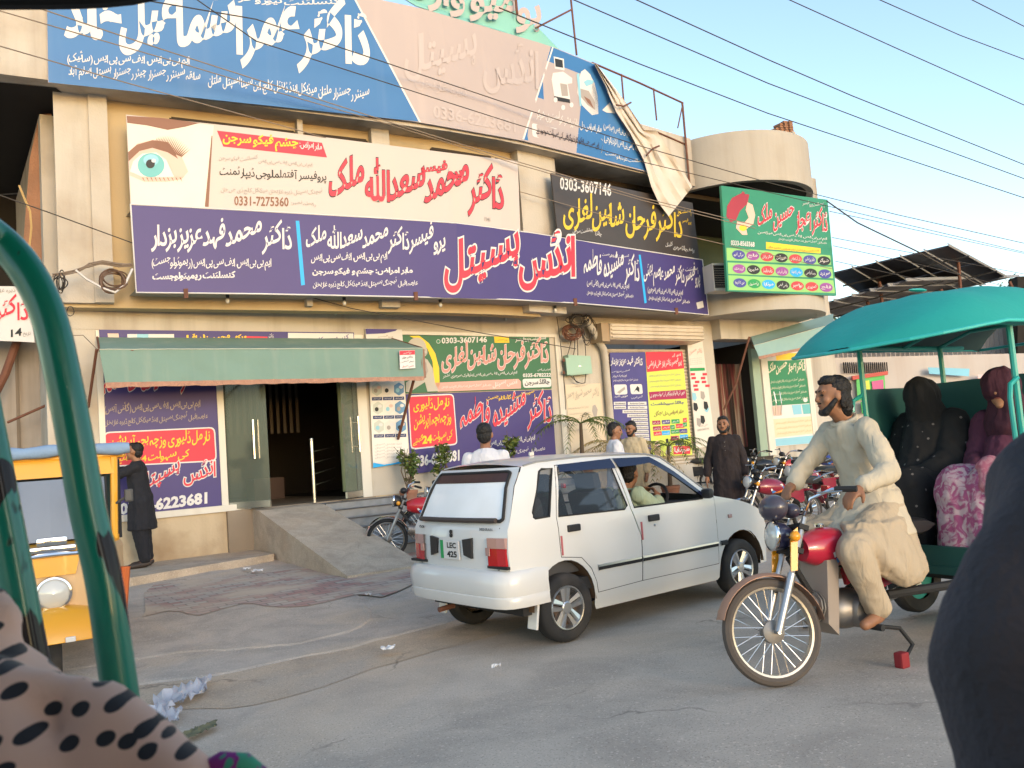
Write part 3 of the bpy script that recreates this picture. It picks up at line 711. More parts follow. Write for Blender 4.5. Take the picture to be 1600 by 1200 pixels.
p = MB(); p.prism([aty(1330, 588, 24.1), aty(1385, 580, 24.1), aty(1385, 586, 24.1), aty(1330, 594, 24.1)], (0, -0.1, 0)); p.build('red_rail', mat('red paint', (0.45, 0.05, 0.04), 0.5), fs)
for nm, pts, col in (('poster', ((1338, 592), (1382, 586), (1384, 618), (1340, 626)), (0.10, 0.45, 0.12)), ('poster', ((1346, 596), (1358, 594), (1360, 612), (1348, 614)), (0.55, 0.6, 0.08)), ('poster', ((1362, 596), (1380, 593), (1381, 612), (1364, 614)), (0.5, 0.1, 0.25)),
                     ('poster', ((1345, 628), (1380, 622), (1382, 640), (1347, 646)), (0.03, 0.3, 0.06)), ('poster', ((1450, 574), (1515, 576), (1514, 588), (1452, 584)), (0.2, 0.5, 0.65)), ('poster', ((1528, 610), (1560, 612), (1556, 655), (1528, 650)), (0.45, 0.7, 0.2)), ('poster', ((1528, 585), (1562, 585), (1560, 611), (1528, 609)), (0.75, 0.5, 0.5)),
                     ('poster', ((1283, 660), (1320, 655), (1322, 690), (1285, 698)), (0.6, 0.38, 0.38))):
    p = MB(); yy = 24.05 - 0.02 * len([c for c in bpy.data.objects if c.name.startswith('poster')]); p.prism([aty(x, y, yy) for x, y in pts], (0, 0.01, 0)); p.build(nm, mat('poster %d %d' % pts[0], col, 0.6, var=0.2, vs=2), fs)
for k, (a, b) in enumerate((((1283, 560), (1280, 655)), ((1290, 560), (1283, 660)), ((1300, 640), (1318, 690)), ((1268, 590), (1300, 700)))):
    p = MB(); p.tube([aty(*a, 22.3), aty(*b, 22.3)], 0.03, 6); p.build('pole', m_rust, fs)
for k in range(4):      # houses that close the street beyond the shed
    p = thing('far_house', ['pale flat roofed house far down the street', 'tan plastered house far behind the shed', 'grey brick house at the far end', 'cream house beyond the trees'][k], 'house', (20 + k * 22, 62 + k * 9, 0))
    q = MB(); q.box((20 + k * 22, 62 + k * 9, 1.6), (16, 8, 3.2)); q.build('wall', mat('house plaster %d' % k, ((0.5, 0.45, 0.38), (0.45, 0.34, 0.24), (0.35, 0.3, 0.27), (0.5, 0.42, 0.3))[k], 0.9), p)
    q = MB(); q.box((20 + k * 22, 62 + k * 9, 3.3), (16.4, 8.4, 0.25)); q.build('roof', m_soffit, p)
# ------------------------------------------------------------------ signs and banners
def ink(name, col, rough=0.55): return mat('ink ' + name, col, rough, var=0.06, vs=2.5)
i_white = ink('white', (0.62, 0.60, 0.58)); i_red = ink('red', (0.62, 0.035, 0.06)); i_yel = ink('yellow', (0.80, 0.52, 0.03)); i_dark = ink('dark', (0.035, 0.02, 0.03))
i_purple = ink('purple', (0.066, 0.048, 0.21)); i_cyan = ink('cyan', (0.02, 0.36, 0.75)); i_grey = ink('grey', (0.34, 0.30, 0.27)); i_pink = ink('pink', (0.62, 0.25, 0.22)); i_black = ink('black', (0.02, 0.02, 0.02))
i_green = ink('green', (0.035, 0.20, 0.09)); i_gold = ink('gold', (0.66, 0.47, 0.04)); i_lime = ink('lime', (0.55, 0.62, 0.10)); i_lgreen = ink('light green', (0.26, 0.52, 0.16)); i_brown = ink('brown', (0.22, 0.10, 0.06)); i_maroon = ink('maroon', (0.33, 0.02, 0.08))
i_teal = ink('teal', (0.14, 0.42, 0.42)); i_skin = ink('skin', (0.62, 0.44, 0.36)); i_lblue = ink('light blue', (0.25, 0.5, 0.6)); i_navy = ink('navy', (0.035, 0.05, 0.14)); i_mgreen = ink('mid green', (0.02, 0.28, 0.08))
m_blueb = mat('blue banner vinyl', (0.035, 0.15, 0.36), 0.45, var=0.08, vs=1.5, streak=((0.16, 0.26, 0.42), 0.25, 2))
m_pinkb = mat('faded pink vinyl', (0.40, 0.335, 0.32), 0.5, var=0.05, vs=1.0, streak=((0.52, 0.42, 0.38), 0.3, 2))
m_purpb = mat('purple banner vinyl', (0.05, 0.036, 0.155), 0.5, var=0.10, vs=1.2, bump=0.05, bs=3)
m_eyeb = mat('cream banner vinyl', (0.50, 0.435, 0.395), 0.45, var=0.04, vs=1.0, streak=((0.58, 0.47, 0.37), 0.3, 2.5))
m_darkb = mat('charcoal banner vinyl', (0.052, 0.042, 0.038), 0.4, var=0.15)
m_greenb = mat('green board', (0.025, 0.22, 0.12), 0.4, var=0.10)
LET = {'w': ('lettering', i_white), 'r': ('lettering', i_red), 'y': ('lettering', i_yel), 'd': ('lettering', i_dark), 'g': ('lettering', i_grey), 'k': ('lettering', i_black), 'o': ('letter_outline', i_white), 'od': ('letter_outline', i_dark),
       'p': ('lettering', i_pink), 'gold': ('lettering', i_gold), 'cy': ('stripe', i_cyan), 'red': ('panel_red', i_red), 'wb': ('text_box', i_white), 'yb': ('text_box', i_yel), 'blue': ('blue_field', m_blueb), 'pu': ('purple_field', i_purple),
       'brown': ('lettering', i_brown), 'fp': ('faded_lettering', ink('faded', (0.44, 0.375, 0.36))), 'lime': ('panel_lime', i_lime), 'lg': ('row_panel', i_lgreen), 'mar': ('panel_maroon', i_maroon), 'gr': ('panel_green', i_mgreen), 'lb': ('wave', i_cyan),
       'pp': ('panel_pink', ink('salmon', (0.62, 0.33, 0.28))), 'navy': ('caption_box', i_navy), 'sk': ('picture', i_skin), 'tl': ('picture', i_teal), 'gy': ('picture', i_grey), 'pw': ('picture', i_white), 'pk': ('picture', i_black), 'plb': ('picture', i_lblue), 'pbr': ('picture', i_brown), 'prd': ('picture', i_red), 'lbx': ('text_box', i_lblue)}
def sign(name, label, cat, surf, off, base, group=None):
    s = Sign(surf, off); B = s.P(*base); s.root = thing(name, label, cat, B, 0, group); return s
TEACH = 'علامہ اقبال ٹیچنگ ہسپتال اینڈ میڈیکل کالج ڈیرہ غازیخان'
MBBS = 'ایم بی بی ایس، ایف سی پی ایس'
# blue roof banner
s = sign('roof_banner', 'huge blue and pink banner across the roof edge with torn right end', 'banner', BAN, 0.02, (540, 175))
s.panel('panel', m_pinkb, s.root, [(72, -100), (400, -40), (655, 12), (861, 72), (928, 99)], [(75, 129), (240, 140), (400, 156), (655, 191), (816, 219.5), (1015, 270)], 0.03, 28)
s.quad('blue', (72, -98), (546, -15), (655, 190), (75.5, 128.5), n=16); 
s.poly('blue', [(861, 73), (818, 218), (915, 242), (1013, 268), (985, 215), (960, 172), (944, 130), (928, 100)])
s.quad('w', (863, 73), (865, 74), (819, 218), (816, 218), 0.005); s.quad('w', (546, -15), (549, -15), (658, 191), (655, 191), 0.005)
s.text('w', 'ڈاکٹر عمر اسماعیل خالد', (100, 84), (578, 124), 128, bold=0.045, slope=0.32, gap=-0.02, space=0.05)
s.text('w', 'کنسلٹنٹ نیورو فزیشن', (330, 0), (532, 19), 22, bold=0.02)
s.text('w', MBBS + ' (سائیک)', (105, 104), (296, 107), 25, bold=0.012); s.text('w', 'سابقہ سینئر رجسٹرار چیئر رجسٹرار ہسپتال اسلام آباد', (107, 124), (313, 133), 24, bold=0.012)
s.text('w', 'سینئر رجسٹرار ملتان میڈیکل اینڈ ڈینٹل کالج، ابن سینا ہسپتال ملتان', (325, 139), (577, 164), 26, bold=0.012)
s.text('fp', 'انڈس ہسپتال', (632, 126), (842, 158), 92, bold=0.02); s.text('fp', '0336-6223681', (677, 184), (806, 207), 20, bold=0.02); s.text('fp', 'ڈیرہ غازیخان', (650, 140), (730, 155), 20)
s.text('w', 'ماہر امراض دل، بلڈ پریشر، کولیسٹرول، شوگر', (838, 187), (940, 211), 22, bold=0.01); s.rrect('wb', (831, 192), (942, 217), (941, 240), (832, 213), 4)
s.text('d', 'ای سی جی، ایکو کارڈیوگرافی کی سہولت موجود ہے', (838, 209), (936, 234), 14, up=0.009); s.text('w', 'ایم بی بی ایس (میڈیسن)', (943, 206), (984, 217), 15, bold=0.01); s.text('w', 'ایف سی پی ایس (کارڈیالوجی)', (944, 224), (996, 240), 15, bold=0.01); s.text('w', 'کنسلٹنٹ کارڈیالوجسٹ', (946, 244), (1008, 262), 14)
s.poly('w', [(941, 172), (953, 160), (957, 168), (962, 177), (948, 176)], 0.006)
s.poly('pw', [(865, 88), (881, 92), (882, 110), (867, 107)]); s.poly('pk', [(867, 91), (879, 94), (880, 106), (868, 104)], 0.005); s.poly('pw', [(864, 114), (880, 112), (894, 122), (894, 130), (887, 131), (891, 155), (878, 158), (866, 150), (862, 124)]); s.poly('gy', [(875, 130), (886, 132), (888, 150), (878, 150)], 0.005); s.poly('pk', [(866, 150), (890, 155), (891, 161), (867, 157)], 0.005)
for c in ((868, 156), (880, 168), (893, 164)): s.ell('pw', c, 3, 4, 0.006)
s.poly('pw', [(903, 132), (908, 112), (914, 108), (922, 116), (929, 130), (934, 150), (935, 178), (925, 180), (910, 165), (902, 145)]); s.poly('gy', [(906, 138), (920, 142), (930, 160), (930, 172), (918, 164), (908, 152)], 0.005); s.poly('plb', [(912, 128), (918, 124), (928, 126), (926, 131), (916, 135)], 0.007); s.poly('plb', [(901, 116), (905, 114), (909, 165), (906, 166)], 0.007); s.poly('pbr', [(912, 150), (922, 156), (928, 170), (918, 160)], 0.007)
s.build(s.root, LET)
# the torn end of that banner hangs as a twisted flap (its printed back is raw cream cloth)
fl_l = [(928, 99), (946, 135), (963, 175), (985, 208), (1006, 250), (1018, 292), (1030, 318), (1045, 338)]; fl_r = [(933, 101), (963, 140), (982, 166), (1007, 203), (1026, 204), (1040, 226), (1068, 268), (1082, 292)]
fl_l2 = fl_l; rows = []
for k in range(36):
    t = k / 35 * (len(fl_l) - 1); i = min(int(t), len(fl_l) - 2); q = t - i
    a = (lerp(fl_l[i][0], fl_l[i + 1][0], q), lerp(fl_l[i][1], fl_l[i + 1][1], q)); b = (lerp(fl_r[i][0], fl_r[i + 1][0], q), lerp(fl_r[i][1], fl_r[i + 1][1], q))
    rows.append([BAN.hit(lerp(a[0], b[0], j / 14), lerp(a[1], b[1], j / 14), 0.10 + 0.035 * math.sin(j * 1.25 + k * 0.12) + 0.05 * noise.noise(Vector((j * .5, k * .2, 0)))) for j in range(15)])
MB().shell(rows, -BAN.sn[-1] * 0.006).build('torn_flap', mat('faded banner back', (0.60, 0.54, 0.47), 0.8, var=0.12, vs=2.5, bump=0.4, bs=10, dirt=((0.42, 0.31, 0.21), 0.5, 1.5)), s.root, smooth=True)
rp_ = MB(); rp_.tube([BAN.hit(x, y, 0.2) for x, y in ((963, 164), (975, 166), (986, 160))], 0.018, 6); rp_.tube([BAN.hit(x, y, 0.2) for x, y in ((1010, 243), (1020, 232), (1030, 228))], 0.018, 6); rp_.build('tie_rope', m_rust, s.root)
# teal second banner above it
s = sign('upper_banner', 'faded teal banner end rising above the pink and blue roof banner', 'banner', BAN, -0.12, (740, 40))
q = [(560, -60), (622, -8), (650, 9), (700, 26), (780, 48), (861, 74), (874, 77), (846, 48), (806, 16), (786, -60)]
s.poly('tb', q, 0); s.text('fp', 'ہومیو وارڈ', (640, 10), (846, 62), 70, bold=0.03)
L2 = dict(LET); L2['tb'] = ('panel', mat('faded teal vinyl', (0.20, 0.47, 0.42), 0.5, var=0.12, vs=1.0)); s.build(s.root, L2)
bk = MB(); bk.prism([s.P(x, y, -0.03) for x, y in q], -BAN.sn[2] * 0.02); bk.build('backing', i_grey, s.root)
# angle iron frame that carried the banner
fr = thing('sign_frame', 'bare steel banner frame standing on the roof edge', 'frame', BAN.hit(1000, 200, 0))
def pipe(name, pts, r, off=0.0, parent=fr, m=m_rust):
    p = MB(); p.tube([BAN.hit(x, y, off) for x, y in pts], r, 6); return p.build(name, m, parent)
pipe('top_rail', [(925, 98), (1000, 130), (1067, 161)], 0.022); pipe('post', [(890, -20), (901, 86)], 0.02); pipe('post', [(804, -25), (808, 22)], 0.025); pipe('brace', [(837, 44), (893, 15)], 0.018)
pipe('post', [(971, 116), (975, 164)], 0.018); pipe('post', [(1021, 138), (1026, 188)], 0.018); pipe('post', [(1066, 160), (1078, 296)], 0.025); pipe('brace', [(1066, 166), (1059, 200)], 0.014); pipe('inner_rail', [(1028, 207), (1072, 226)], 0.02, -0.05); pipe('inner_post', [(1028, 206), (1029, 232)], 0.02, -0.05)
# cream eye surgeon banner
s = sign('eye_banner', 'cream banner with a large blue eye and red lettering', 'banner', BAN, -0.02, (520, 335))
s.panel('panel', m_eyeb, s.root, [(197, 179), (400, 201), (600, 226), (720, 241), (809, 252)], [(204, 321), (400, 331), (600, 343), (700, 349), (813, 360)], 0.03, 22)
s.quad('pic', (198, 181), (334, 196), (322, 324), (205, 318), n=4); s.poly('pbr', [(198, 181), (250, 184), (312, 192), (290, 198), (262, 203), (230, 196), (199, 192)], 0.005)
s.poly('sk', [(200, 238), (215, 224), (240, 218), (262, 222), (282, 240), (294, 268), (284, 280), (262, 284), (225, 284), (202, 274)], 0.004)
s.poly('pbr', [(200, 238), (214, 226), (238, 219), (262, 222), (270, 232), (278, 248), (262, 238), (238, 231), (218, 236), (201, 252)], 0.006)
s.poly('pw', [(203, 268), (208, 252), (222, 240), (244, 238), (260, 250), (272, 276), (250, 277), (222, 276)], 0.007)
s.ell('tl', (236, 258), 21, 19, 0.009); s.ell('plb', (236, 250), 12, 9, 0.0105); s.ell('pk', (235, 256), 7, 7, 0.012); s.ell('pw', (240, 251), 3.5, 3, 0.0135); s.poly('prd2', [(262, 250), (272, 262), (288, 277), (272, 276)], 0.010)
for k in range(20):
    x = 240 + k * 2.2; y = 226 + k * 0.95; h_ = 12 + 10 * math.sin(k / 19 * math.pi); s.poly('pbr', [(x, y), (x + 2.2, y + 1), (x + 6 + k * 0.55, y - h_)], 0.011 + 0.0004 * (k % 3))
for k in range(10):
    x = 222 + k * 6.5; y = 277.5; s.poly('pbr', [(x, y), (x + 1.8, y), (x + 4.5, y + 7)], 0.010)
s.poly('brown', [(330.5, 212), (332, 212), (326, 323), (320, 323)], 0.006)
s.quad('red', (339, 204), (503, 223), (511, 246), (349, 229), n=5); s.text('y', 'چشم فیکو سرجن', (348, 229), (466, 240), 26, bold=0.028, slope=0.12, stretch=1.0); s.text('w', 'ماہر امراض:', (468, 232), (503, 238), 13)
s.text('g', MBBS + ' کنسلٹنٹ فیکو سرجن', (342, 253), (488, 263), 16); s.text('k', 'پروفیسر آفتھلمالوجی ڈیپارٹمنٹ', (343, 278), (510, 287), 20, bold=0.012, slope=0.06, stretch=1.0); s.text('g', 'ٹیچنگ ہسپتال ڈیرہ غازیخان میڈیکل کالج ڈی جی خان', (345, 302), (504, 308), 15)
s.text('g', 'رابطہ نمبر:', (455, 321), (494, 324), 9); s.text('brown', '0331-7275360', (366, 321), (451, 323), 15, bold=0.02)
s.text('r', 'ڈاکٹر محمد سعد اللہ ملک', (514, 324), (787, 341), 84, bold=0.02, slope=0.34, gap=-0.02, space=0.08, outline=('od', 0.022)); s.text('r', 'پروفیسر', (655, 274), (722, 282), 28, bold=0.03, outline=('od', 0.03)); s.text('g', 'FMI', (757, 345), (766, 346), 6)
L2 = dict(LET); L2['pic'] = ('eye_photo', ink('pale photo', (0.66, 0.62, 0.52))); L2['prd2'] = ('picture', i_skin); s.build(s.root, L2)
# purple hospital banner
PT = [(204, 319), (400, 329.5), (600, 341), (700, 347.5), (800, 359.5), (950, 383), (1097.5, 406)]; PB = [(213, 456), (400, 459), (500, 461), (650, 464), (800, 468), (900, 473.5), (1000, 482), (1107, 492)]
s = sign('hospital_banner', 'long purple banner with a big red and white hospital name', 'banner', BAN, 0.04, (650, 464))
s.panel('panel', m_purpb, s.root, PT, PB, 0.05, 30)
fr_ = MB(); fr_.tube([s.P(x, y, 0.0) for x, y in [(204, 319), (213, 457)] + PB[1:] + [(1097.5, 406)] + PT[::-1]], 0.012, 6, closed=True); fr_.build('edge_piping', i_white, s.root)
s.text('w', 'ڈاکٹر محمد فہد عزیز بزدار', (236, 394), (456, 400), 57, bold=0.022, slope=0.33, gap=0.0, space=0.1); s.text('w', MBBS + ' (ریموٹولوجسٹ)', (237, 423), (424, 423), 22, bold=0.012); s.text('w', 'کنسلٹنٹ ریمیٹولوجسٹ', (238, 440), (368, 437), 14, bold=0.035, slope=0.0, stretch=0.9)
s.quad('cy', (462, 345), (467.5, 345), (476.5, 445), (470.5, 446))
s.text('w', 'پروفیسر ڈاکٹر محمد سعد اللہ ملک', (478, 396), (696, 399), 53, bold=0.022, slope=0.33, gap=0.0, space=0.08); s.text('w', MBBS, (486, 415), (605, 411), 19, bold=0.014); s.text('w', 'ماہر امراض: چشم و فیکو سرجن', (488, 433), (645, 431), 14, bold=0.035, slope=0.0, stretch=0.9); s.text('w', TEACH, (489, 452), (653, 450), 18, bold=0.012)
s.text('r', 'انڈس ہسپتال', (694, 458), (899, 452), 94, bold=0.026, slope=0.24, gap=-0.03, space=0.0, outline=('o', 0.034))
s.text('w', 'ڈاکٹر مشیدہ فاطمہ', (912, 438), (999, 449), 52, bold=0.018, slope=0.3); s.text('w', 'کنسلٹنٹ گائناکالوجسٹ', (941, 401), (983, 407), 10); s.text('w', MBBS + ' (گائنی آبس)', (917, 450), (983, 454), 14, bold=0.01); s.text('w', TEACH, (917, 462), (990, 468), 12, bold=0.008)
s.quad('cy', (998, 398), (1001, 398), (1010.5, 473), (1007, 474)); s.text('w', 'پروفیسر ڈاکٹر محمد عاصم بھٹی', (1006, 446), (1094, 455), 44, bold=0.016, slope=0.3); s.text('w', 'اسسٹنٹ', (1071, 424), (1091, 428), 10, bold=0.01)
s.text('w', MBBS + ' (سرجری)', (1012, 460), (1067, 465), 13, bold=0.01); s.text('w', TEACH, (1013, 470), (1078, 477), 12, bold=0.008); s.poly('wb', [(1088, 473), (1090, 483), (1100, 480), (1098, 470)], 0.006)
s.build(s.root, LET)
for x, y in ((290, 460), (649, 464), (898, 473), (1056, 487)):
    p = MB(); P_ = s.P(x, y, 0.01); p.prism([P_ + Vector((-.03, 0, -.06)), P_ + Vector((.03, 0, -.06)), P_ + Vector((.03, 0, .08)), P_ + Vector((-.03, 0, .08))], WN * 0.03); p.build('bracket', m_rust, s.root)
# charcoal banner under the roof banner
s = sign('charcoal_banner', 'charcoal banner with yellow name under the blue roof banner', 'banner', BAN, -0.06, (980, 388))
s.panel('panel', m_darkb, s.root, [(861, 270), (1082, 317)], [(872, 368), (1093, 406)], 0.03, 6)
s.text('w', '0303-3607146', (875, 296), (955, 307), 20, bold=0.02); s.text('gold', 'ڈاکٹر فرحان شاہین لغاری', (880, 358), (1066, 384), 66, bold=0.018, slope=0.32, gap=0.0, space=0.08); s.text('w', 'چائلڈ اسپیشلسٹ سرجن', (895, 365), (940, 371), 14); s.text('y', 'اسسٹنٹ', (1062, 334), (1080, 338), 10); s.text('y', 'پروفیسر', (1066, 349), (1080, 352), 10); s.text('w', 'یوسف چائلڈ سرجری کلینک', (1040, 388), (1085, 397), 13, bold=0.008)
s.build(s.root, LET)
# green doctor board on the round balcony
ga, gb = aty(1137, 455, 17.3), aty(1307, 462, 19.2); GS = Surf([(ga.x, ga.y), (gb.x, gb.y)])
s = sign('green_board', 'green board with liver and stomach picture above rows of coloured ovals', 'sign', GS, 0, (1220, 460))
s.panel('panel', m_greenb, s.root, [(1127, 290), (1293, 312)], [(1137, 455), (1307, 462)], 0.06, 2)
s.poly('liv', [(1135, 338), (1136, 322), (1144, 309), (1158, 302), (1171, 304), (1168, 318), (1156, 330), (1150, 344), (1142, 347)], 0.004); s.poly('liv', [(1158, 303), (1160, 299), (1163, 300), (1164, 304)], 0.004)
s.poly('sto', [(1168, 316), (1176, 320), (1180, 336), (1177, 350), (1166, 358), (1168, 367), (1160, 367), (1150, 356), (1152, 345), (1164, 347), (1170, 340), (1165, 328)], 0.006); s.ell('yb', (1161, 356), 6, 5, 0.008)
s.text('w', 'اسسٹنٹ پروفیسر', (1254, 322), (1288, 327), 11, bold=0.005); s.text('r', 'ڈاکٹر اعجاز حسین ملک', (1184, 362), (1293, 370), 46, bold=0.018, slope=0.3, outline=('o', 0.035)); s.text('w', MBBS + ' میڈیسن', (1184, 367), (1292, 377), 7); s.text('w', TEACH, (1216, 376), (1292, 383), 7); s.text('w', '0333-8565568', (1142, 383), (1179, 386), 8, bold=0.03)
s.quad('yb', (1197, 378), (1282, 388), (1282, 396), (1197, 389)); s.text('brown', 'کنسلٹنٹ فزیشن ماہر امراض معدہ جگر', (1200, 388), (1280, 396), 6, up=0.008)
for tl, t2, b2, bl_ in (((1135, 387), (1297, 399), (1299, 414), (1136, 407)), ((1137, 410), (1300, 417), (1302, 435), (1138, 428)), ((1138, 430), (1302, 438), (1305, 458), (1139, 453))): s.quad('lg', tl, t2, b2, bl_)
cols = ['navy', 'vio', 'prd', 'pk', 'prd', 'navy', 'pk', 'vio', 'pk', 'prd', 'vio', 'cy', 'pk', 'navy', 'navy', 'gr', 'cy', 'pk', 'prd', 'prd', 'vio']
wd = ['مرگی، لقوہ', 'فالج', 'جگر یرقان', 'معدہ آنت', 'دل کے امراض', 'بلڈ پریشر', 'شوگر', 'گردہ مثانہ', 'ملیریا', 'ٹائیفائیڈ', 'پرانی ٹی بی', 'سانس کا پھولنا', 'دمہ کھانسی', 'سر درد', 'خون کا کم ہونا', 'کولیسٹرول', 'موٹاپا', 'دائمی قبض', 'بواسیر', 'کمزوری', 'فالج']
for r_ in range(3):
    a, b = (((1154, 398), (1287.5, 407.5)), ((1155, 420), (1289, 428)), ((1156, 442), (1291, 449)))[r_]
    for c in range(7):
        x, y = lerp(a[0], b[0], c / 6), lerp(a[1], b[1], c / 6); s.ell(cols[r_ * 7 + c], (x, y), 10.2, 7.2, 0.006, 0.06); s.text('w', wd[r_ * 7 + c], (x - 7.5, y + 3.2), (x + 7.5, y + 4.2), 7.5, up=0.010)
L2 = dict(LET); L2.update(liv=('picture', ink('liver', (0.33, 0.03, 0.05))), sto=('picture', ink('stomach', (0.72, 0.45, 0.36))), vio=('oval_badge', ink('violet', (0.28, 0.07, 0.28))), navy=('oval_badge', ink('oval navy', (0.06, 0.06, 0.28))), prd=('oval_badge', ink('oval red', (0.5, 0.05, 0.06))), pk=('oval_badge', i_black), cy=('oval_badge', i_cyan), gr=('oval_badge', i_mgreen)); s.build(s.root, L2)
# strip sign above the awning
s = sign('strip_sign', 'narrow purple strip sign peeping out above the left awning', 'sign', LW, 0.075, (350, 535))
s.panel('panel', m_purpb, s.root, [(155, 515), (553, 519.5)], [(157, 548), (554, 548)], 0.03, 4)
s.quad('wb', (199, 522), (272, 522), (272, 528), (199, 528)); s.quad('lbx', (214, 522), (232, 522), (232, 528), (214, 528), 0.006); s.quad('sk', (168, 521), (185, 521), (187, 534), (170, 534)); s.text('y', 'ڈاکٹر محمد خالد اقبال', (285, 536), (386, 538), 16, bold=0.03); s.quad('red', (381, 525), (418, 526), (418, 540), (381, 540)); s.quad('wb', (450, 520), (552, 521), (553, 540), (450, 540)); s.text('pu', 'کنسلٹنٹ کلینک', (480, 538), (545, 536), 14, up=0.008, bold=0.02); s.text('w', 'ڈاکٹر', (419, 530), (428, 531), 10)
s.build(s.root, LET)
s = sign('corner_banner', 'small white banner with purple top beside the left awning', 'banner', LW, 0.07, (598, 560))
s.panel('panel', i_white, s.root, [(571, 513), (628, 515)], [(576, 592), (634, 590)], 0.02, 3); s.poly('pu', [(571, 513.5), (621, 514.5), (618, 517), (600, 521), (572, 522)]); s.text('g', 'پروفیسر', (590, 528), (614, 528), 5); s.build(s.root, LET)
# lower left sign
s = sign('delivery_sign', 'purple sign with red delivery panel under the left awning', 'sign', LW, 0.03, (260, 802))
s.panel('panel', m_purpb, s.root, [(157, 556), (343, 556)], [(170, 806), (348, 796)], 0.03, 4)
s.text('r', 'ڈاکٹر مشیدہ فاطمہ', (161, 629), (326, 610), 62, bold=0.02, slope=0.3, outline=('o', 0.03)); s.text('fade', MBBS + ' (گائنی آبس)', (163, 651), (313, 641), 21, bold=0.01); s.text('fade', TEACH, (163, 668), (325, 658), 18, bold=0.008)
s.rrect('o', (162, 675), (336, 667), (339, 721), (165, 730), 9); s.rrect('red', (164, 677), (334, 669), (337, 719), (167, 728), 8, 0.005); s.text('y', 'نارمل ڈلیوری وزچہ بچہ آپریشن', (172, 707), (328, 695), 27, up=0.009, bold=0.014); s.text('y', 'کی سہولت 24 گھنٹے', (176, 728), (296, 719), 24, up=0.009, bold=0.014)
s.text('r', 'انڈس ہسپتال', (215, 773), (337, 752), 42, bold=0.012, slope=0.36, outline=('o', 0.05)); s.text('w', '0336-6223681', (187, 805), (324, 787), 19, bold=0.045)
L2 = dict(LET); L2['fade'] = ('faded_lettering', ink('faded gilt', (0.33, 0.27, 0.21))); s.build(s.root, L2)
# medical procedures poster
s = sign('procedures_poster', 'white poster of hexagon procedure pictures beside the entrance', 'poster', LW, 0.05, (612, 728))
s.panel('panel', mat('white poster', (0.70, 0.66, 0.60), 0.5, var=0.05), s.root, [(577, 588), (631, 588)], [(583, 731), (639, 722)], 0.02, 2)
s.text('k', 'ماہر امراض گردہ مثانہ', (586, 594), (617, 593), 3.5)
for r_ in range(3):
    for c in range(3):
        x = 589 + c * 17.2 + r_ * 1.6; y = 608.5 + r_ * 29 - c * 0.4
        s.poly('hx%d' % ((r_ * 3 + c) % 3), [(x + 9 * math.cos(a), y + 10.5 * math.sin(a)) for a in [-math.pi / 2 - i * math.pi / 3 for i in range(6)]]); s.quad('navy', (x - 8, y + 12.2), (x + 8, y + 11.8), (x + 8.2, y + 17), (x - 7.8, y + 17.4)); s.text('w', 'گردہ مثانہ', (x - 6, y + 16.2), (x + 6, y + 15.8), 3.2, up=0.007)
        s.ell(('gy', 'pk', 'plb')[(r_ + c) % 3], (x - 2, y + 2), 3, 3.4, 0.006); s.ell(('sk', 'pw', 'pw')[(r_ * 2 + c) % 3], (x + 3, y - 3), 3.2, 2.6, 0.007)
for k in range(5): s.text('fp', 'ڈیرہ غازیخان ہسپتال', (586, 697 + k * 5), (628, 695 + k * 5), 4)
s.poly('lb', [(583, 723), (600, 726), (618, 723), (639, 715), (639, 722), (583, 731)], 0.004); s.poly('wb', [(583, 721), (600, 724), (618, 720), (638, 714), (618, 722.5), (600, 725.5), (583, 723)], 0.005)
L2 = dict(LET); L2.update(hx0=('hexagon_picture', ink('hex pale', (0.5, 0.52, 0.46))), hx1=('hexagon_picture', ink('hex white', (0.66, 0.62, 0.56))), hx2=('hexagon_picture', ink('hex blue', (0.12, 0.26, 0.42)))); s.build(s.root, L2)
# green children's surgeon sign
s = sign('children_sign', 'green sign with a sitting baby and pink lettering', 'sign', LW, 0.045, (745, 612))
s.panel('panel', mat('dark green board', (0.035, 0.13, 0.055), 0.4, var=0.12), s.root, [(627, 523.5), (858, 527)], [(633.5, 614.5), (862, 607)], 0.03, 4)
s.poly('arc', [(640, 525), (655, 524.5), (670, 536), (680, 552), (686, 575), (687, 600), (684, 611), (674, 611), (678, 590), (676, 565), (668, 545), (655, 532)], 0.003); s.poly('pp', [(680, 598), (810, 592), (814, 596), (814, 607), (684, 612)], 0.003)
s.ell('baby', (651, 543), 15, 15.5, 0.005); s.ell('baby', (660, 549), 8, 9, 0.006); s.poly('baby', [(657, 556), (668, 562), (676, 575), (680, 600), (686, 611), (668, 612), (664, 597), (650, 606), (640, 613), (634, 612), (634, 598), (646, 590), (646, 570)], 0.007); s.ell('gy', (664, 547), 1.2, 1.2, 0.009); s.poly('gy', [(661, 553), (668, 551.5), (667, 554), (662, 555.5)], 0.009); s.poly('gy', [(663, 566), (666, 566), (669, 580), (663, 592), (661, 590), (666, 579)], 0.009)
s.ell('wb', (685, 533.5), 3.2, 3.4); s.ell('gcir', (685, 533.5), 2.4, 2.6, 0.006); s.text('w', '0303-3607146', (690, 537), (761, 535), 9.5, bold=0.03); s.quad('yb', (772, 526), (795, 526), (796, 535.5), (773, 535.5)); s.text('brown', 'چائلڈ اسپیشلسٹ', (774, 534), (794, 534), 5, up=0.008); s.text('w', 'اسسٹنٹ پروفیسر', (805, 536), (853, 533), 10, bold=0.015, slope=0.02)
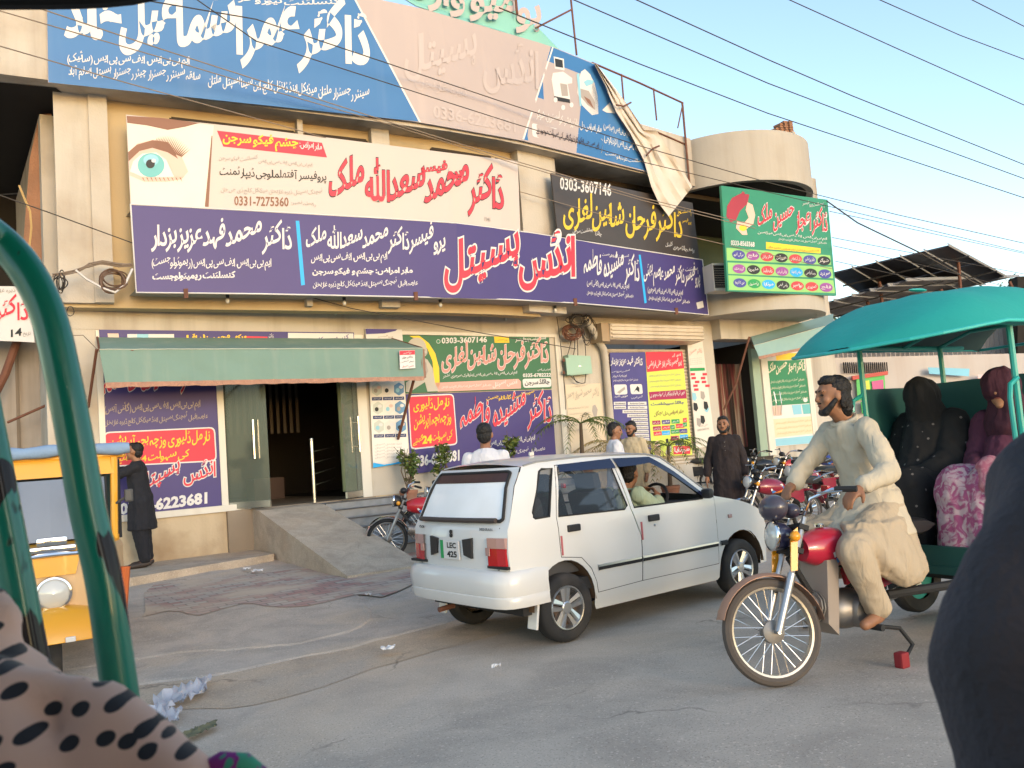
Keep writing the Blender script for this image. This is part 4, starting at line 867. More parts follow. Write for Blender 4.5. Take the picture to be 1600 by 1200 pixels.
s.text('p', 'ڈاکٹر فرحان شاہین لغاری', (690, 583), (857, 575), 50, bold=0.02, slope=0.3, outline=('o', 0.028), gap=0.0, space=0.08); s.text('w', MBBS + ' پیڈیاٹرک سرجری نشتر', (692, 593), (808, 586), 9); s.text('w', 'ایم بی بی ایس', (840, 581), (860, 580), 5); s.text('w', '0335-6782222', (817, 589.5), (861, 588.5), 6, bold=0.035)
s.rrect('wb', (816, 592), (861, 591), (861.5, 604.5), (818, 606), 4); s.text('k', 'چائلڈ سرجن', (820, 604), (859, 602), 10.5, up=0.007, bold=0.03, slope=0.02); s.text('w', 'انڈس ہسپتال', (770, 607), (808, 602), 11); s.text('w', TEACH, (690, 608), (768, 605), 8)
L2 = dict(LET); L2.update(arc=('yellow_arc', i_yel), baby=('baby_picture', ink('baby', (0.44, 0.41, 0.35))), gcir=('icon', i_green)); s.build(s.root, L2)
# purple gynaecologist sign
s = sign('gynaecologist_sign', 'purple sign with red 24 hour panel behind the potted plants', 'sign', LW, 0.05, (755, 725))
s.panel('panel', m_purpb, s.root, [(634, 616), (862, 609)], [(642, 741), (869, 713)], 0.03, 4)
s.rrect('o', (637, 618), (709, 615), (715, 695), (642, 703), 7); s.rrect('red', (639, 620), (707.5, 617), (713.5, 693), (643.5, 700.5), 6, 0.005)
s.text('y', 'نارمل ڈلیوری', (646, 645), (702, 640), 23, up=0.009, bold=0.014); s.text('y', 'وزچہ بچہ آپریشن', (647, 674), (705, 664), 25, up=0.009, bold=0.014); s.text('y', 'کی سہولت', (676, 693), (707, 688), 18, up=0.009, bold=0.012); s.text('y', '24', (660, 694), (675, 692), 13, up=0.009, bold=0.05); s.text('y', 'گھنٹے', (645, 697), (661, 695), 17, up=0.009, bold=0.014)
s.text('w', '0336-6223681', (643, 731), (718, 720), 18, bold=0.045); s.text('y', 'اسپیشلسٹ گائناکالوجسٹ', (760, 628), (836, 623), 14, bold=0.008); s.text('r', 'ڈاکٹر مشیدہ فاطمہ', (719, 682), (862, 670), 63, bold=0.02, slope=0.34, outline=('o', 0.026)); s.text('w', MBBS, (765, 701), (836, 691), 13, bold=0.012); s.text('w', TEACH, (722, 723), (852, 706), 12, bold=0.01)
s.build(s.root, LET)
# faint wall notice
s = sign('wall_notice', 'faded cream notice with small heart drawing below the green box', 'sign', LW, 0.012, (915, 705))
s.panel('panel', mat('faded notice', (0.60, 0.50, 0.37), 0.8, var=0.04), s.root, [(883, 601), (938, 599)], [(893, 707), (948, 704)], 0.008, 2)
s.text('g', 'کنسلٹنٹ کارڈیالوجسٹ', (892, 606), (918, 604), 5); s.text('fgr', 'ڈاکٹر محمد شیراز احمد', (886, 627), (936, 622), 18, bold=0.012); 
for k in range(5): s.text('fgr', TEACH, (888 + k, 641 + k * 8.5), (920 + k * 3.5, 638 + k * 8.5), 5.5)
s.poly('gy', [(926, 634), (930, 632), (934, 640), (932, 652), (928, 651), (925, 642)], 0.004)
L2 = dict(LET); L2['fgr'] = ('faded_lettering', ink('pale grey', (0.40, 0.35, 0.28))); s.build(s.root, L2)
# posters on the shutter
s = sign('rheumatology_poster', 'purple poster with two grey pictures and white list boxes on the shutter', 'poster', LW, 0.0, (990, 700))
s.panel('panel', mat('purple poster', (0.06, 0.05, 0.20), 0.45), s.root, [(953, 551), (1008, 550)], [(962, 706), (1018, 704)], 0.02, 2)
s.text('w', 'ڈاکٹر فہد عزیز بزدار', (954, 572), (1004, 574), 17, bold=0.03); s.text('w', 'کنسلٹنٹ ریمیٹولوجسٹ', (956, 583), (984, 582), 5.5); s.text('w', MBBS, (957, 591), (979, 590), 5.5); s.text('w', TEACH, (958, 597), (997, 596), 6, bold=0.01)
s.rrect('wb', (959, 601), (979, 600.5), (980.5, 616), (961, 617), 3); s.rrect('wb', (984, 600.5), (1003, 600), (1004.5, 615.5), (986, 616), 3); s.poly('gy', [(964, 613), (976, 604), (977, 608), (968, 615)], 0.006); s.poly('pk', [(990, 613), (996, 603), (999, 606), (999, 613), (994, 609)], 0.006); s.text('w', 'جوڑوں کا درد', (960, 622), (981, 621), 5, bold=0.01); s.text('w', 'گنٹھیا، کمر درد', (986, 624), (1004, 623), 6, bold=0.01)
for k, (a, b) in enumerate(((959, 978), (959, 978), (972, 1011), (979, 1011.5), (985, 1012), (985, 1012.5), (986, 1013), (984, 1013.5), (984, 1014), (985, 1014.5), (996, 1015))):
    y = 628 + k * 6.3
    s.quad('wb', (a + k * .4, y), (b, y - .5), (b + .3, y + 4.6), (a + k * .4, y + 5)); s.text('k', 'Rheumatoid Arthritis', (a + k * .4 + 2, y + 3.8), (b - 1, y + 3.4), 2.6, up=0.008)
    if k < 2: s.quad('wb', (981, y), (1010 + k, y - .5), (1010.3 + k, y + 4.6), (981, y + 5)); s.text('k', 'Osteo Arthritis', (984, y + 3.8), (1007, y + 3.4), 2.6, up=0.008)
s.build(s.root, LET)
s = sign('heart_poster', 'lime and red heart clinic poster on the shutter', 'poster', LW, 0.0, (1050, 708))
s.panel('panel', i_lime, s.root, [(1008.4, 550), (1066, 549)], [(1018.4, 713), (1082, 711)], 0.02, 2)
s.poly('red', [(1008.6, 550), (1066, 549), (1069, 575.5), (1011, 581.5)]); s.text('w', 'لاہور کے', (1050, 558), (1064, 557), 6); s.text('w', 'پروفیسر ڈاکٹر ایاز علی قریشی', (1012, 577), (1065, 572), 16, bold=0.014)
for k in range(3): s.text('g', TEACH, (1014 + k, 590 + k * 8.5), (1064, 587.5 + k * 8.5), 6.5, bold=0.005)
s.quad('mar', (1014, 612.5), (1071.5, 608.5), (1073, 622.5), (1015.5, 625.5)); s.text('w', 'بچوں کی ایکو کارڈیوگرافی کی سہولت موجود ہے', (1016, 622), (1070, 617.5), 9, up=0.008, bold=0.01); s.text('pu', 'چائلڈ سپیشلسٹ', (1017, 635.5), (1069, 632.5), 7, bold=0.03, slope=0.0, stretch=.8); s.text('brown', 'ماہر امراض دل بچگان', (1022, 652), (1068, 647), 10)
bx_ = [('mar', 1019, 664), ('pu', 1034, 663), ('gr', 1049, 662), ('red', 1067, 660, 6), ('mar', 1020, 673), ('red', 1034, 672), ('gr', 1047, 671, 7), ('red', 1056, 669), ('gr', 1067, 667, 6), ('red', 1021, 681), ('cyb', 1034, 680), ('gr', 1048, 678), ('pu', 1061, 677), ('mar', 1048, 688), ('cyb', 1062, 686), ('pu', 1055, 696), ('red', 1052, 710, 26, 13)]
for k, b in enumerate(bx_):
    wd_, h_ = (b[3] if len(b) > 3 else 12.5), (b[4] if len(b) > 4 else 6.5); s.quad(b[0], (b[1], b[2] - h_), (b[1] + wd_, b[2] - h_ - .8), (b[1] + wd_ + .6, b[2] - .8), (b[1] + .6, b[2]), 0.004 + 0.0003 * (k % 3)); s.text('w', wd[k % 21], (b[1] + 1.5, b[2] - 1.2), (b[1] + wd_ - .6, b[2] - 2), h_ - 2.5, up=0.009, bold=0.02)
s.poly('sk', [(1023, 690), (1028, 688), (1031, 694), (1033, 706), (1032, 713), (1024, 713), (1022, 702)], 0.004); s.poly('pw', [(1042, 700), (1048, 696), (1049, 706), (1043, 710)], 0.005); s.poly('pk', [(1040, 686), (1044, 685), (1045, 692), (1041, 693)], 0.005); s.poly('gy', [(1040, 704), (1050, 699), (1046, 712), (1040, 713)], 0.004)
L2 = dict(LET); L2['cyb'] = ('badge', i_cyan); L2['gr'] = ('badge', i_mgreen); s.build(s.root, L2)
s = sign('pillar_poster', 'tall narrow white poster with small red boxes on the pillar', 'poster', LW, 0.045, (1098, 690))
s.panel('panel', mat('off white poster', (0.66, 0.60, 0.53), 0.5, var=0.06), s.root, [(1073.5, 528), (1097, 528)], [(1088, 700), (1118, 697)], 0.02, 2)
s.poly('lb', [(1074, 528.5), (1096, 528.5), (1096, 532), (1087, 535), (1075, 532)]); s.quad('red', (1075, 532), (1084, 534), (1084, 537), (1075, 537)); s.text('p', 'ڈاکٹر حسین', (1077, 556), (1097, 553), 10); s.quad('gr', (1078, 575), (1101, 574.5), (1101.5, 579), (1078.5, 580))
for k in range(9): x = 1079 + (k % 2) * 14 + k * .7 + (4 if k % 3 == 1 else 0); y = 583 + (k // 2) * 6; s.quad('prd', (x, y), (x + 7, y - .3), (x + 7, y + 3.5), (x, y + 3.8))
for x, y, k_ in ((1085, 620, 'plb'), (1098, 618, 'gy'), (1087, 636, 'pk'), (1103, 634, 'pk'), (1104, 638, 'plb'), (1098, 656, 'pk'), (1092, 660, 'gy')): s.poly(k_, [(x - 3.5, y - 7), (x + 2, y - 6), (x + 4, y + 2), (x + 1, y + 7), (x - 3, y + 4)], 0.004 + .0004 * (x % 3))
s.text('g', 'ملنے کا پتہ', (1092, 668), (1106, 666), 4); s.text('g', '0303-3607146', (1090, 674), (1108, 671), 3.5)
for k in range(4): s.text('p', 'ٹیچنگ ہسپتال', (1077, 562 + k * 3), (1097, 560 + k * 3), 2.2)
s.build(s.root, LET)
# right hand green poster board
s = sign('window_board', 'dark green poster board with photo row in the right window', 'sign', LW, 0.03, (1240, 690))
s.panel('panel', i_white, s.root, [(1196, 550), (1262, 548)], [(1210, 698), (1280, 692)], 0.03, 2)
s.quad('grn', (1199, 564), (1256, 562), (1267.5, 630), (1207, 634)); s.quad('yb', (1212, 551), (1256, 552), (1257.5, 561), (1213, 563)); s.text('cream', 'ڈاکٹر اعجاز حسین ملک', (1200, 588), (1258, 583), 22, bold=0.03)
for k in range(4): s.text('cream', TEACH, (1204 + k, 600 + k * 9.5), (1257 + k * 2, 596 + k * 9.5), 7.5, bold=0.005)
for k, c in enumerate(('sk', 'pw', 'plb', 'tl')): s.quad(c, (1206 + k * 15.5, 635 - k), (1220 + k * 15.5, 634 - k), (1222 + k * 15.5, 649 - k), (1209 + k * 15.5, 650 - k))
s.quad('crb', (1208, 655), (1271, 650), (1273, 677), (1211, 684)); s.quad('lbx', (1211, 686), (1273, 680), (1275, 692), (1212, 697))
for k in range(3): s.text('yfade', TEACH, (1212 + k, 664 + k * 8), (1268, 659 + k * 8), 6)
for k in range(3): s.ell('plb', (1219 + k * 9, 690.5 - k), 3.4, 4.2, 0.006)
s.ell('wb', (1258.5, 625), 3.4, 3.4, 0.006); L2 = dict(LET); L2.update(grn=('green_field', i_green), cream=('lettering', ink('cream ink', (0.66, 0.6, 0.46))), crb=('cream_field', ink('cream field', (0.66, 0.56, 0.38))), yfade=('faded_lettering', ink('ochre fade', (0.5, 0.4, 0.22)))); s.build(s.root, L2)
for k in range(2):
    p = MB(); p.tube([s.P(1209 + k * 9, 612, .06), s.P(1213 + k * 8, 630, .12), s.P(1211 + k * 9, 648, .06)], 0.014, 6); p.build('handle', m_steel, s.root)
# white poster at the far left
FS = Surf([(-30, 12.15), (10, 12.15)])
s = sign('left_poster', 'white poster with red script and number 14 at far left', 'poster', FS, 0, (20, 533))
s.panel('panel', i_white, s.root, [(-90, 446), (30, 447.5), (45, 465)], [(-90, 531), (20, 533), (54, 535)], 0.02, 6)
s.text('r', 'ڈاکٹر محمد', (-75, 512), (44, 508), 50, bold=0.02, slope=0.4, outline=('o', 0.03)); s.text('k', '14', (17, 527), (34, 524), 12, bold=0.02); s.text('g', 'تاریخ', (36, 526), (48, 526), 8); s.text('g', 'ڈیرہ غازیخان', (-20, 460), (24, 458), 9); s.build(s.root, LET)
# ------------------------------------------------------------------ white hatchback
def lettering(mb, txt, M, wdt, hgt, bold=0.02):
    """Letters set in the XY plane of M, scaled to a box."""
    V, Fc = layout(txt, bold); x0, x1 = min(v[0] for v in V), max(v[0] for v in V); y0, y1 = min(v[1] for v in V), max(v[1] for v in V)
    b = len(mb.V)
    for x, y, l in V: mb.v(M @ Vector(((x - x0) / (x1 - x0) * wdt - wdt / 2, (y - y0) / (y1 - y0) * hgt - hgt / 2, l * 0.0003)))
    for f in Fc: mb.f([i + b for i in f])
from mathutils.geometry import tessellate_polygon
def interp(pts, x):
    if x <= pts[0][0]: return pts[0][1]
    for a, b in zip(pts, pts[1:]):
        if x <= b[0]: return a[1] + (b[1] - a[1]) * (x - a[0]) / (b[0] - a[0])
    return pts[-1][1]
def car_half(x, z):
    """Half width of the body at station x, height z."""
    y = interp([(0.18, .655), (0.30, .682), (0.45, .695), (0.62, .70), (0.90, .698), (0.97, .688), (1.20, .632), (1.36, .580), (1.40, .555), (1.45, .50)], z)
    y -= 0.05 * sst(2.1, 2.68, x) + 0.035 * sst(-0.2, -0.56, x)
    return y
def panel(outer, holes, fn, step=0.07):
    """A filled 2D outline with openings, cut into a fine grid and bent onto a body surface."""
    loops = [[Vector((a, b, 0)) for a, b in l] for l in [outer] + holes]
    flat = [p for l in loops for p in l]; tris = tessellate_polygon(loops)
    bm = bmesh.new(); vs = [bm.verts.new(p) for p in flat]
    for t in tris:
        try: bm.faces.new([vs[i] for i in t])
        except ValueError: pass
    xs = [p.x for p in flat]; zs = [p.y for p in flat]
    for ax, lo, hi in ((0, min(xs), max(xs)), (1, min(zs), max(zs))):
        n = int((hi - lo) / step)
        for k in range(1, n + 1):
            co = [0, 0, 0]; co[ax] = lo + (hi - lo) * k / (n + 1); no = [0, 0, 0]; no[ax] = 1
            bmesh.ops.bisect_plane(bm, geom=bm.verts[:] + bm.edges[:] + bm.faces[:], plane_co=co, plane_no=no, dist=1e-5)
    bm.verts.index_update(); V = [fn(v.co.x, v.co.y) for v in bm.verts]; Fc = [[v.index for v in f.verts] for f in bm.faces]; bm.free()
    return V, Fc
def add(mb, VF, flip=False):
    b = len(mb.V)
    for p in VF[0]: mb.v(p)
    for f in VF[1]: mb.f([i + b for i in (f[::-1] if flip else f)])
m_paint = mat('white car paint', (0.63, 0.625, 0.605), 0.30, var=0.03, vs=1.5, coat=0.6, dirt=((0.52, 0.49, 0.43), 0.25, 1.2))
m_cglass = mat('car glass', (0.05, 0.065, 0.085), 0.03, var=0.0, spec=0.9, alpha=0.5)
m_rglass = mat('sky pale dusty rear glass', (0.93, 0.92, 0.89), 0.12, var=0.14, vs=3.0, spec=0.6, alpha=0.98)  # pale base stands in for reflected sky as well as dust film
m_visor = mat('dark blue visor', (0.012, 0.016, 0.045), 0.12, spec=0.7)
m_int = mat('car interior', (0.03, 0.03, 0.032), 0.85)
m_tyre = mat('tyre rubber', (0.022, 0.022, 0.023), 0.85, var=0.3, vs=6, dirt=((0.10, 0.08, 0.065), 0.5, 3))
m_alloy = mat('alloy', (0.60, 0.60, 0.60), 0.28, 0.9, var=0.08)
m_chrome = mat('chrome', (0.7, 0.7, 0.7), 0.12, 1.0, var=0.03)
m_redl = mat('red lamp lens', (0.42, 0.01, 0.015), 0.15, spec=0.6, coat=0.5); m_pinkl = mat('clear lamp lens', (0.42, 0.25, 0.22), 0.15, spec=0.6, coat=0.5); m_amber = mat('amber lens', (0.75, 0.30, 0.01), 0.2, coat=0.5)
CAR = thing('car', 'white boxy hatchback turning out, seen from its rear right corner', 'car', (-0.1319 + 0.618 * 0.03, 7.2622 - 0.786 * 0.03, 0), 0.667)
arch = lambda cx, cz, rx, rz, a0, a1, n=14: [(cx + rx * math.cos(R(a)), cz + rz * math.sin(R(a))) for a in [a0 + (a1 - a0) * i / n for i in range(n + 1)]]
roofl = [(-0.27, 1.385), (-0.10, 1.412), (0.4, 1.425), (1.0, 1.408), (1.14, 1.398), (1.30, 1.362)]
outline = [(-0.46, 0.40), (-0.36, 0.40)] + arch(-0.02, 0.29, 0.315, 0.345, 162, -8) + [(0.31, 0.20), (1.84, 0.20)] + arch(2.2, 0.28, 0.335, 0.335, 190, 0) + [(2.55, 0.30), (2.655, 0.42), (2.66, 0.60), (2.60, 0.76), (2.42, 0.835), (2.22, 0.89), (1.87, 0.962)] + roofl[::-1] + [(-0.38, 1.24), (-0.49, 0.985), (-0.525, 0.92), (-0.535, 0.75), (-0.53, 0.62)]
h_q = [(-0.275, 0.995), (-0.265, 0.985), (-0.125, 0.985), (0.025, 1.352), (-0.085, 1.352), (-0.115, 1.335), (-0.275, 1.03)]
h_r = [(-0.035, 0.975), (0.695, 0.958), (0.735, 0.985), (0.665, 1.36), (0.085, 1.352)]
h_f = [(0.81, 0.962), (1.70, 0.955), (1.715, 0.965), (1.345, 1.225), (1.13, 1.352), (0.745, 1.362)]
apert = [(-0.06, 0.97), (0.06, 1.375), (0.70, 1.388), (1.16, 1.373), (1.37, 1.238), (1.79, 0.962), (1.86, 0.955), (1.855, 0.345), (0.84, 0.345), (0.325, 0.33), (0.31, 0.42), (0.26, 0.53), (0.16, 0.63), (-0.05, 0.66)]
d_r = [(-0.055, 0.97), (0.065, 1.370), (0.695, 1.383), (0.765, 0.95), (0.855, 0.715), (0.836, 0.35), (0.33, 0.335), (0.315, 0.42), (0.264, 0.535), (0.163, 0.635), (-0.045, 0.665)]
d_f = [(0.704, 1.383), (1.158, 1.368), (1.367, 1.234), (1.785, 0.958), (1.855, 0.951), (1.85, 0.35), (0.845, 0.35), (0.864, 0.715), (0.774, 0.95)]
body = MB()
for sg in (-1, 1):
    add(body, panel(outline, [h_q, apert], lambda x, z: Vector((x, sg * car_half(x, z), z))), sg > 0)
def zroof(x): return interp(roofl, x)
rows = []
for k in range(22):
    x = -0.27 + 1.57 * k / 21; e = car_half(x, zroof(x)); rows.append([Vector((x - 0.03 * (1 - (j / 10 - 1) ** 2) * (1 - k / 21) + 0.05 * (1 - (j / 10 - 1) ** 2) * sst(14, 21, k), e * (j / 10 - 1), zroof(x) + 0.035 * (1 - (j / 10 - 1) ** 2))) for j in range(21)])
body.grid(rows)
hood = [(1.87, 0.962), (2.22, 0.89), (2.42, 0.835), (2.60, 0.76), (2.66, 0.60), (2.655, 0.42), (2.55, 0.30)]
rows = []
for x, z in hood:
    e = car_half(x, z); rows.append([Vector((x + 0.04 * (1 - (j / 10 - 1) ** 2), e * (j / 10 - 1), z + (0.03 * (1 - (j / 10 - 1) ** 2) if z > .7 else 0))) for j in range(21)])
body.grid(rows)
rear = [(-0.27, 1.385), (-0.38, 1.24), (-0.49, 0.985), (-0.525, 0.92), (-0.535, 0.75), (-0.53, 0.62), (-0.46, 0.40)]
def rear_pt(y, z, out=0.0):
    x = interp([(0.40, -0.46), (0.62, -0.53), (0.75, -0.535), (0.92, -0.525), (0.985, -0.49), (1.24, -0.38), (1.385, -0.27)], z)
    return Vector((x - 0.05 * (1 - (y / 0.66) ** 2) * (1 if z < 1 else max(0.6, 1)) - out, y, z + out * 0.3))
rows = []
for z in (1.385, 1.31, 1.24, 1.16, 1.07, 0.985, 0.955, 0.92, 0.83, 0.75, 0.62, 0.40):
    e = car_half(rear_pt(0, z).x + .05, z); rows.append([rear_pt(e * (j / 10 - 1), z) for j in range(21)])
body.grid(rows)
body.build('body', m_paint, CAR, smooth=True, world=False, angle=28)
# inner shell and cabin
ci = MB(); ci.box((0.75, 0, 0.42), (2.1, 1.30, 0.10)); ci.box((1.72, 0, 0.80), (0.35, 1.26, 0.26), bev=.05); ci.box((-0.32, 0, 0.90), (0.30, 1.22, 0.04)); ci.box((-0.42, 0, 0.66), (0.06, 1.2, 0.5))
ci.build('cabin', m_int, CAR, world=False)
q = MB(); q.box((1.05, 0, 0.33), (2.9, 1.24, 0.14)); q.build('underbody', m_black, CAR, world=False)
def seat(x, y, wd_):
    q = MB(); q.box((x, y, 0.58), (0.48, wd_, 0.16), bev=.05); q.box((x - 0.24, y, 0.86), (0.14, wd_, 0.56), rot('Y', -14), bev=.05)
    for yy in ([y] if wd_ < .7 else [y - .33, y + .33]): q.box((x - 0.32, yy, 1.2), (0.09, 0.26, 0.16), rot('Y', -10), bev=.035)
    q.build('seat', mat('grey seat cloth', (0.07, 0.07, 0.075), 0.9), CAR, world=False, smooth=True)
seat(0.95, -0.33, 0.48); seat(0.95, 0.33, 0.48); seat(0.12, 0, 1.2)
q = MB(); q.tube([Vector((1.42, -0.33, 0.95)) + rot('Y', -62).to_3x3() @ Vector((0.18 * math.cos(a), 0.18 * math.sin(a), 0)) for a in [i * math.pi / 12 for i in range(24)]], 0.014, 6, closed=True); q.tube([(1.42, -.33, .95), (1.62, -.33, .85)], 0.02, 6); q.tube([(1.42, -.50, .95), (1.42, -.16, .95)], 0.016, 6); q.build('steering_wheel', m_black, CAR, world=False)
# doors with glass, handles, trims
def wall_pt(sg, x, z, out): return Vector((x, sg * (car_half(x, z) + out), z))
def trimline(name, pts, r, m, parent, sg=-1, out=0.0, closed=False):
    q = MB(); q.tube([wall_pt(sg, x, z, out) for x, z in pts], r, 6, closed=closed); return q.build(name, m, parent, world=False)
for sg in (-1, 1):
    for ol, hl, gl in ((d_r, h_r, m_cglass), (d_f, h_f, m_cglass)):
        q = MB(); add(q, panel(ol, [hl], lambda x, z: wall_pt(sg, x, z, 0.001)), sg > 0); dr = q.build('door', m_paint, CAR, smooth=True, world=False)
        if ol is d_r:
            q = MB(); add(q, panel(hl, [], lambda x, z: wall_pt(sg, x, z, -0.014), 0.3), sg > 0); q.build('window', gl, dr, world=False)
        trimline('window_seal', hl, 0.008, m_black, dr, sg, 0.0, True)
        hx, hz = (0.10, 0.872) if ol is d_r else (1.02, 0.853)
        q = MB(); q.box(wall_pt(sg, hx, hz, 0.008), (0.13, 0.03, 0.055), bev=.01); q.build('handle', m_blackp, dr, world=False)
        if ol is d_f:
            q = MB(); q.box(wall_pt(sg, 1.03, 0.79, 0.004), (0.022, 0.012, 0.022), bev=.004); q.build('lock', m_chrome, dr, world=False)
        q = MB(); q.box(wall_pt(sg, *((-0.035, 0.75) if ol is d_r else (0.868, 0.76)), 0.004), (0.014, 0.012, 0.15)); q.build('reflector_strip', mat('red reflector', (0.45, 0.12, 0.13), 0.4), dr, world=False)
        x0, x1 = (0.33, 0.832) if ol is d_r else (0.85, 1.845)
        q = MB(); q.grid([[wall_pt(sg, lerp(x0, x1, i / 8), z, o) for i in range(9)] for z, o in ((0.505, 0.001), (0.508, 0.012), (0.532, 0.014), (0.534, 0.001))]); q.build('side_moulding', m_black, dr, world=False)
        q = MB(); q.grid([[wall_pt(sg, lerp(x0, x1, i / 8), z, o) for i in range(9)] for z, o in ((0.533, 0.002), (0.534, 0.0145), (0.549, 0.0125), (0.552, 0.001))]); q.build('chrome_strip', m_alloy, dr, world=False)
        vis = [(0.07, 1.318), (0.085, 1.375), (0.69, 1.388), (0.70, 1.305)] if ol is d_r else [(0.735, 1.31), (0.715, 1.388), (1.155, 1.373), (1.37, 1.238), (1.70, 0.995), (1.66, 0.99), (1.34, 1.205), (1.12, 1.322), (0.95, 1.312)]
        q = MB(); add(q, panel(vis, [], lambda x, z: wall_pt(sg, x, z, 0.012 + 0.02 * sst(1.39, 1.30, z)), 0.1), sg > 0); q.build('rain_visor', m_visor, dr, world=False, smooth=True)
    q = MB(); add(q, panel(h_q, [], lambda x, z: wall_pt(sg, x, z, -0.012), 0.3), sg > 0); q.build('quarter_window', m_cglass, CAR, world=False)
    trimline('window_seal', h_q, 0.01, m_black, CAR, sg, 0.0, True)
    q = MB(); q.grid([[wall_pt(sg, lerp(1.885, 1.985, i / 3), z, o) for i in range(4)] for z, o in ((0.505, 0.001), (0.508, 0.012), (0.534, 0.014), (0.55, 0.001))]); q.build('side_moulding', m_black, CAR, world=False)
    q = MB(); q.box(wall_pt(sg, 2.05, 0.76, 0.004), (0.05, 0.02, 0.035), bev=.006); q.build('side_lamp', m_pinkl, CAR, world=False)
    q = MB(); q.box(wall_pt(sg, 1.70, 1.0, 0.07), (0.07, 0.11, 0.09), bev=.03); q.tube([wall_pt(sg, 1.72, 0.98, -.01), wall_pt(sg, 1.70, 1.0, 0.06)], 0.02, 6); q.build('wing_mirror', m_blackp, CAR, world=False, smooth=True)
    trimline('roof_gutter', [(-0.25, 1.392), (-0.1, 1.413), (0.4, 1.424), (1.0, 1.407), (1.14, 1.397), (1.30, 1.361), (1.84, 0.975)], 0.009, mat('grey gutter', (0.25, 0.25, 0.25), 0.5), CAR, sg, 0.004)
    # wheel wells
    for cx in (-0.02, 2.2):
        q = MB(); q.grid([[Vector((cx + 0.325 * math.cos(a), sg * yy, 0.285 + 0.345 * math.sin(a))) for a in [math.pi * i / 12 for i in range(13)]] for yy in (0.685, 0.40)]); q.grid([[Vector((cx + 0.33 * math.cos(a) * t, sg * 0.40, 0.285 + 0.35 * math.sin(a) * t)) for a in [math.pi * i / 12 for i in range(13)]] for t in (0.02, 1)])
        q.build('wheel_well', mat('muddy well', (0.13, 0.075, 0.04), 0.95, var=0.3, vs=5), CAR, world=False)
    q = MB(); q.box((-0.305, sg * 0.625, 0.27), (0.02, 0.11, 0.24), rot('Y', 10), bev=.006); q.build('mud_flap', m_paint, CAR, world=False)
# windscreen, rear glass, lamps, plate
q = MB(); rows = []
for k in range(9):
    t = k / 8; x, z = lerp(1.845, 1.295, t), lerp(0.972, 1.360, t); e = car_half(x, z) - 0.03; rows.append([Vector((x + 0.10 * (1 - (j / 8 - 1) ** 2), e * (j / 8 - 1), z)) for j in range(17)])
q.grid(rows); q.build('windscreen', m_cglass, CAR, smooth=True, world=False)
rw = [(-0.56, 0.985), (0.56, 0.985), (0.585, 1.0), (0.50, 1.34), (0.47, 1.352), (-0.47, 1.352), (-0.50, 1.34), (-0.585, 1.0)]
q = MB(); add(q, panel(rw, [], lambda y, z: rear_pt(y, z, 0.006), 0.12)); rg = q.build('rear_window', m_rglass, CAR, smooth=True, world=False)
q = MB(); q.tube([rear_pt(y, z, 0.008) for a, b in zip(rw, rw[1:] + rw[:1]) for y, z in [(lerp(a[0], b[0], i / 6), lerp(a[1], b[1], i / 6)) for i in range(6)]], 0.014, 6, closed=True); q.build('window_seal', m_black, rg, world=False)
q = MB(); add(q, panel([(-0.50, 1.275), (0.50, 1.275), (0.485, 1.345), (-0.485, 1.345)], [], lambda y, z: rear_pt(y, z, 0.010), 0.1)); q.build('sun_strip', mat('dark maroon strip', (0.05, 0.02, 0.02), 0.3, var=0.4, vs=4), rg, world=False)
q = MB(); q.tube([rear_pt(y, 0.985, 0.03) for y in (-.54, -.2, .2, .54)], 0.02, 8); q.build('wiper_ledge', mat('brown rubber', (0.06, 0.045, 0.04), 0.6), CAR, world=False)
q = MB(); q.tube([rear_pt(y, z, 0.001) for y, z in ([(-.57, .94)] + [(-.57 + .02, .62)] + [(.55, .62), (.57, .94)])], 0.004, 4); q.build('tailgate_seam', m_int, CAR, world=False)
for sg in (-1, 1):
    for nm, zz0, zz1, m in (('tail_lamp', 0.655, 0.785, m_redl), ('indicator_lamp', 0.787, 0.865, m_pinkl)):
        q = MB(); pl_ = [rear_pt(sg * 0.455, 0.7, 0.016), rear_pt(sg * 0.56, 0.7, 0.018), rear_pt(sg * 0.64, 0.7, 0.010), rear_pt(sg * 0.664, 0.7, -0.012)]
        q.grid([[Vector((p.x, p.y, z)) for p in pl_] for z in (zz0, (zz0 + zz1) / 2, zz1)]); q.grid([[Vector((p.x, p.y, zz1)) for p in pl_], [Vector((p.x + .03, p.y * .98, zz1)) for p in pl_]]); q.grid([[Vector((p.x, p.y, zz0)) for p in pl_], [Vector((p.x + .03, p.y * .98, zz0)) for p in pl_]])
        o = q.build(nm, m, CAR, world=False)
        if nm == 'tail_lamp':
            q = MB(); q.box(rear_pt(sg * 0.468, 0.755, 0.024), (0.006, 0.05, 0.06)); q.build('reversing_lamp', m_pinkl, o, world=False)
            q = MB(); q.box(rear_pt(sg * 0.56, 0.642, 0.012), (0.03, 0.25, 0.02)); q.build('lamp_base', m_black, o, world=False)
    q = MB(); yy = sg * 0.235 + 0.03
    q.prism([rear_pt(yy - sg * .05, .845, .002), rear_pt(yy + sg * .065, .86, .002), rear_pt(yy + sg * .06, .70, .002), rear_pt(yy - sg * .035, .725, .002)], (-0.022, 0, 0)); recalc(q.build('plate_lamp', m_blackp, CAR, world=False))
q = MB(); q.box(rear_pt(0.03, 0.755, 0.01), (0.012, 0.27, 0.15), bev=.005); npl = q.build('number_plate', i_white, CAR, world=False)
q = MB(); q.box(rear_pt(0.14, 0.755, 0.017), (0.003, 0.045, 0.146)); q.build('green_band', i_mgreen, npl, world=False)
MR = lambda y, z, o: Matrix.Translation(rear_pt(y, z, o)) @ Matrix(((0, 0, -1, 0), (-1, 0, 0, 0), (0, 1, 0, 0), (0, 0, 0, 1)))
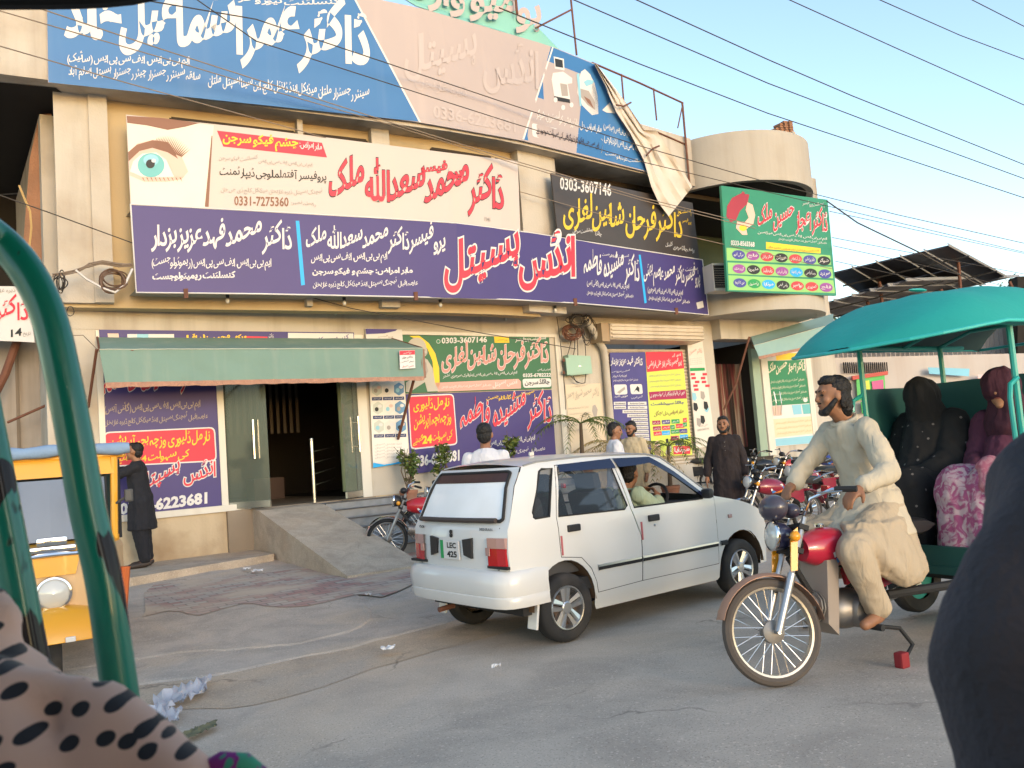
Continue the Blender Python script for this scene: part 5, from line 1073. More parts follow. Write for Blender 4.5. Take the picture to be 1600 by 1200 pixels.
q = MB(); lettering(q, 'LEC', MR(-0.005, 0.79, 0.0195), 0.13, 0.045, 0.03); lettering(q, '425', MR(-0.005, 0.72, 0.0195), 0.14, 0.05, 0.03); q.build('plate_lettering', i_black, npl, world=False)
q = MB(); lettering(q, 'MEHRAN', MR(-0.44, 0.925, 0.014), 0.17, 0.022, 0.04); q.build('badge', mat('grey badge', (0.2, 0.2, 0.2), 0.4), CAR, world=False)
q = MB(); lettering(q, 'VXR', MR(0.50, 0.925, 0.014), 0.09, 0.022, 0.04); q.build('badge', i_black, CAR, world=False)
q = MB(); lettering(q, 'S', MR(0.02, 0.885, 0.006), 0.05, 0.065, 0.09); q.build('emblem', i_black, CAR, world=False)
# bumpers
def bumper(name, sx, path, prof):
    q = MB(); rows = []
    full = path + [(x, -y) for x, y in path[::-1][1:]]
    c = Vector((sx * 0.3, 0, 0))
    for z, ins in prof:
        row = []
        for x, y in full:
            d = Vector((x - 0.0 - (0.2 if sx < 0 else 2.0) * (-1 if sx < 0 else 1) * 0 - 0, y, 0)); n_ = Vector((0, 0, 0))
            row.append(Vector((x + (ins if sx < 0 else -ins), y * (1 - ins * 0.9), z)))
        rows.append(row)
    q.grid(rows); return q.build(name, m_paint, CAR, smooth=True, world=False, angle=50)
bumper('rear_bumper', -1, [(-0.20, -0.712), (-0.34, -0.722), (-0.46, -0.72), (-0.545, -0.70), (-0.60, -0.655), (-0.63, -0.56), (-0.645, -0.35), (-0.65, 0.0)], [(0.335, 0.10), (0.345, 0.012), (0.375, 0.0), (0.425, -0.004), (0.432, 0.004), (0.44, 0.0), (0.52, -0.008), (0.59, 0.004), (0.618, 0.03), (0.625, 0.12)])
bumper('front_bumper', 1, [(2.52, -0.66), (2.62, -0.655), (2.70, -0.60), (2.73, -0.45), (2.75, 0.0)], [(0.25, 0.10), (0.26, 0.01), (0.40, 0.0), (0.50, 0.01), (0.52, 0.08)])
for sg in (-1, 1):
    q = MB(); q.box((2.66, sg * 0.5, 0.66), (0.08, 0.22, 0.14), bev=.02); q.build('headlight', m_pinkl, CAR, world=False)
q = MB(); q.box((2.70, 0, 0.66), (0.03, 0.7, 0.1)); q.build('grille', m_black, CAR, world=False)
q = MB(); q.tube([(-0.45, 0.25, 0.27), (-0.6, 0.25, 0.26)], 0.022, 8); q.build('exhaust', m_rust, CAR, world=False)
q = MB(); q.box((0.3, 0.0, 1.475), (0.05, 0.02, 0.03), bev=.006); q.build('aerial', m_white, CAR, world=False)
# wheels
def car_wheel(x, y, sg, spin):
    M = tr(x, y, 0.265) @ rot('X', 90 if sg < 0 else -90)
    q = MB(); q.lathe([(0.168, 0.055), (0.178, 0.068), (0.225, 0.078), (0.252, 0.066), (0.264, 0.045), (0.265, 0.0), (0.264, -0.045), (0.252, -0.066), (0.225, -0.078), (0.165, -0.06)], M, 40, close=False); wl = q.build('wheel', m_tyre, CAR, smooth=True, world=False)
    q = MB(); q.lathe([(0.172, 0.060), (0.166, 0.070), (0.158, 0.068), (0.150, 0.03), (0.145, -0.05)], M, 40, close=False)
    for k in range(5):
        a = spin + k * 2 * math.pi / 5
        def pt(r_, da, h): return M @ Vector((r_ * math.cos(a + da), r_ * math.sin(a + da), h))
        for s_ in (-1, 1):
            q.poly([pt(0.03, s_ * .5, .052), pt(0.155, s_ * 0.10, .064), pt(0.155, s_ * 0.34, .056), pt(0.06, s_ * .62, .046)])
            q.poly([pt(0.03, s_ * .5, .052), pt(0.155, s_ * 0.10, .064), pt(0.15, s_ * 0.02, .036), pt(0.03, s_ * .1, .036)])
            q.poly([pt(0.155, s_ * 0.34, .056), pt(0.06, s_ * .62, .046), pt(0.06, s_ * .62, .01), pt(0.155, s_ * 0.34, .01)])
    q.lathe([(0.048, 0.03), (0.048, 0.054), (0.04, 0.060), (0.0, 0.062)], M, 16, close=False)
    q.build('rim', m_alloy, wl, smooth=True, world=False, angle=20)
    q = MB(); q.lathe([(0.0, -0.0), (0.15, -0.005)], M, 24, close=False); q.lathe([(0.10, 0.004), (0.11, 0.012), (0.05, 0.012)], M, 24, close=False); q.build('brake_disc', mat('brown brake', (0.09, 0.06, 0.045), 0.7), wl, world=False)
for sg in (-1, 1):
    car_wheel(0, sg * 0.612, sg, 0.35); car_wheel(2.19, sg * 0.612, sg, 0.9)
# ------------------------------------------------------------------ motorcycles, rickshaws, bicycle
def paint(name, col, rough=0.3): return mat(name, col, rough, var=0.08, vs=3, coat=0.5, dirt=((0.22, 0.17, 0.13), 0.35, 2.5))
m_bred = paint('red tank paint', (0.42, 0.012, 0.02)); m_bblk = paint('black tank paint', (0.018, 0.018, 0.02)); m_bmar = paint('maroon tank paint', (0.22, 0.01, 0.03)); m_bblue = paint('blue tank paint', (0.03, 0.05, 0.22))
m_eng = mat('engine alloy', (0.28, 0.26, 0.24), 0.5, 0.7, var=0.2, vs=8, dirt=((0.10, 0.08, 0.06), 0.7, 4))
m_seatb = mat('black seat vinyl', (0.02, 0.02, 0.021), 0.4, var=0.2)
m_brake = mat('dusty mudguard', (0.36, 0.20, 0.13), 0.55, 0.2, var=0.25, vs=4)
m_lens = mat('headlamp glass', (0.55, 0.53, 0.48), 0.08, var=0.05, spec=0.8, coat=0.8)
m_bluew = paint('blue wrap', (0.012, 0.016, 0.05))
def bike_wheel(root, x, r, name='wheel', dusty=False, spokes=28, SM=None):
    M = (SM or Matrix()) @ tr(x, 0, r) @ rot('X', 90); tw = 0.034
    q = MB(); q.lathe([(r - 0.05, 0.025), (r - 0.03, tw), (r - 0.01, 0.024), (r, 0.0), (r - 0.01, -0.024), (r - 0.03, -tw), (r - 0.05, -0.025)], M, 44, close=False)
    w_ = q.build(name, mat('dusty tyre', (0.09, 0.075, 0.065), 0.95, var=0.25, vs=6) if dusty else m_tyre, root, smooth=True, world=False)
    q = MB(); q.lathe([(r - 0.048, 0.024), (r - 0.062, 0.02), (r - 0.068, 0.0), (r - 0.062, -0.02), (r - 0.048, -0.024), (r - 0.052, 0.0), (r - 0.048, 0.024)], M, 44, close=False)
    q.build('rim', mat('dull chrome rim', (0.50, 0.44, 0.36), 0.35, 0.8, var=0.15) if dusty else m_chrome, w_, smooth=True, world=False)
    q = MB()
    for k in range(spokes):
        a = 2 * math.pi * k / spokes; b = a + (0.5 if k % 2 else -0.5); s_ = 1 if (k // 2) % 2 else -1
        q.tube([M @ Vector((0.04 * math.cos(b), 0.04 * math.sin(b), 0.022 * s_)), M @ Vector(((r - .06) * math.cos(a), (r - .06) * math.sin(a), 0))], 0.0022, 3, cap=False)
    q.build('spokes', m_steel, w_, world=False)
    q = MB(); q.lathe([(0, 0.05), (0.02, 0.05), (0.055, 0.035), (0.065, 0.02), (0.065, -0.03), (0.03, -0.045), (0, -0.05)], M, 18, close=False); q.build('hub', m_eng, w_, smooth=True, world=False)
    return w_
def fender(root, cx, r, a0, a1, wdt, m, name, SM=None):
    q = MB(SM); rows = []
    for k in range(19):
        a = R(lerp(a0, a1, k / 18)); row = []
        for j in range(7):
            t = j / 3 - 1; rr_ = r - 0.018 * t * t; row.append(Vector((cx + rr_ * math.cos(a), wdt * t, 0.3 + rr_ * math.sin(a))))
        rows.append(row)
    q.shell(rows, (0, 0, -0.004)); return q.build(name, m, root, smooth=True, world=False)
def make_bike(root, tank, r=0.29, front_dusty=False, wrapped=False, stand=True, rear=True, guard=None, turn=0):
    """Small 70 cc motorcycle facing +X, on the ground at the origin, wheelbase 1.2 m."""
    xf, xr = 0.60, -0.60; B = lambda q, n, m, **k: q.build(n, m, root, world=False, **k)
    if rear: bike_wheel(root, xr, r, 'rear_wheel')
    steer = Vector((-0.44, 0, 0.90)).normalized(); ax = Vector((xf, 0, r)); top = ax + steer * 0.68; head = ax + steer * 0.60
    SM = Matrix.Translation(head) @ Matrix.Rotation(R(turn), 4, steer) @ Matrix.Translation(-head)
    bike_wheel(root, xf, r, 'front_wheel', front_dusty, SM=SM)
    q = MB(SM)
    for s_ in (-1, 1):
        o_ = Vector((0, 0.085 * s_, 0)); q.tube([ax + o_, ax + o_ + steer * 0.34], 0.024, 10); q.tube([ax + o_ + steer * 0.33, top + o_], 0.016, 8)
    q.tube([ax - Vector((0, .1, 0)), ax + Vector((0, .1, 0))], 0.012, 8); B(q, 'front_fork', mat('fork alloy', (0.42, 0.42, 0.42), 0.35, 0.8, var=0.2, vs=5), smooth=True)
    q = MB(SM); q.box(head + steer * 0.02, (0.06, 0.22, 0.03), rot('Y', -26)); q.box(head - steer * 0.12, (0.06, 0.22, 0.03), rot('Y', -26)); B(q, 'fork_yoke', m_black)
    fender(root, xf, r + 0.03, 20, 175, 0.055, guard or m_chrome, 'front_mudguard', SM)
    if rear: fender(root, xr, r + 0.05, 5, 165, 0.07, tank if guard is None else m_black, 'rear_mudguard')
    hb0 = top + Vector((-0.02, 0, 0.02)); q = MB(SM)
    q.tube([hb0 + Vector(p) for p in ((-0.19, -0.34, 0.09), (-0.10, -0.24, 0.11), (-0.02, -0.13, 0.08), (0, -0.06, 0.0), (0, 0.06, 0.0), (-0.02, 0.13, 0.08), (-0.10, 0.24, 0.11), (-0.19, 0.34, 0.09))], 0.011, 8); hbar = B(q, 'handlebar', m_chrome, smooth=True)
    for s_ in (-1, 1):
        q = MB(SM); q.tube([hb0 + Vector((-0.11, 0.255 * s_, 0.11)), hb0 + Vector((-0.19, 0.345 * s_, 0.09))], 0.017, 8); q.build('grip', m_black, hbar, world=False)
        q = MB(SM); q.tube([hb0 + Vector((-0.06, 0.20 * s_, 0.10)), hb0 + Vector((0.0, 0.25 * s_, 0.10)), hb0 + Vector((-0.09, 0.36 * s_, 0.085))], 0.006, 5); q.build('lever', m_steel, hbar, world=False)
    hl = head + Vector((0.13, 0, -0.01)); M = Matrix.Translation(hl) @ rot('Y', 82)
    q = MB(SM); q.lathe([(0, -0.10), (0.05, -0.095), (0.078, -0.05), (0.085, 0.0), (0.085, 0.02)], M, 20, close=False); hlm = B(q, 'headlight', m_bluew if wrapped else m_blackp, smooth=True)
    q = MB(SM); q.lathe([(0.082, 0.02), (0.06, 0.035), (0.0, 0.042)], M, 20, close=False); q.build('lens', m_lens, hlm, smooth=True, world=False)
    q = MB(SM); q.lathe([(0.082, 0.026), (0.09, 0.022), (0.09, 0.008), (0.084, 0.0)], M, 20, close=False); q.build('rim', m_chrome, hlm, smooth=True, world=False)
    q = MB(SM); q.ell(hb0 + Vector((0.05, 0, 0.03)), (0.05, 0.07, 0.045)); B(q, 'speedometer', m_bluew if wrapped else m_blackp, smooth=True)
    for s_ in (-1, 1):
        q = MB(SM); q.ell(hl + Vector((-0.05, 0.15 * s_, -0.02)), (0.03, 0.028, 0.03)); q.tube([hl + Vector((-.06, 0, -.02)), hl + Vector((-.05, .14 * s_, -.02))], 0.007, 5); B(q, 'indicator', m_amber, smooth=True)
    # frame, engine
    q = MB(); q.tube([head - steer * 0.05, Vector((0.02, 0, 0.62)), Vector((-0.28, 0, 0.56)), Vector((-0.40, 0, 0.40))], 0.028, 8); q.tube([head - steer * 0.16, Vector((0.22, 0, 0.42))], 0.02, 8)
    if rear:
        for s_ in (-1, 1): q.tube([Vector((-0.12, .09 * s_, .30)), Vector((xr, .09 * s_, r))], 0.018, 8); q.tube([Vector((-0.50, .11 * s_, .62)), Vector((xr + .02, .12 * s_, r + .02))], 0.022, 8)
    B(q, 'frame', m_black, smooth=True)
    q = MB(); q.ell((-0.02, 0, 0.34), (0.19, 0.13, 0.12)); q.tube([(0.08, 0, 0.36), (0.30, 0, 0.40)], 0.075, 12)
    for k in range(6): q.tube([(0.14 + k * .025, 0, 0.372 + k * .004), (0.15 + k * .025, 0, 0.374 + k * .004)], 0.095, 12)
    q.lathe([(0, 0.15), (0.09, 0.145), (0.10, 0.12), (0.10, 0.0)], tr(-0.05, 0, 0.33) @ rot('X', 90), 18, close=False); q.lathe([(0, 0.15), (0.09, 0.145), (0.10, 0.12), (0.10, 0.0)], tr(-0.05, 0, 0.33) @ rot('X', -90), 18, close=False); B(q, 'engine', m_eng, smooth=True)
    q = MB(); q.tube([(0.30, -.06, .36), (0.24, -.12, .24), (-0.05, -.15, .20), (-0.35, -.16, .24), (-0.55, -.17, .28), (-1.0, -.18, .33)], [.018, .018, .02, .022, .035, .03], 10); B(q, 'exhaust', m_chrome, smooth=True)
    # tank, seat, side panels
    q = MB(); rows = []
    for k in range(13):
        t = k / 12; x = lerp(0.30, -0.20, t); hgt = 0.13 * (math.sin(math.pi * min(1, 0.12 + t * 0.86)) ** 0.55); wd_ = 0.125 * (math.sin(math.pi * min(1, 0.10 + t * 0.82)) ** 0.6)
        zc = lerp(0.725, 0.69, t); rows.append([Vector((x, wd_ * math.cos(a), zc + hgt * (math.sin(a) if math.sin(a) > 0 else 0.85 * math.sin(a)))) for a in [2 * math.pi * j / 20 for j in range(20)]])
    q.grid(rows, closed=True); q.poly(rows[0][::-1]); q.poly(rows[-1]); tk = B(q, 'fuel_tank', tank, smooth=True)
    for s_ in (-1, 1):
        for nm, m, pts in (('decal', i_white, ((.16, .70), (-.06, .76), (-.08, .73), (.15, .67))), ('decal', mat('decal blue', (.05, .2, .5), .4), ((.14, .665), (-.08, .725), (-.1, .69), (.12, .635))), ('decal', mat('decal orange', (.6, .2, .03), .4), ((.10, .635), (-.08, .68), (-.06, .64)))):
            q = MB(); q.poly([Vector((x, s_ * (0.1215 + (0.001 if m == i_white else .0005)) * (math.sin(math.pi * min(1, 0.10 + (0.30 - x) / .5 * 0.82)) ** 0.6) * math.sqrt(max(0.05, 1 - ((z - .705) / .14) ** 2)) + s_ * .006, z)) for x, z in pts]); q.build(nm, m, tk, world=False)
    q = MB(); q.lathe([(0.03, 0), (0.03, .015), (0, .02)], tr(0.12, 0, 0.845), 14); q.build('filler_cap', m_chrome, tk, world=False)
    q = MB(); rows = []
    for k in range(11):
        t = k / 10; x = lerp(-0.16, -0.82, t); h_ = 0.055 * (1 - abs(2 * t - 1) ** 6) + .006; rows.append([Vector((x, 0.125 * math.copysign(abs(math.cos(a)) ** .5, math.cos(a)), 0.755 + 0.02 * math.cos(t * 3) + 0.03 * t + h_ * math.copysign(abs(math.sin(a)) ** .5, math.sin(a)))) for a in [2 * math.pi * j / 16 for j in range(16)]])
    q.grid(rows, closed=True); q.poly(rows[0][::-1]); q.poly(rows[-1]); B(q, 'seat', m_seatb, smooth=True)
    for s_ in (-1, 1):
        q = MB(); q.prism([(-.14, .10 * s_, .66), (-.42, .12 * s_, .66), (-.44, .12 * s_, .48), (-.20, .11 * s_, .44)], (0, .02 * s_, 0)); recalc(B(q, 'side_panel', tank))
    if rear:
        q = MB(); q.box((-0.98, 0, 0.60), (0.06, 0.14, 0.09), bev=.02); B(q, 'tail_light', m_redl)
        q = MB(); q.tube([(-.62, -.12, .76), (-.86, -.13, .83), (-1.02, -.12, .85), (-1.02, .12, .85), (-.86, .13, .83), (-.62, .12, .76)], 0.01, 6); B(q, 'grab_rail', m_chrome)
    q = MB(); q.tube([(0.0, -.26, .26), (0.0, .26, .26)], 0.012, 6)
    for s_ in (-1, 1): q.tube([(0.0, .19 * s_, .26), (0.0, .28 * s_, .26)], 0.02, 8)
    B(q, 'footrest', m_black)
    if stand:
        q = MB(); q.tube([(-0.12, .10, .26), (-0.26, .24, .02), (-0.31, .25, .0)], 0.012, 6); B(q, 'kickstand', m_black)
def bike(label, tank, P, heading, lean=4, group='motorcycles parked outside the clinic', **kw):
    rt = thing('motorcycle', label, 'motorcycle', P, R(heading), group, rx=R(-lean)); make_bike(rt, tank, **kw); return rt
def rel(bike_root): return bike_root
# bikes on the left, noses out towards the ramp
bA = bike('red motorcycle parked beside the ramp, black seat, nose to the left', m_bred, gpx(674, 868), 188, 5)
bB = dup(bA, gpx(716, 846), R(200), 'second red motorcycle half hidden behind the white hatchback rear window')
bC = dup(bA, gpx(806, 818), R(203), 'third red motorcycle behind the white hatchback, only its handlebar shows')
# bikes on the right, in front of the second shop
bD = bike('dark red motorcycle just right of the man in black kameez', m_bmar, gpx(1212, 838), 205, 5)
bE = bike('motorcycle with red tank and orange side panel in the second row', m_bred, gpx(1246, 784), 203, 5)
bF = dup(bD, gpx(1268, 812), R(208), 'maroon motorcycle right behind the rickshaw driver\'s forearm')
bG = bike('black motorcycle behind the white hatchback bonnet', m_bblk, gpx(1072, 775), 170, 5)
bH = bike('motorcycle with blue wrapped handlebar nearest the far poles', m_bblue, gpx(1300, 772), 196, 5)
bI = dup(bG, gpx(1205, 782), R(190), 'black motorcycle standing closest to the curtained doorway')
# bicycle
bc = thing('bicycle', 'old green bicycle with brown saddle leaning by the pillar poster', 'bicycle', gpx(1078, 752), R(20), rx=R(6))
for x, nm in ((0.52, 'front_wheel'), (-0.52, 'rear_wheel')): bike_wheel(bc, x, 0.33, nm, True, 24)
m_bcg = paint('bicycle green', (0.05, 0.22, 0.18)); q = MB()
for a, b in (((-.52, .33), (-.12, .30)), ((-.12, .30), (-.22, .82)), ((-.52, .33), (-.20, .78)), ((-.20, .76), (.34, .80)), ((-.12, .30), (.34, .72)), ((.34, .72), (.32, .95)), ((.34, .74), (.52, .33))): q.tube([(a[0], 0, a[1]), (b[0], 0, b[1])], 0.014, 6)
q.build('frame', m_bcg, bc, world=False); q = MB(); q.tube([(.14, -.26, .98), (.30, -.2, 1.0), (.33, 0, .98), (.30, .2, 1.0), (.14, .26, .98)], 0.011, 6); q.build('handlebar', m_chrome, bc, world=False)
q = MB(); q.ell((-.27, 0, .90), (.15, .09, .05)); q.build('saddle', mat('brown leather', (.17, .09, .05), .6), bc, smooth=True, world=False); q = MB(); q.lathe([(0, .01), (.09, .01), (.09, -.01), (0, -.01)], tr(-.12, -.05, .30) @ rot('X', 90), 20); q.tube([(-.12, -.08, .30), (.04, -.1, .22)], .01, 5); q.build('crank', m_steel, bc, world=False)
# ---- teal motorcycle rickshaw: bike front, passenger cart behind
RH = R(210); RP = gpx(1214, 1071)
_off = Vector((math.cos(RH), math.sin(RH), 0)) * 0.60
RK = thing('motorcycle_rickshaw', 'motorcycle rickshaw with bright teal canopy and dusty brown front mudguard', 'rickshaw', (RP.x - _off.x, RP.y - _off.y, RP.z), RH)
make_bike(RK, paint('rickshaw red tank', (0.40, 0.01, 0.035)), r=0.30, front_dusty=True, wrapped=True, stand=False, rear=False, guard=m_brake, turn=-21.5)
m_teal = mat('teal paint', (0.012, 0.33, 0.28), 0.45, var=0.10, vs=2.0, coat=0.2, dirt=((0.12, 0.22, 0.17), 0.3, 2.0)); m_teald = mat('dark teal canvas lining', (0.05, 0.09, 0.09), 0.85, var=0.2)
RB = lambda q, n, m, **k: q.build(n, m, RK, world=False, **k)
_st = Vector((-0.44, 0, 0.90)).normalized(); _hd = Vector((.6, 0, .3)) + _st * .6; RSM = Matrix.Translation(_hd) @ Matrix.Rotation(R(-21.5), 4, _st) @ Matrix.Translation(-_hd)
for s_ in (.112, -.124):
    q = MB(RSM); q.prism([(.375, s_, .86), (.425, s_, .83), (.47, s_, .62), (.43, s_, .62)], (0, .012, 0)); recalc(RB(q, 'fork_cover', m_amber))
q = MB(RSM); q.ell((.44, 0, .99), (.08, .11, .08)); RB(q, 'handlebar_wrap', m_bluew, smooth=True)
q = MB(); q.tube([(-.10, .18, .24), (-.20, .24, .22), (-.26, .27, .12), (-.18, .28, .07)], 0.013, 8); o = RB(q, 'brake_pedal', m_black, smooth=True); q = MB(); q.box((-.12, .29, .06), (.07, .06, .09), bev=.012); q.build('pedal_rubber', mat('red rubber', (.22, .015, .02), .7), o, world=False)
q = MB(); q.prism([(.24, .10, .30), (.16, .10, .22), (.10, .10, .66), (.20, .10, .66)], (0, -.20, 0)); recalc(RB(q, 'leg_guard', mat('dusty guard', (.30, .25, .21), .8, var=.2)))
# chassis and cart
q = MB()
for s_ in (-1, 1): q.tube([(-.25, .14 * s_, .40), (-.6, .3 * s_, .42), (-2.3, .42 * s_, .42)], .028, 8)
q.tube([(-1.55, -.62, .30), (-1.55, .62, .30)], .03, 8); RB(q, 'chassis', m_black)
for s_ in (-1, 1):
    M = tr(-1.55, .60 * s_, .27) @ rot('X', 90); q = MB(); q.lathe([(.17, .05), (.2, .06), (.25, .055), (.27, .03), (.27, -.03), (.25, -.055), (.17, -.05)], M, 30, close=False); o = RB(q, 'cart_wheel', m_tyre, smooth=True); q = MB(); q.lathe([(0, .02), (.06, .04), (.17, .03), (.17, -.03), (0, -.02)], M, 24, close=False); q.build('rim', m_teal, o, world=False)
q = MB(); q.box((-1.55, 0, .48), (1.6, 1.16, .05)); q.box((-.78, 0, .56), (.04, 1.10, .14)); RB(q, 'cart_floor', mat('dark teal panel', (.012, .07, .06), .6, var=.2))
q = MB(); q.box((-1.50, 0, .80), (.42, 1.12, .12), bev=.04); q.box((-1.70, 0, 1.10), (.10, 1.12, .52), rot('Y', -6), bev=.04); RB(q, 'bench', mat('black bench vinyl', (.025, .025, .028), .5), smooth=True)
q = MB(); q.box((-1.50, 0, .61), (.40, 1.10, .26)); RB(q, 'bench_box', m_teald)
q = MB(); q.box((-1.86, 0, 1.14), (.02, 1.14, 1.15)); q.box((-1.52, -.585, 1.09), (.72, .015, 1.22)); RB(q, 'back_panel', mat('deep teal panel', (.02, .10, .095), .6))
q = MB(); q.tube([(-.80, .58, .76), (-1.0, .60, .86), (-1.3, .60, .93)], .03, 8); RB(q, 'red_rail', mat('bright red rail', (.5, .02, .015), .45), smooth=True)
def cpole(pts, r=.02, n='canopy_pole'):
    q = MB(); q.tube(pts, r, 8); RB(q, n, m_teal, smooth=True)
for s_ in (-1, 1):
    cpole([(-1.15, .56 * s_, .46), (-1.15, .56 * s_, 2.01)]); cpole([(-1.15, .57 * s_, .92), (-1.04, .58 * s_, 1.0), (-1.03, .58 * s_, 1.54), (-1.05, .58 * s_, 1.62), (-1.15, .57 * s_, 1.66)], .016, 'side_loop')
    cpole([(-2.15, .57 * s_, .46), (-2.15, .57 * s_, 2.01)])
    cpole([(-.45, .48 * s_, 1.97), (-.8, .58 * s_, 2.01), (-2.5, .60 * s_, 2.01)], .018, 'roof_rail')
for x in (-.75, -1.15, -1.7, -2.15): cpole([(x, -.58, 2.01), (x, -.3, 2.10), (x, .3, 2.10), (x, .58, 2.01)], .014, 'roof_bow')
q = MB(); rows = []
for k in range(25):
    t = k / 24; x = lerp(-.22, -2.9, t); wv = .70 * math.sqrt(max(0.02, 1 - (1 - t / .2) ** 2)) if t < .2 else .70; crown = .25 * min(1, (t / .22)) ** .8 + .05 * sst(.30, .42, t) - .07 * sst(.55, .7, t)
    z0 = 1.93 + .095 * min(1, t / .25); rows.append([Vector((x, wv * (j / 8 - 1), z0 + crown * (1 - abs(j / 8 - 1) ** 3.6) - .02 * (abs(j / 8 - 1) ** 8) + .006 * noise.noise(Vector((x * 5, j * .9, 0))))) for j in range(17)])
q.grid(rows[::-1]); cn = RB(q, 'canopy', mat('teal canvas', (.014, .30, .26), .75, var=.12, vs=3, bump=.15, bs=25), smooth=True)
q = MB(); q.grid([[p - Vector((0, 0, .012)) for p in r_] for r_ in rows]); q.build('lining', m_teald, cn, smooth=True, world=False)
q = MB(); q.tube([r_[0] for r_ in rows] + [r_[-1] for r_ in rows[::-1]], .012, 6, closed=True); q.build('hem', mat('teal hem', (.03, .42, .38), .5), cn, world=False)
for p in ((-.02, .05),):
    q = MB(); q.ell((-.95, .1, 2.31), (.09, .03, .012)); q.build('patch', m_teal, cn, world=False)
# ---- yellow auto rickshaw at the left
AP = gpx(86, 1046); AR_ = thing('auto_rickshaw', 'yellow auto rickshaw with blue rolled canvas on its roof', 'auto rickshaw', AP, R(-60))
m_auto = mat('auto yellow', (0.72, 0.33, 0.015), 0.35, var=0.08, vs=2, coat=0.4, dirt=((0.45, 0.26, 0.10), 0.4, 1.5)); m_autop = mat('shaded auto tan', (0.62, 0.40, 0.20), 0.45, var=0.12, vs=2, dirt=((0.4, 0.28, 0.16), 0.5, 2))  # the tan for the lower body has shade put into its yellow
AB = lambda q, n, m, **k: q.build(n, m, AR_, world=False, **k)
q = MB(); rows = []       # lower body: nose widening back into the cabin
for x, wv, z1 in ((.30, .16, .90), (.26, .30, .94), (.12, .43, .97), (-.10, .50, .98), (-.5, .58, .98), (-1.2, .62, .98), (-1.9, .62, .98)):
    rows.append([Vector((x, y * wv, z)) for y, z in ((-.92, .32), (-1, .40), (-1, z1 - .06), (-.9, z1), (0, z1 + .01), (.9, z1), (1, z1 - .06), (1, .40), (.92, .32))])
q.grid(rows); q.poly(rows[0][::-1]); q.poly(rows[-1]); q.grid([[Vector((x, y * wv, .32)) for y in (-.92, .92)] for x, wv in ((.30, .16), (.12, .43), (-.5, .58), (-1.9, .62))]); AB(q, 'body', m_autop, smooth=True)
q = MB(); q.prism([(.27, -.31, .955), (-.1, -.52, .985), (-.1, .52, .985), (.27, .31, .955)], (0, 0, .05)); q.prism([(.315, -.16, .78), (.315, .16, .78), (.305, .20, .95), (.305, -.20, .95)], (.01, 0, 0)); AB(q, 'cowl', m_auto)
def gl(y): return .10 - .10 * (y / .5) ** 2
q = MB(); q.grid([[Vector((gl(y * .42) - .02 + (-.12 if z > 1.2 else 0), y * .42, z)) for y in (-1, -.5, 0, .5, 1)] for z in (1.04, 1.54)]); ws = AB(q, 'windscreen', mat('auto windscreen', (.16, .19, .25), .05, var=.2, vs=2, spec=.9, alpha=.8))
q = MB(); q.tube([(gl(y) - .02 - (.12 if z > 1.2 else 0), y, z) for y, z in ((-.43, 1.02), (.43, 1.02), (.43, 1.56), (-.43, 1.56))], .018, 6, closed=True); q.build('seal', m_black, ws, world=False)
q = MB(); q.prism([(-.06, -.50, 1.56), (-.06, .50, 1.56), (-.10, .50, 1.70), (-.10, -.50, 1.70)], (-.06, 0, 0)); q.box((-1.05, 0, 1.72), (1.9, 1.2, .05), bev=.02); AB(q, 'roof', m_auto)
for s_ in (-1, 1):
    q = MB(); q.tube([(-.06, .48 * s_, 1.0), (-.10, .50 * s_, 1.70)], .03, 8); AB(q, 'pillar', m_auto)
    q = MB(); q.tube([(-1.9, .58 * s_, .95), (-1.9, .58 * s_, 1.7)], .03, 8); AB(q, 'pillar', m_black); q = MB(); q.tube([(-1.0, .6 * s_, .95), (-1.0, .6 * s_, 1.7)], .02, 8); AB(q, 'pillar', m_black)
    q = MB(); q.box((-.02, .60 * s_, 1.36), (.04, .07, .11), bev=.015); q.tube([(-.06, .5 * s_, 1.3), (-.02, .6 * s_, 1.36)], .012, 6); AB(q, 'mirror', mat('dark mirror back', (.05, .05, .05), .5))
q = MB(); q.box((-1.0, 0, 1.2), (.1, 1.1, .9)); AB(q, 'rear_curtain', mat('dark green curtain', (.012, .03, .032), .8))
q = MB(); q.box((-.45, 0, .95), (.35, .9, .1)); AB(q, 'driver_seat', m_seatb)
q = MB(); q.tube([(-.04, y, 1.78 + .01 * math.sin(y * 9)) for y in [(-.62 + 1.24 * i / 14) for i in range(15)]], [.05 + .006 * math.sin(i * 2.1) for i in range(15)], 12); AB(q, 'rolled_canvas', mat('blue grey canvas', (.20, .29, .42), .8, var=.15, vs=6, bump=.4, bs=20), smooth=True)
M = tr(.335, .0, .645) @ rot('Y', 90); q = MB(); q.lathe([(.125, -.02), (.135, .0), (.13, .03), (.115, .035)], M, 28, close=False); hlm = AB(q, 'headlight', m_chrome, smooth=True); q = MB(); q.lathe([(.118, .02), (.09, .045), (0, .06)], M, 28, close=False); q.build('lens', m_lens, hlm, smooth=True, world=False)
q = MB(); rows = []
for k in range(13):
    a = R(lerp(8, 100, k / 12)); rows.append([Vector((.28 + (.30 - .05 * t * t) * math.cos(a) * 1.05 - .0, .27 * t, .26 + (.29 - .05 * t * t) * math.sin(a))) for t in [j / 5 - 1 for j in range(11)]])
q.shell(rows, (0, 0, -.006)); AB(q, 'mudguard', m_auto, smooth=True)
for y in (-.12, .10):
    q = MB(); q.box((.60, y, .315), (.02, .07, .04), bev=.008); AB(q, 'reflector', i_white)
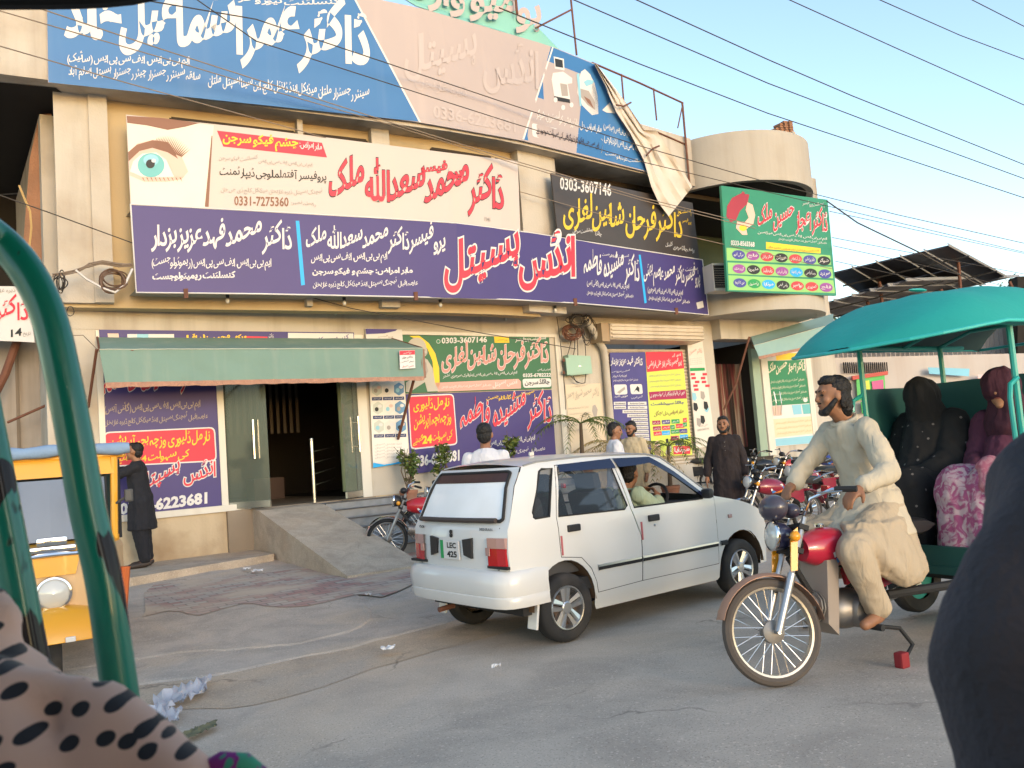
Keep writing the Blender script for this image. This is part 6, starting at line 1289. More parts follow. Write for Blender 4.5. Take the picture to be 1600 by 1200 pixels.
M = tr(.26, 0, .22) @ rot('X', 90); q = MB(); q.lathe([(.12, .04), (.16, .05), (.20, .045), (.22, .02), (.22, -.02), (.20, -.045), (.12, -.04)], M, 26, close=False); fw = AB(q, 'front_wheel', m_tyre, smooth=True); q = MB(); q.lathe([(0, .02), (.12, .03), (.12, -.03), (0, -.02)], M, 20, close=False); q.build('rim', m_steel, fw, world=False)
for s_ in (-1, 1):
    M = tr(-1.55, .5 * s_, .22) @ rot('X', 90); q = MB(); q.lathe([(.0, .03), (.12, .04), (.16, .05), (.20, .045), (.22, .02), (.22, -.02), (.20, -.045), (.12, -.04), (0, -.03)], M, 26, close=False); AB(q, 'rear_wheel', m_tyre, smooth=True)
q = MB(); q.box((.31, 0, .99), (.04, .34, .05), bev=.015); q.box((.30, 0, 1.05), (.04, .22, .07), bev=.03); q.tube([(.27, -.42, .93), (.35, 0, .95), (.27, .42, .93)], .018, 8); AB(q, 'emblem_bar', m_chrome, smooth=True)
q = MB(); q.grid([[Vector((.24, .20 + .04 * math.sin(k * .9), z)) for k in range(1)] + [Vector((-.13, .12 + .012 * k, z + .02 * math.sin(k))) for k in range(8)] for z in (1.2, 1.5)]); AB(q, 'hanging_cloth', mat('white cloth', (.6, .58, .56), .9))
q = MB(); q.tube([(-.1, .52, .35), (-.1, .56, .75)], .04, 8); AB(q, 'side_reflector', mat('orange reflector', (.5, .12, .03), .5))
# ------------------------------------------------------------------ people
m_skin = mat('brown skin', (0.27, 0.125, 0.065), 0.5, var=0.08, vs=8); m_skin2 = mat('light brown skin', (0.36, 0.18, 0.10), 0.5, var=0.08, vs=8)
m_hair = mat('black hair', (0.010, 0.008, 0.007), 0.5, var=0.3, vs=20, bump=0.5, bs=120); m_eye = mat('dark eye', (0.02, 0.014, 0.012), 0.2)
def cloth(name, col, bump=0.55, bs=13): return mat('cloth ' + name, col, 0.9, var=0.10, vs=4, bump=.85, bs=bs, bstretch=(1, 1, .22))
c_black = cloth('black brown', (0.022, 0.015, 0.015)); c_black2 = cloth('black', (0.014, 0.014, 0.018)); c_white = cloth('white', (0.62, 0.60, 0.62)); c_beige = cloth('beige', (0.50, 0.39, 0.24)); c_cream = cloth('cream', (0.50, 0.43, 0.32)); c_cream2 = cloth('deep cream', (0.42, 0.335, 0.235)); c_green = cloth('pale green', (0.42, 0.47, 0.30))
V3 = Vector
def hand(parts, w_, d, palm_n, curl=0.5, sc=1.0, thumb=1):
    """Palm, four bent fingers of different lengths and a thumb from the side of the palm. d = direction of the fingers, palm_n = way the palm faces."""
    w_, d, pn = V3(w_), V3(d).normalized(), V3(palm_n); pn = (pn - d * pn.dot(d)).normalized(); sd_ = d.cross(pn) * thumb
    parts.append((w_, .026 * sc, w_ + d * .05 * sc, .036 * sc)); k0 = w_ + d * .085 * sc
    for i, (o_, ln) in enumerate(((-.030, .062), (-.010, .075), (.011, .080), (.031, .070))):
        b = k0 - sd_ * o_ * sc * -1 + d * (.004 * (i in (1, 2))); parts.append((w_ + d * .04 * sc + sd_ * o_ * .8 * sc, .017 * sc, b, .013 * sc))
        p = b; dr = d
        for j, f in enumerate((.5, .32, .25)):
            dr = (dr + pn * curl * (.35 + .3 * j)).normalized(); q = p + dr * ln * f * sc; parts.append((p, (.0115 - .001 * j) * sc, q, (.0105 - .001 * j) * sc)); p = q
    t0 = w_ + d * .03 * sc + sd_ * .03 * sc; t1 = t0 + (d * .5 + sd_ * .6 + pn * .35).normalized() * .035 * sc; t2 = t1 + (d * .8 + sd_ * .15 + pn * .5 * (1 + curl)).normalized() * .032 * sc
    parts.append((t0, .016 * sc, t1, .0135 * sc)); parts.append((t1, .0130 * sc, t2, .010 * sc))
def head_parts(c, M, sc=1.0):
    f = lambda x, y, z: V3(c) + (M.to_3x3() @ V3((x, y, z))) * sc
    P = [('e', f(-.008, 0, .022), (.098 * sc, .079 * sc, .100 * sc), M), ('e', f(.022, 0, -.045), (.072 * sc, .062 * sc, .070 * sc), M), (f(.045, 0, -.085), .034 * sc, f(.055, 0, -.095), .030 * sc), (f(.088, 0, .028), .011 * sc, f(.103, 0, -.018), .014 * sc), (f(.094, .010, -.022), .010 * sc, f(.094, -.010, -.022), .010 * sc), (f(.080, -.018, -.052), .010 * sc, f(.080, .018, -.052), .010 * sc),
         (f(.080, -.045, .038), .012 * sc, f(.080, .045, .038), .012 * sc)]
    for s_ in (-1, 1): P.append(('e', f(-.004, .080 * s_, -.002), (.020 * sc, .010 * sc, .032 * sc), M)); P.append(('e', f(.055, .042 * s_, -.02), (.03 * sc, .022 * sc, .028 * sc), M))
    return P, f
def face(root, c, M, sc=1.0, hair='short', beard='full', hm=None):
    P, f = head_parts(c, M, sc)
    for s_ in (-1, 1):
        q = MB(); q.ell(f(.080, .032 * s_, .012), (.010 * sc, .015 * sc, .008 * sc), M, 10, 6); q.build('eye', m_eye, root, smooth=True)
        q = MB(); q.tube([f(.090, .016 * s_, .036), f(.088, .034 * s_, .041), f(.074, .052 * s_, .036)], [.005 * sc, .006 * sc, .004 * sc], 6); q.build('eyebrow', m_hair, root)
    q = MB(); q.ell(f(.088, 0, -.053), (.010 * sc, .022 * sc, .006 * sc), M, 10, 6); q.build('lips', mat('lips', (.22, .07, .055), .45), root, smooth=True)
    hp = [('e', f(-.034, 0, .052), (.092 * sc, .086 * sc, .086 * sc), M), ('e', f(-.062, 0, -.010), (.056 * sc, .076 * sc, .078 * sc), M), ('e', f(.030, 0, .098), (.050 * sc, .066 * sc, .030 * sc), M)]
    if hair == 'long': hp += [('e', f(-.07, 0, -.06), (.05 * sc, .080 * sc, .085 * sc), M), ('e', f(-.04, .074 * sc, -.02), (.030 * sc, .020 * sc, .06 * sc), M), ('e', f(-.04, -.074 * sc, -.02), (.030 * sc, .020 * sc, .06 * sc), M), ('e', f(.02, .01, .108), (.056 * sc, .06 * sc, .030 * sc), M)]
    if hair: blob('hair', hp, .006, m_hair, root, iters=2, fn=lambda v: v + V3((noise.noise(v * 60), noise.noise(v * 60 + V3((9, 0, 0))), noise.noise(v * 60 + V3((0, 9, 0))))) * .006)
    if beard:
        bp = [(f(.062, -.03, -.095), .026 * sc, f(.062, .03, -.095), .026 * sc), (f(.04, .058, -.06), .020 * sc, f(.0, .072, -.01), .014 * sc), (f(.04, -.058, -.06), .020 * sc, f(.0, -.072, -.01), .014 * sc), (f(.058, .034, -.085), .024 * sc, f(.04, .055, -.062), .020 * sc), (f(.058, -.034, -.085), .024 * sc, f(.04, -.055, -.062), .020 * sc), (f(.090, -.022, -.039), .007 * sc, f(.090, .022, -.039), .007 * sc)]
        blob('beard', bp if beard == 'full' else bp[-1:], .006, m_hair, root, iters=2)
def figure(root, J, sk, Mh, curl=(.4, .4), hd=None, pn=None, voxel=.0075, feet=True):
    """One continuous skin through the joints of J (given in world space)."""
    P, f = head_parts(J['head'], Mh)
    P += [(J['neck'], .058, V3(J['head']) + V3((0, 0, -.07)), .054), (J['chest'], .100, V3(J['neck']) - V3((0, 0, .06)), .070), (J['pelvis'], .110, J['chest'], .100)]
    for s_ in 'LR':
        sh, el, wr = J['sh' + s_], J['el' + s_], J['wr' + s_]; P += [(V3(J['chest']) + V3((0, 0, .06)), .08, sh, .054), (sh, .052, el, .041), (el, .042, wr, .028)]
        d = V3(wr) - V3(el); hand(P, wr, (hd or {}).get(s_, d), (pn or {}).get(s_, V3(J['pelvis']) - V3(wr)), curl[0 if s_ == 'L' else 1], 1.0, 1 if s_ == 'L' else -1)
        hp, kn, an = J['hip' + s_], J['kn' + s_], J['an' + s_]; P += [(J['pelvis'], .12, hp, .095), (hp, .090, kn, .060), (kn, .058, an, .040)]
        if feet: t = V3(J['toe' + s_]); a = V3(an); P += [(a - V3((0, 0, .03)), .040, t, .032), (a + (a - t) * .25 - V3((0, 0, .035)), .036, t, .03)]
    return blob('body', P, voxel, sk, root, iters=3)
def standing(P, hdg, h=1.72, arms=None, lean=0.0):
    """Joints of a standing adult at P looking along hdg (degrees); arms: overrides in the person's own frame."""
    M = tr(*P) @ rot('Z', hdg); k = h / 1.72
    L = dict(pelvis=(0, 0, .94), chest=(.01 + lean, 0, 1.30), neck=(.0 + lean, 0, 1.47), head=(.03 + lean * 1.2, 0, 1.605), shL=(lean, .165, 1.385), shR=(lean, -.165, 1.385), elL=(-.03, .225, 1.12), elR=(-.03, -.225, 1.12), wrL=(.03, .235, .87), wrR=(.03, -.235, .87),
             hipL=(0, .09, .90), hipR=(0, -.09, .90), knL=(.02, .10, .49), knR=(.02, -.10, .49), anL=(-.03, .11, .09), anR=(-.03, -.11, .09), toeL=(.15, .13, .035), toeR=(.15, -.13, .035))
    L.update(arms or {})
    return {a: M @ (V3(b) * k) for a, b in L.items()}, M, k
def dress(root, J, M, k, c_top, c_low, hem=.52, flare=.30, collar=True, seed=0.0, cuffs=True, buttons=False):
    """Loose kameez with sleeves, shalwar and shoes."""
    Q = lambda x, y, z: M @ (V3((x, y, z)) * k)
    ch = M.inverted() @ V3(J['chest']); lx = ch.x / k - .01
    def ring(x, z, rx, ry): return (Q(x, 0, z), rx * k, ry * k)
    # rings are laid in world axes, so turn them by hand
    def lring(mb, rings, folds, nf):
        ids = []; n = 48
        for i, (x, z, rx, ry) in enumerate(rings):
            t = i / (len(rings) - 1); row = []
            for j in range(n):
                a = 2 * math.pi * j / n; g_ = 1 + folds * t * t * math.sin(nf * a + seed) + folds * .8 * t * noise.noise(V3((math.cos(a) * 1.7 + seed, math.sin(a) * 1.7, z * 2)))
                row.append(Q(x + rx * g_ * math.cos(a), ry * g_ * math.sin(a), z))
            ids.append(row)
        return ids
    top = lring(None, [(lx, 1.47, .064, .072), (lx, 1.435, .085, .135), (lx + .005, 1.37, .120, .182), (lx * .9 + .01, 1.25, .132, .185), (lx * .6 + .01, 1.10, .130, .180), (.01, .95, .150, .195), (.01, .80, .165, .205), (.01, .66, .175, .215), (.01, hem, .185 * flare / .30, .225 * flare / .30)], .055, 9)
    mb = MB(); mb.grid(top, closed=True); mb.poly(top[0][::-1])
    me = bpy.data.meshes.new('tmp'); P = []
    for s_ in 'LR': P += [(V3(J['sh' + s_]), .068, V3(J['el' + s_]), .062), (V3(J['el' + s_]), .065, V3(J['el' + s_]).lerp(V3(J['wr' + s_]), .86), .054)]
    P.append(('rows', top))
    kz = blob2('kameez', P, .011, c_top, root, 4)
    if collar:
        q = MB(); q.tube([Q(lx + .062 * math.cos(a) + .012, .062 * math.sin(a), 1.455 + .012 * math.cos(a + math.pi)) for a in [2 * math.pi * i / 16 for i in range(16)]], .014, 6, closed=True); q.build('collar', c_top, kz, smooth=True)
    if buttons:
        q = MB()
        for z in (1.36, 1.30, 1.24): q.ell(Q(lx + .150, 0, z), (.006, .006, .006))
        q.build('buttons', m_steel, kz)
    P = []
    for s_ in 'LR': P += [(V3(J['hip' + s_]), .125, V3(J['kn' + s_]), .105), (V3(J['kn' + s_]), .105, V3(J['an' + s_]) + V3((0, 0, .04)), .075)]
    P.append((V3(J['pelvis']), .15, V3(J['pelvis']) - V3((0, 0, .08)), .15)); blob2('shalwar', P, .013, c_low, root, 4)
    for s_ in 'LR':
        a, t = V3(J['an' + s_]), V3(J['toe' + s_]); P = [(a + (a - t).normalized() * .05 - V3((0, 0, .045)), .040, t + (t - a).normalized() * .02, .038), (a - V3((0, 0, .04)), .045, t, .04)]; blob('shoe', P, .010, mat('dark sandal', (.04, .028, .022), .6), root, iters=2)
    return kz
def blob2(name, parts, voxel, m, root, iters, crease=1.0):
    """Cloth form: limbs plus closed ring stacks, wrinkled a little."""
    pp = []
    for p in parts:
        if p[0] == 'rows':
            rows = p[1]; pp.append(('rows', rows))
        else: pp.append(p)
    mb = MB()
    for p in pp:
        if p[0] == 'e': mb.ell(p[1], p[2], p[3] if len(p) > 3 else None)
        elif p[0] == 'rows':
            mb.grid(p[1], closed=True); mb.poly(p[1][0][::-1]); mb.poly(p[1][-1])
        else: mb.cone(*p, n=14, k=4)
    me = bpy.data.meshes.new(name); me.from_pydata([tuple(p) for p in mb.V], [], mb.F); o = bpy.data.objects.new(name, me); WC.objects.link(o)
    bm = bmesh.new(); bm.from_mesh(me); bmesh.ops.recalc_face_normals(bm, faces=bm.faces); bm.to_mesh(me); bm.free()
    a = o.modifiers.new('r', 'REMESH'); a.mode = 'VOXEL'; a.voxel_size = voxel; b = o.modifiers.new('s', 'SMOOTH'); b.iterations = iters; b.factor = .5
    m2 = bpy.data.meshes.new_from_object(evaluated(o)); WC.objects.unlink(o); C.objects.link(o); o.modifiers.clear(); o.data = m2; bpy.data.meshes.remove(me); m2.name = name
    NN = [v.normal.copy() for v in m2.vertices]
    for v, n_ in zip(m2.vertices, NN): c = v.co.copy(); v.co = c + n_ * crease * (.010 * noise.noise(V3((c.x * 9, c.y * 9, c.z * 5))) + .009 * (1 - 2 * abs(noise.noise(V3((c.x * 11 + 3, c.y * 11, c.z * 7 + c.x * 4))))) + .003 * noise.noise(c * 30))
    m2.materials.clear(); m2.materials.append(m)
    for p in m2.polygons: p.material_index = 0; p.use_smooth = True
    if root is not None: m2.transform(world_of(root).inverted()); o.parent = root
    return o
def person(label, P, hdg, c_top, c_low, h=1.72, arms=None, sk=None, headturn=0, nod=0, hair='short', beard='full', lean=0.0, curl=(.4, .4), seed=0.0, buttons=False, group=None, tilt=0, hem=.52):
    rt = thing('person', label, 'person', P, R(hdg), group); J, M, k = standing(P, hdg, h, arms, lean); Mh = rot('Z', hdg + headturn) @ rot('Y', nod) @ rot('X', tilt)
    figure(rt, J, sk or m_skin, Mh, curl); face(rt, J['head'], Mh, 1.0, hair, beard); dress(rt, J, M, k, c_top, c_low, seed=seed, buttons=buttons, hem=hem); return rt
# man in black kameez looking at the camera
Pm = gpx(1146, 838); person('bearded man in long black kameez standing and facing the camera', Pm, -104, c_black, c_black, 1.73, sk=m_skin, hair='long', seed=1.0, buttons=True, arms=dict(elL=(-.04, .235, 1.12), elR=(-.05, -.245, 1.13), wrL=(.04, .25, .87), wrR=(.05, -.285, .88)), curl=(.3, .3), headturn=-6)
Pl = atz(226, 886, 0.30); person('man in black reaching over the roof of the yellow auto rickshaw', Pl, 196, c_black2, c_black2, 1.72, headturn=-12, nod=-10, beard=None, lean=.04, seed=2.0, arms=dict(elR=(.24, -.20, 1.34), wrR=(.46, -.14, 1.40), elL=(.24, .18, 1.30), wrL=(.46, .14, 1.38)), curl=(.2, .2))
person('man in white shirt seen from behind in front of the purple sign', Vector((-.33, 8.9, ground_z(-.33, 8.9))), 84, c_white, c_white, 1.82, beard=None, seed=3.0, sk=m_skin)
person('young man in white shirt in profile talking beyond the car roof', gpx(972, 838), 8, c_white, c_white, 1.70, beard=None, seed=4.0, headturn=-14, nod=6)
person('bearded man in beige shirt looking down beside the man in white', gpx(1000, 820), 232, c_beige, c_beige, 1.73, seed=5.0, nod=14, headturn=-6, hair='short', arms=dict(elR=(.10, -.26, 1.12), wrR=(.30, -.16, 1.05)))
# driver of the white car (in the car's own frame)
def in_frame(o, pts): Mw = world_of(o); return {a: Mw @ V3(b) for a, b in pts.items()}
def seated(label, frame, J, cloth_top, cloth_low, Mh, sk=m_skin, hair='short', beard='full', skirt=None, curl=(.8, .8), hd=None, pn=None, sleeves=(.075, .062, .052), chest=(.165, .15), legs=(.115, .095, .075), lowname='shalwar', topname='kameez', extra_low=(), extra_top=(), feet=True, rows_top=(), rows_low=(), wide=1.0):
    Jw = in_frame(frame, J); Mw = world_of(frame); Mr = Mw.to_3x3().to_4x4()
    rt = thing('person', label, 'person', tuple(Mw @ V3((J['pelvis'][0], J['pelvis'][1], J['pelvis'][2] - .1))), frame.rotation_euler[2])
    wv = lambda d: {a: Mr.to_3x3() @ V3(b) for a, b in (d or {}).items()}
    figure(rt, Jw, sk, Mr @ Mh, curl, wv(hd), wv(pn), feet=feet); face(rt, Jw['head'], Mr @ Mh, 1.0, hair, beard)
    P = []
    for s_ in 'LR': P += [(Jw['sh' + s_], sleeves[0], Jw['el' + s_], sleeves[1]), (Jw['el' + s_], sleeves[1], Jw['el' + s_].lerp(Jw['wr' + s_], .85), sleeves[2]), (Jw['sh' + s_].lerp(Jw['chest'], .25), .070, Jw['chest'], .10)]
    nk, cs, pv = V3(J['neck']), V3(J['chest']), V3(J['pelvis']); sp = [nk + V3((.0, 0, -.015)), nk - V3((0, 0, .055)), nk.lerp(cs, .55), cs, cs.lerp(pv, .5), pv]; rw = []
    def ringrow(c, rx, ry, i, sd=0.0): return [Mw @ (V3(c) + V3((rx * (1 + .05 * i * math.sin(7 * a + sd)) * math.cos(a), ry * (1 + .05 * i * math.sin(7 * a + sd)) * math.sin(a), 0))) for a in [2 * math.pi * j / 44 for j in range(44)]]
    P.append(('rows', [ringrow(c, rx * wide, ry * wide, 0) for c, (rx, ry) in zip(sp, ((.064, .070), (.085, .150), (.114, .172), (.122, .172), (.120, .160), (.145, .178)))]))
    for st in rows_top: P.append(('rows', [ringrow(r_[:3], r_[3], r_[4], i / len(st), 1.0) for i, r_ in enumerate(st)]))
    P += [((Mw @ V3(a), r0, Mw @ V3(b), r1)) for a, r0, b, r1 in extra_top]
    kz = blob2(topname, P, .011, cloth_top, rt, 4, 1.15); P = []
    for s_ in 'LR': P += [(Jw['hip' + s_], legs[0], Jw['kn' + s_], legs[1]), (Jw['kn' + s_], legs[1], Jw['an' + s_] + V3((0, 0, .03)), legs[2])]
    P += [(Jw['pelvis'], .15, Jw['pelvis'] - V3((0, 0, .04)), .15)] + [((Mw @ V3(a), r0, Mw @ V3(b), r1)) for a, r0, b, r1 in extra_low] + [('rows', [ringrow(r_[:3], r_[3], r_[4], .5 + i / len(st), 2.0) for i, r_ in enumerate(st)]) for st in rows_low]
    blob2(lowname, P, .012, cloth_low, rt, 4, 1.15); return rt, kz, Jw
seated('driver in pale green shirt at the wheel of the white car', CAR, dict(pelvis=(1.03, -.33, 0.62), chest=(1.06, -.33, 0.96), neck=(1.08, -.33, 1.11), head=(1.15, -.33, 1.23), shL=(1.07, -.16, 1.04), shR=(1.07, -.50, 1.04), elL=(1.29, -.12, 0.86), elR=(1.29, -.54, 0.88), wrL=(1.36, -.20, .98), wrR=(1.36, -.46, .98), hipL=(1.0, -.24, .60), hipR=(1.0, -.42, .60), knL=(1.4, -.22, .68), knR=(1.4, -.44, .68), anL=(1.62, -.22, .42), anR=(1.62, -.44, .42), toeL=(1.72, -.22, .40), toeR=(1.72, -.44, .40)), c_green, c_green, rot('Z', 20), beard=None, chest=(.155, .14))
# rickshaw rider
rJ = dict(pelvis=(-.40, 0, .92), chest=(-.34, .0, 1.29), neck=(-.31, 0, 1.48), head=(-.25, 0, 1.63), shL=(-.32, .18, 1.41), shR=(-.32, -.18, 1.41), elL=(-.16, .32, 1.15), elR=(-.12, -.31, 1.17), wrL=(.09, .30, 1.075), wrR=(-.03, -.30, 1.09), hipL=(-.38, .10, .90), hipR=(-.38, -.10, .90), knL=(.08, .20, .70), knR=(.08, -.20, .70), anL=(-.06, .21, .34), anR=(-.06, -.21, .34), toeL=(.09, .23, .285), toeR=(.09, -.23, .285))
_tw = tr(-.40, 0, 0) @ rot('Z', -15) @ tr(.44, 0, 0)
for k_ in ('chest', 'neck', 'head', 'shL', 'shR'): rJ[k_] = tuple(_tw @ V3(rJ[k_]) + V3({'chest': .03, 'neck': .06, 'head': .08, 'shL': .05, 'shR': .05}[k_] * V3((1, 0, 0)) - V3((.04, 0, 0))))
rid, kz, Jr = seated('bearded rickshaw driver in loose cream shalwar kameez gripping the handlebar', RK, rJ, c_cream, c_cream2, rot('Z', -26), m_skin, 'long', 'full', curl=(1.3, 1.3), hd=dict(L=(.75, -.1, -.35), R=(.75, .1, -.35)), pn=dict(L=(0, -.2, -1), R=(0, .2, -1)), sleeves=(.072, .060, .048), chest=(.135, .135), legs=(.11, .10, .07),
    rows_top=[[(-.38, 0, 1.02, .14, .18), (-.36, 0, .94, .18, .20), (-.31, 0, .86, .25, .235), (-.27, .01, .79, .31, .265), (-.26, .02, .755, .33, .275)]],
    rows_low=[[(-.20, .13, .86, .24, .14), (-.21, .17, .74, .265, .135), (-.25, .21, .62, .225, .12), (-.30, .24, .53, .165, .095), (-.33, .25, .465, .09, .06)], [(-.22, -.13, .86, .22, .14), (-.22, -.17, .7, .22, .13), (-.26, -.2, .56, .16, .10), (-.28, -.22, .48, .08, .06)]])
q = MB(); q.tube([Jr['neck'] + (world_of(RK).to_3x3() @ V3((.070 * math.cos(a) + .005, .070 * math.sin(a), -.005 - .03 * math.cos(a)))) for a in [2 * math.pi * i / 18 for i in range(18)]], .018, 8, closed=True); q.build('collar', c_cream, kz, smooth=True)
q = MB(); wdir = (Jr['wrL'] - Jr['elL']).normalized(); M = Matrix.Translation(Jr['wrL'] - wdir * .012) @ wdir.to_track_quat('Z', 'Y').to_matrix().to_4x4(); q.lathe([(.033, -.012), (.038, -.01), (.038, .01), (.033, .012)], M, 18, close=False); q.build('wristwatch', m_black, rid)
# two women on the cart bench, cloth darkened to carry the canopy's shade
m_floral = bpy.data.materials.new('black floral veil'); m_floral.use_nodes = True; t_ = m_floral.node_tree; bs_ = t_.nodes['Principled BSDF']; bs_.inputs['Roughness'].default_value = .9
vo = t_.nodes.new('ShaderNodeTexVoronoi'); vo.inputs['Scale'].default_value = 14; tc_ = t_.nodes.new('ShaderNodeTexCoord'); t_.links.new(tc_.outputs['Object'], vo.inputs['Vector']); cr = t_.nodes.new('ShaderNodeValToRGB'); cr.color_ramp.interpolation = 'CONSTANT'
cr.color_ramp.elements[0].color = (.16, .14, .13, 1); cr.color_ramp.elements[1].position = .13; cr.color_ramp.elements[1].color = (.009, .009, .010, 1); t_.links.new(vo.outputs['Distance'], cr.inputs[0]); t_.links.new(cr.outputs[0], bs_.inputs['Base Color'])
def patterned(name, a, b, scale, cut, w_=.06):
    m = bpy.data.materials.new(name); m.use_nodes = True; t = m.node_tree; bs = t.nodes['Principled BSDF']; bs.inputs['Roughness'].default_value = .85; tc = t.nodes.new('ShaderNodeTexCoord'); n = t.nodes.new('ShaderNodeTexNoise'); n.inputs['Scale'].default_value = scale; n.inputs['Detail'].default_value = 3; n.inputs['Distortion'].default_value = 1.2; t.links.new(tc.outputs['Object'], n.inputs['Vector'])
    c = t.nodes.new('ShaderNodeValToRGB'); c.color_ramp.elements[0].position = cut - w_; c.color_ramp.elements[0].color = (*a, 1); c.color_ramp.elements[1].position = cut + w_; c.color_ramp.elements[1].color = (*b, 1); t.links.new(n.outputs[0], c.inputs[0]); t.links.new(c.outputs[0], bs.inputs['Base Color']); return m
m_pinkf = patterned('pink printed cloth', (.34, .08, .18), (.50, .37, .39), 16, .5); m_pinkl_ = patterned('rose cloth', (.40, .12, .17), (.47, .21, .24), 22, .5)
bw = dict(pelvis=(-1.46, -.28, .98), chest=(-1.50, -.28, 1.30), neck=(-1.48, -.28, 1.47), head=(-1.42, -.28, 1.60), shL=(-1.50, -.11, 1.40), shR=(-1.50, -.45, 1.40), elL=(-1.36, -.05, 1.14), elR=(-1.36, -.50, 1.14), wrL=(-1.16, -.16, 1.06), wrR=(-1.16, -.38, 1.06), hipL=(-1.44, -.19, .96), hipR=(-1.44, -.37, .96), knL=(-1.02, -.17, .98), knR=(-1.02, -.39, .98), anL=(-.98, -.17, .58), anR=(-.98, -.39, .58), toeL=(-.84, -.17, .53), toeR=(-.84, -.39, .53))
wmn, kz, Jb = seated('woman in black floral burqa sitting on the far side of the rickshaw bench', RK, bw, m_floral, m_floral, rot('Z', 8), m_skin2, None, None, sleeves=(.11, .10, .07), chest=(.19, .19), legs=(.15, .14, .14), extra_top=[((-1.48, -.28, 1.38), .17, (-1.30, -.28, 1.05), .15)], extra_low=[((-1.3, -.28, .95), .2, (-1.0, -.28, .80), .16)])
blob2('veil', [('e', Jb['head'] + V3((0, 0, .02)), (.125, .115, .135)), (Jb['head'] - V3((0, 0, .05)), .115, Jb['chest'] + V3((0, 0, .05)), .19)], .011, cloth('veil', (.010, .010, .011)), wmn, 4)
pw = dict(pelvis=(-1.46, .30, .98), chest=(-1.50, .30, 1.30), neck=(-1.48, .30, 1.47), head=(-1.43, .30, 1.60), shL=(-1.50, .47, 1.39), shR=(-1.50, .13, 1.39), elL=(-1.40, .52, 1.12), elR=(-1.38, .10, 1.14), wrL=(-1.16, .40, 1.06), wrR=(-1.14, .22, 1.07), hipL=(-1.44, .39, .96), hipR=(-1.44, .21, .96), knL=(-1.02, .40, .98), knR=(-1.02, .20, .98), anL=(-.98, .40, .58), anR=(-.98, .20, .58), toeL=(-.84, .40, .53), toeR=(-.84, .20, .53))
wmn, kz, Jp = seated('woman in plum veil and pink flowered dress on the near side of the rickshaw', RK, pw, cloth('plum', (.10, .028, .055)), m_pinkf, rot('Z', 10), m_skin2, None, None, sleeves=(.085, .075, .055), chest=(.165, .165), legs=(.15, .15, .15), hd=dict(L=(.8, -.4, -.2), R=(.8, .4, -.2)), pn=dict(L=(0, -.3, -1), R=(0, .3, -1)), curl=(.5, .5), topname='dress_top', lowname='flowered_skirt', extra_top=[((-1.45, .30, 1.2), .15, (-1.30, .32, 1.02), .13)], extra_low=[((-1.02, .42, .95), .15, (-.99, .44, .66), .15), ((-1.02, .20, .95), .15, (-.99, .22, .66), .15), ((-1.02, .30, .92), .15, (-1.0, .32, .64), .14)])
blob2('veil', [('e', Jp['head'] + V3((0, 0, .03)), (.120, .112, .13)), (Jp['head'] - V3((0, 0, .06)) - world_of(RK).to_3x3() @ V3((.05, 0, 0)), .105, Jp['chest'] + V3((0, 0, .06)), .17)], .011, cloth('dusky plum', (.055, .016, .028)), wmn, 4)
Mw = world_of(RK); blob2('shawl', [((Mw @ V3((-1.26, .36, 1.04))), .085, (Mw @ V3((-1.0, .42, 1.10))), .075), ((Mw @ V3((-1.0, .42, 1.10))), .08, (Mw @ V3((-.92, .44, 1.0))), .06)], .010, m_pinkl_, wmn, 3)
# ------------------------------------------------------------------ awnings
m_awn = mat('faded green awning cloth', (.165, .255, .215), .85, var=.12, vs=1.5, bump=.25, bs=14, streak=((.30, .33, .27), .4, 5)); m_awn2 = mat('pale teal awning cloth', (.25, .38, .36), .85, var=.12, vs=1.5, bump=.2, bs=14)
m_fr = mat('brown fringe', (.36, .20, .14), .95, var=.3, vs=14, bump=.6, bs=50)
def awning(name, label, rows_px, offs, m, cols, poles, wr=.012):
    rt = thing(name, label, 'awning', LW.hit(*rows_px[-1][0], offs[-1])); rows = []
    sub = 6
    for i in range(len(rows_px) - 1):
        for k in range(sub + (i == len(rows_px) - 2)):
            t = k / sub; row = []
            for j in range(cols + 1):
                u = j / cols; a = [LW.hit(lerp(rows_px[ii][0][0], rows_px[ii][1][0], u), lerp(rows_px[ii][0][1], rows_px[ii][1][1], u), offs[ii]) for ii in (i, i + 1)]
                p = a[0].lerp(a[1], t); g_ = (i + t) / (len(rows_px) - 1); row.append(p + WN * (wr * noise.noise(V3((j * .22 - i * 2 - t * 1.5, t * 1.6 + i, 3))) * (2.4 if i else 1.2) + wr * .8 * noise.noise(V3((j * .6, t * 2 + j * .15, 9))) + .012 * math.sin(u * math.pi * 5) * t * (i > 0)) + V3((0, 0, -.03 * math.sin(u * math.pi) * (1 - abs(2 * t - 1)) * (i == 0))))
            rows.append(row)
    MB().shell(rows, -WN * .004).build('cloth', m, rt, smooth=True)
    b = rows[-1]; MB().shell([[p + WN * .006 + V3((0, 0, .02 + .004 * noise.noise(p * 7))) for p in b], [p + WN * (.012 + .01 * noise.noise(p * 6)) - V3((0, 0, .05 + .012 * noise.noise(p * 9))) for p in b]][::-1], -WN * .012).build('fringe', m_fr, rt)
    hs_ = rows[sub]; q = MB(); q.tube([p + WN * .006 for p in hs_], .008, 5); q.build('seam', mat('pale seam', (.42, .46, .38), .8), rt)
    for pts, r_ in poles:
        q = MB(); q.tube([LW.hit(x, y, o) for x, y, o in pts], r_, 8); q.build('support', m_rust, rt, smooth=True)
    return rt, rows
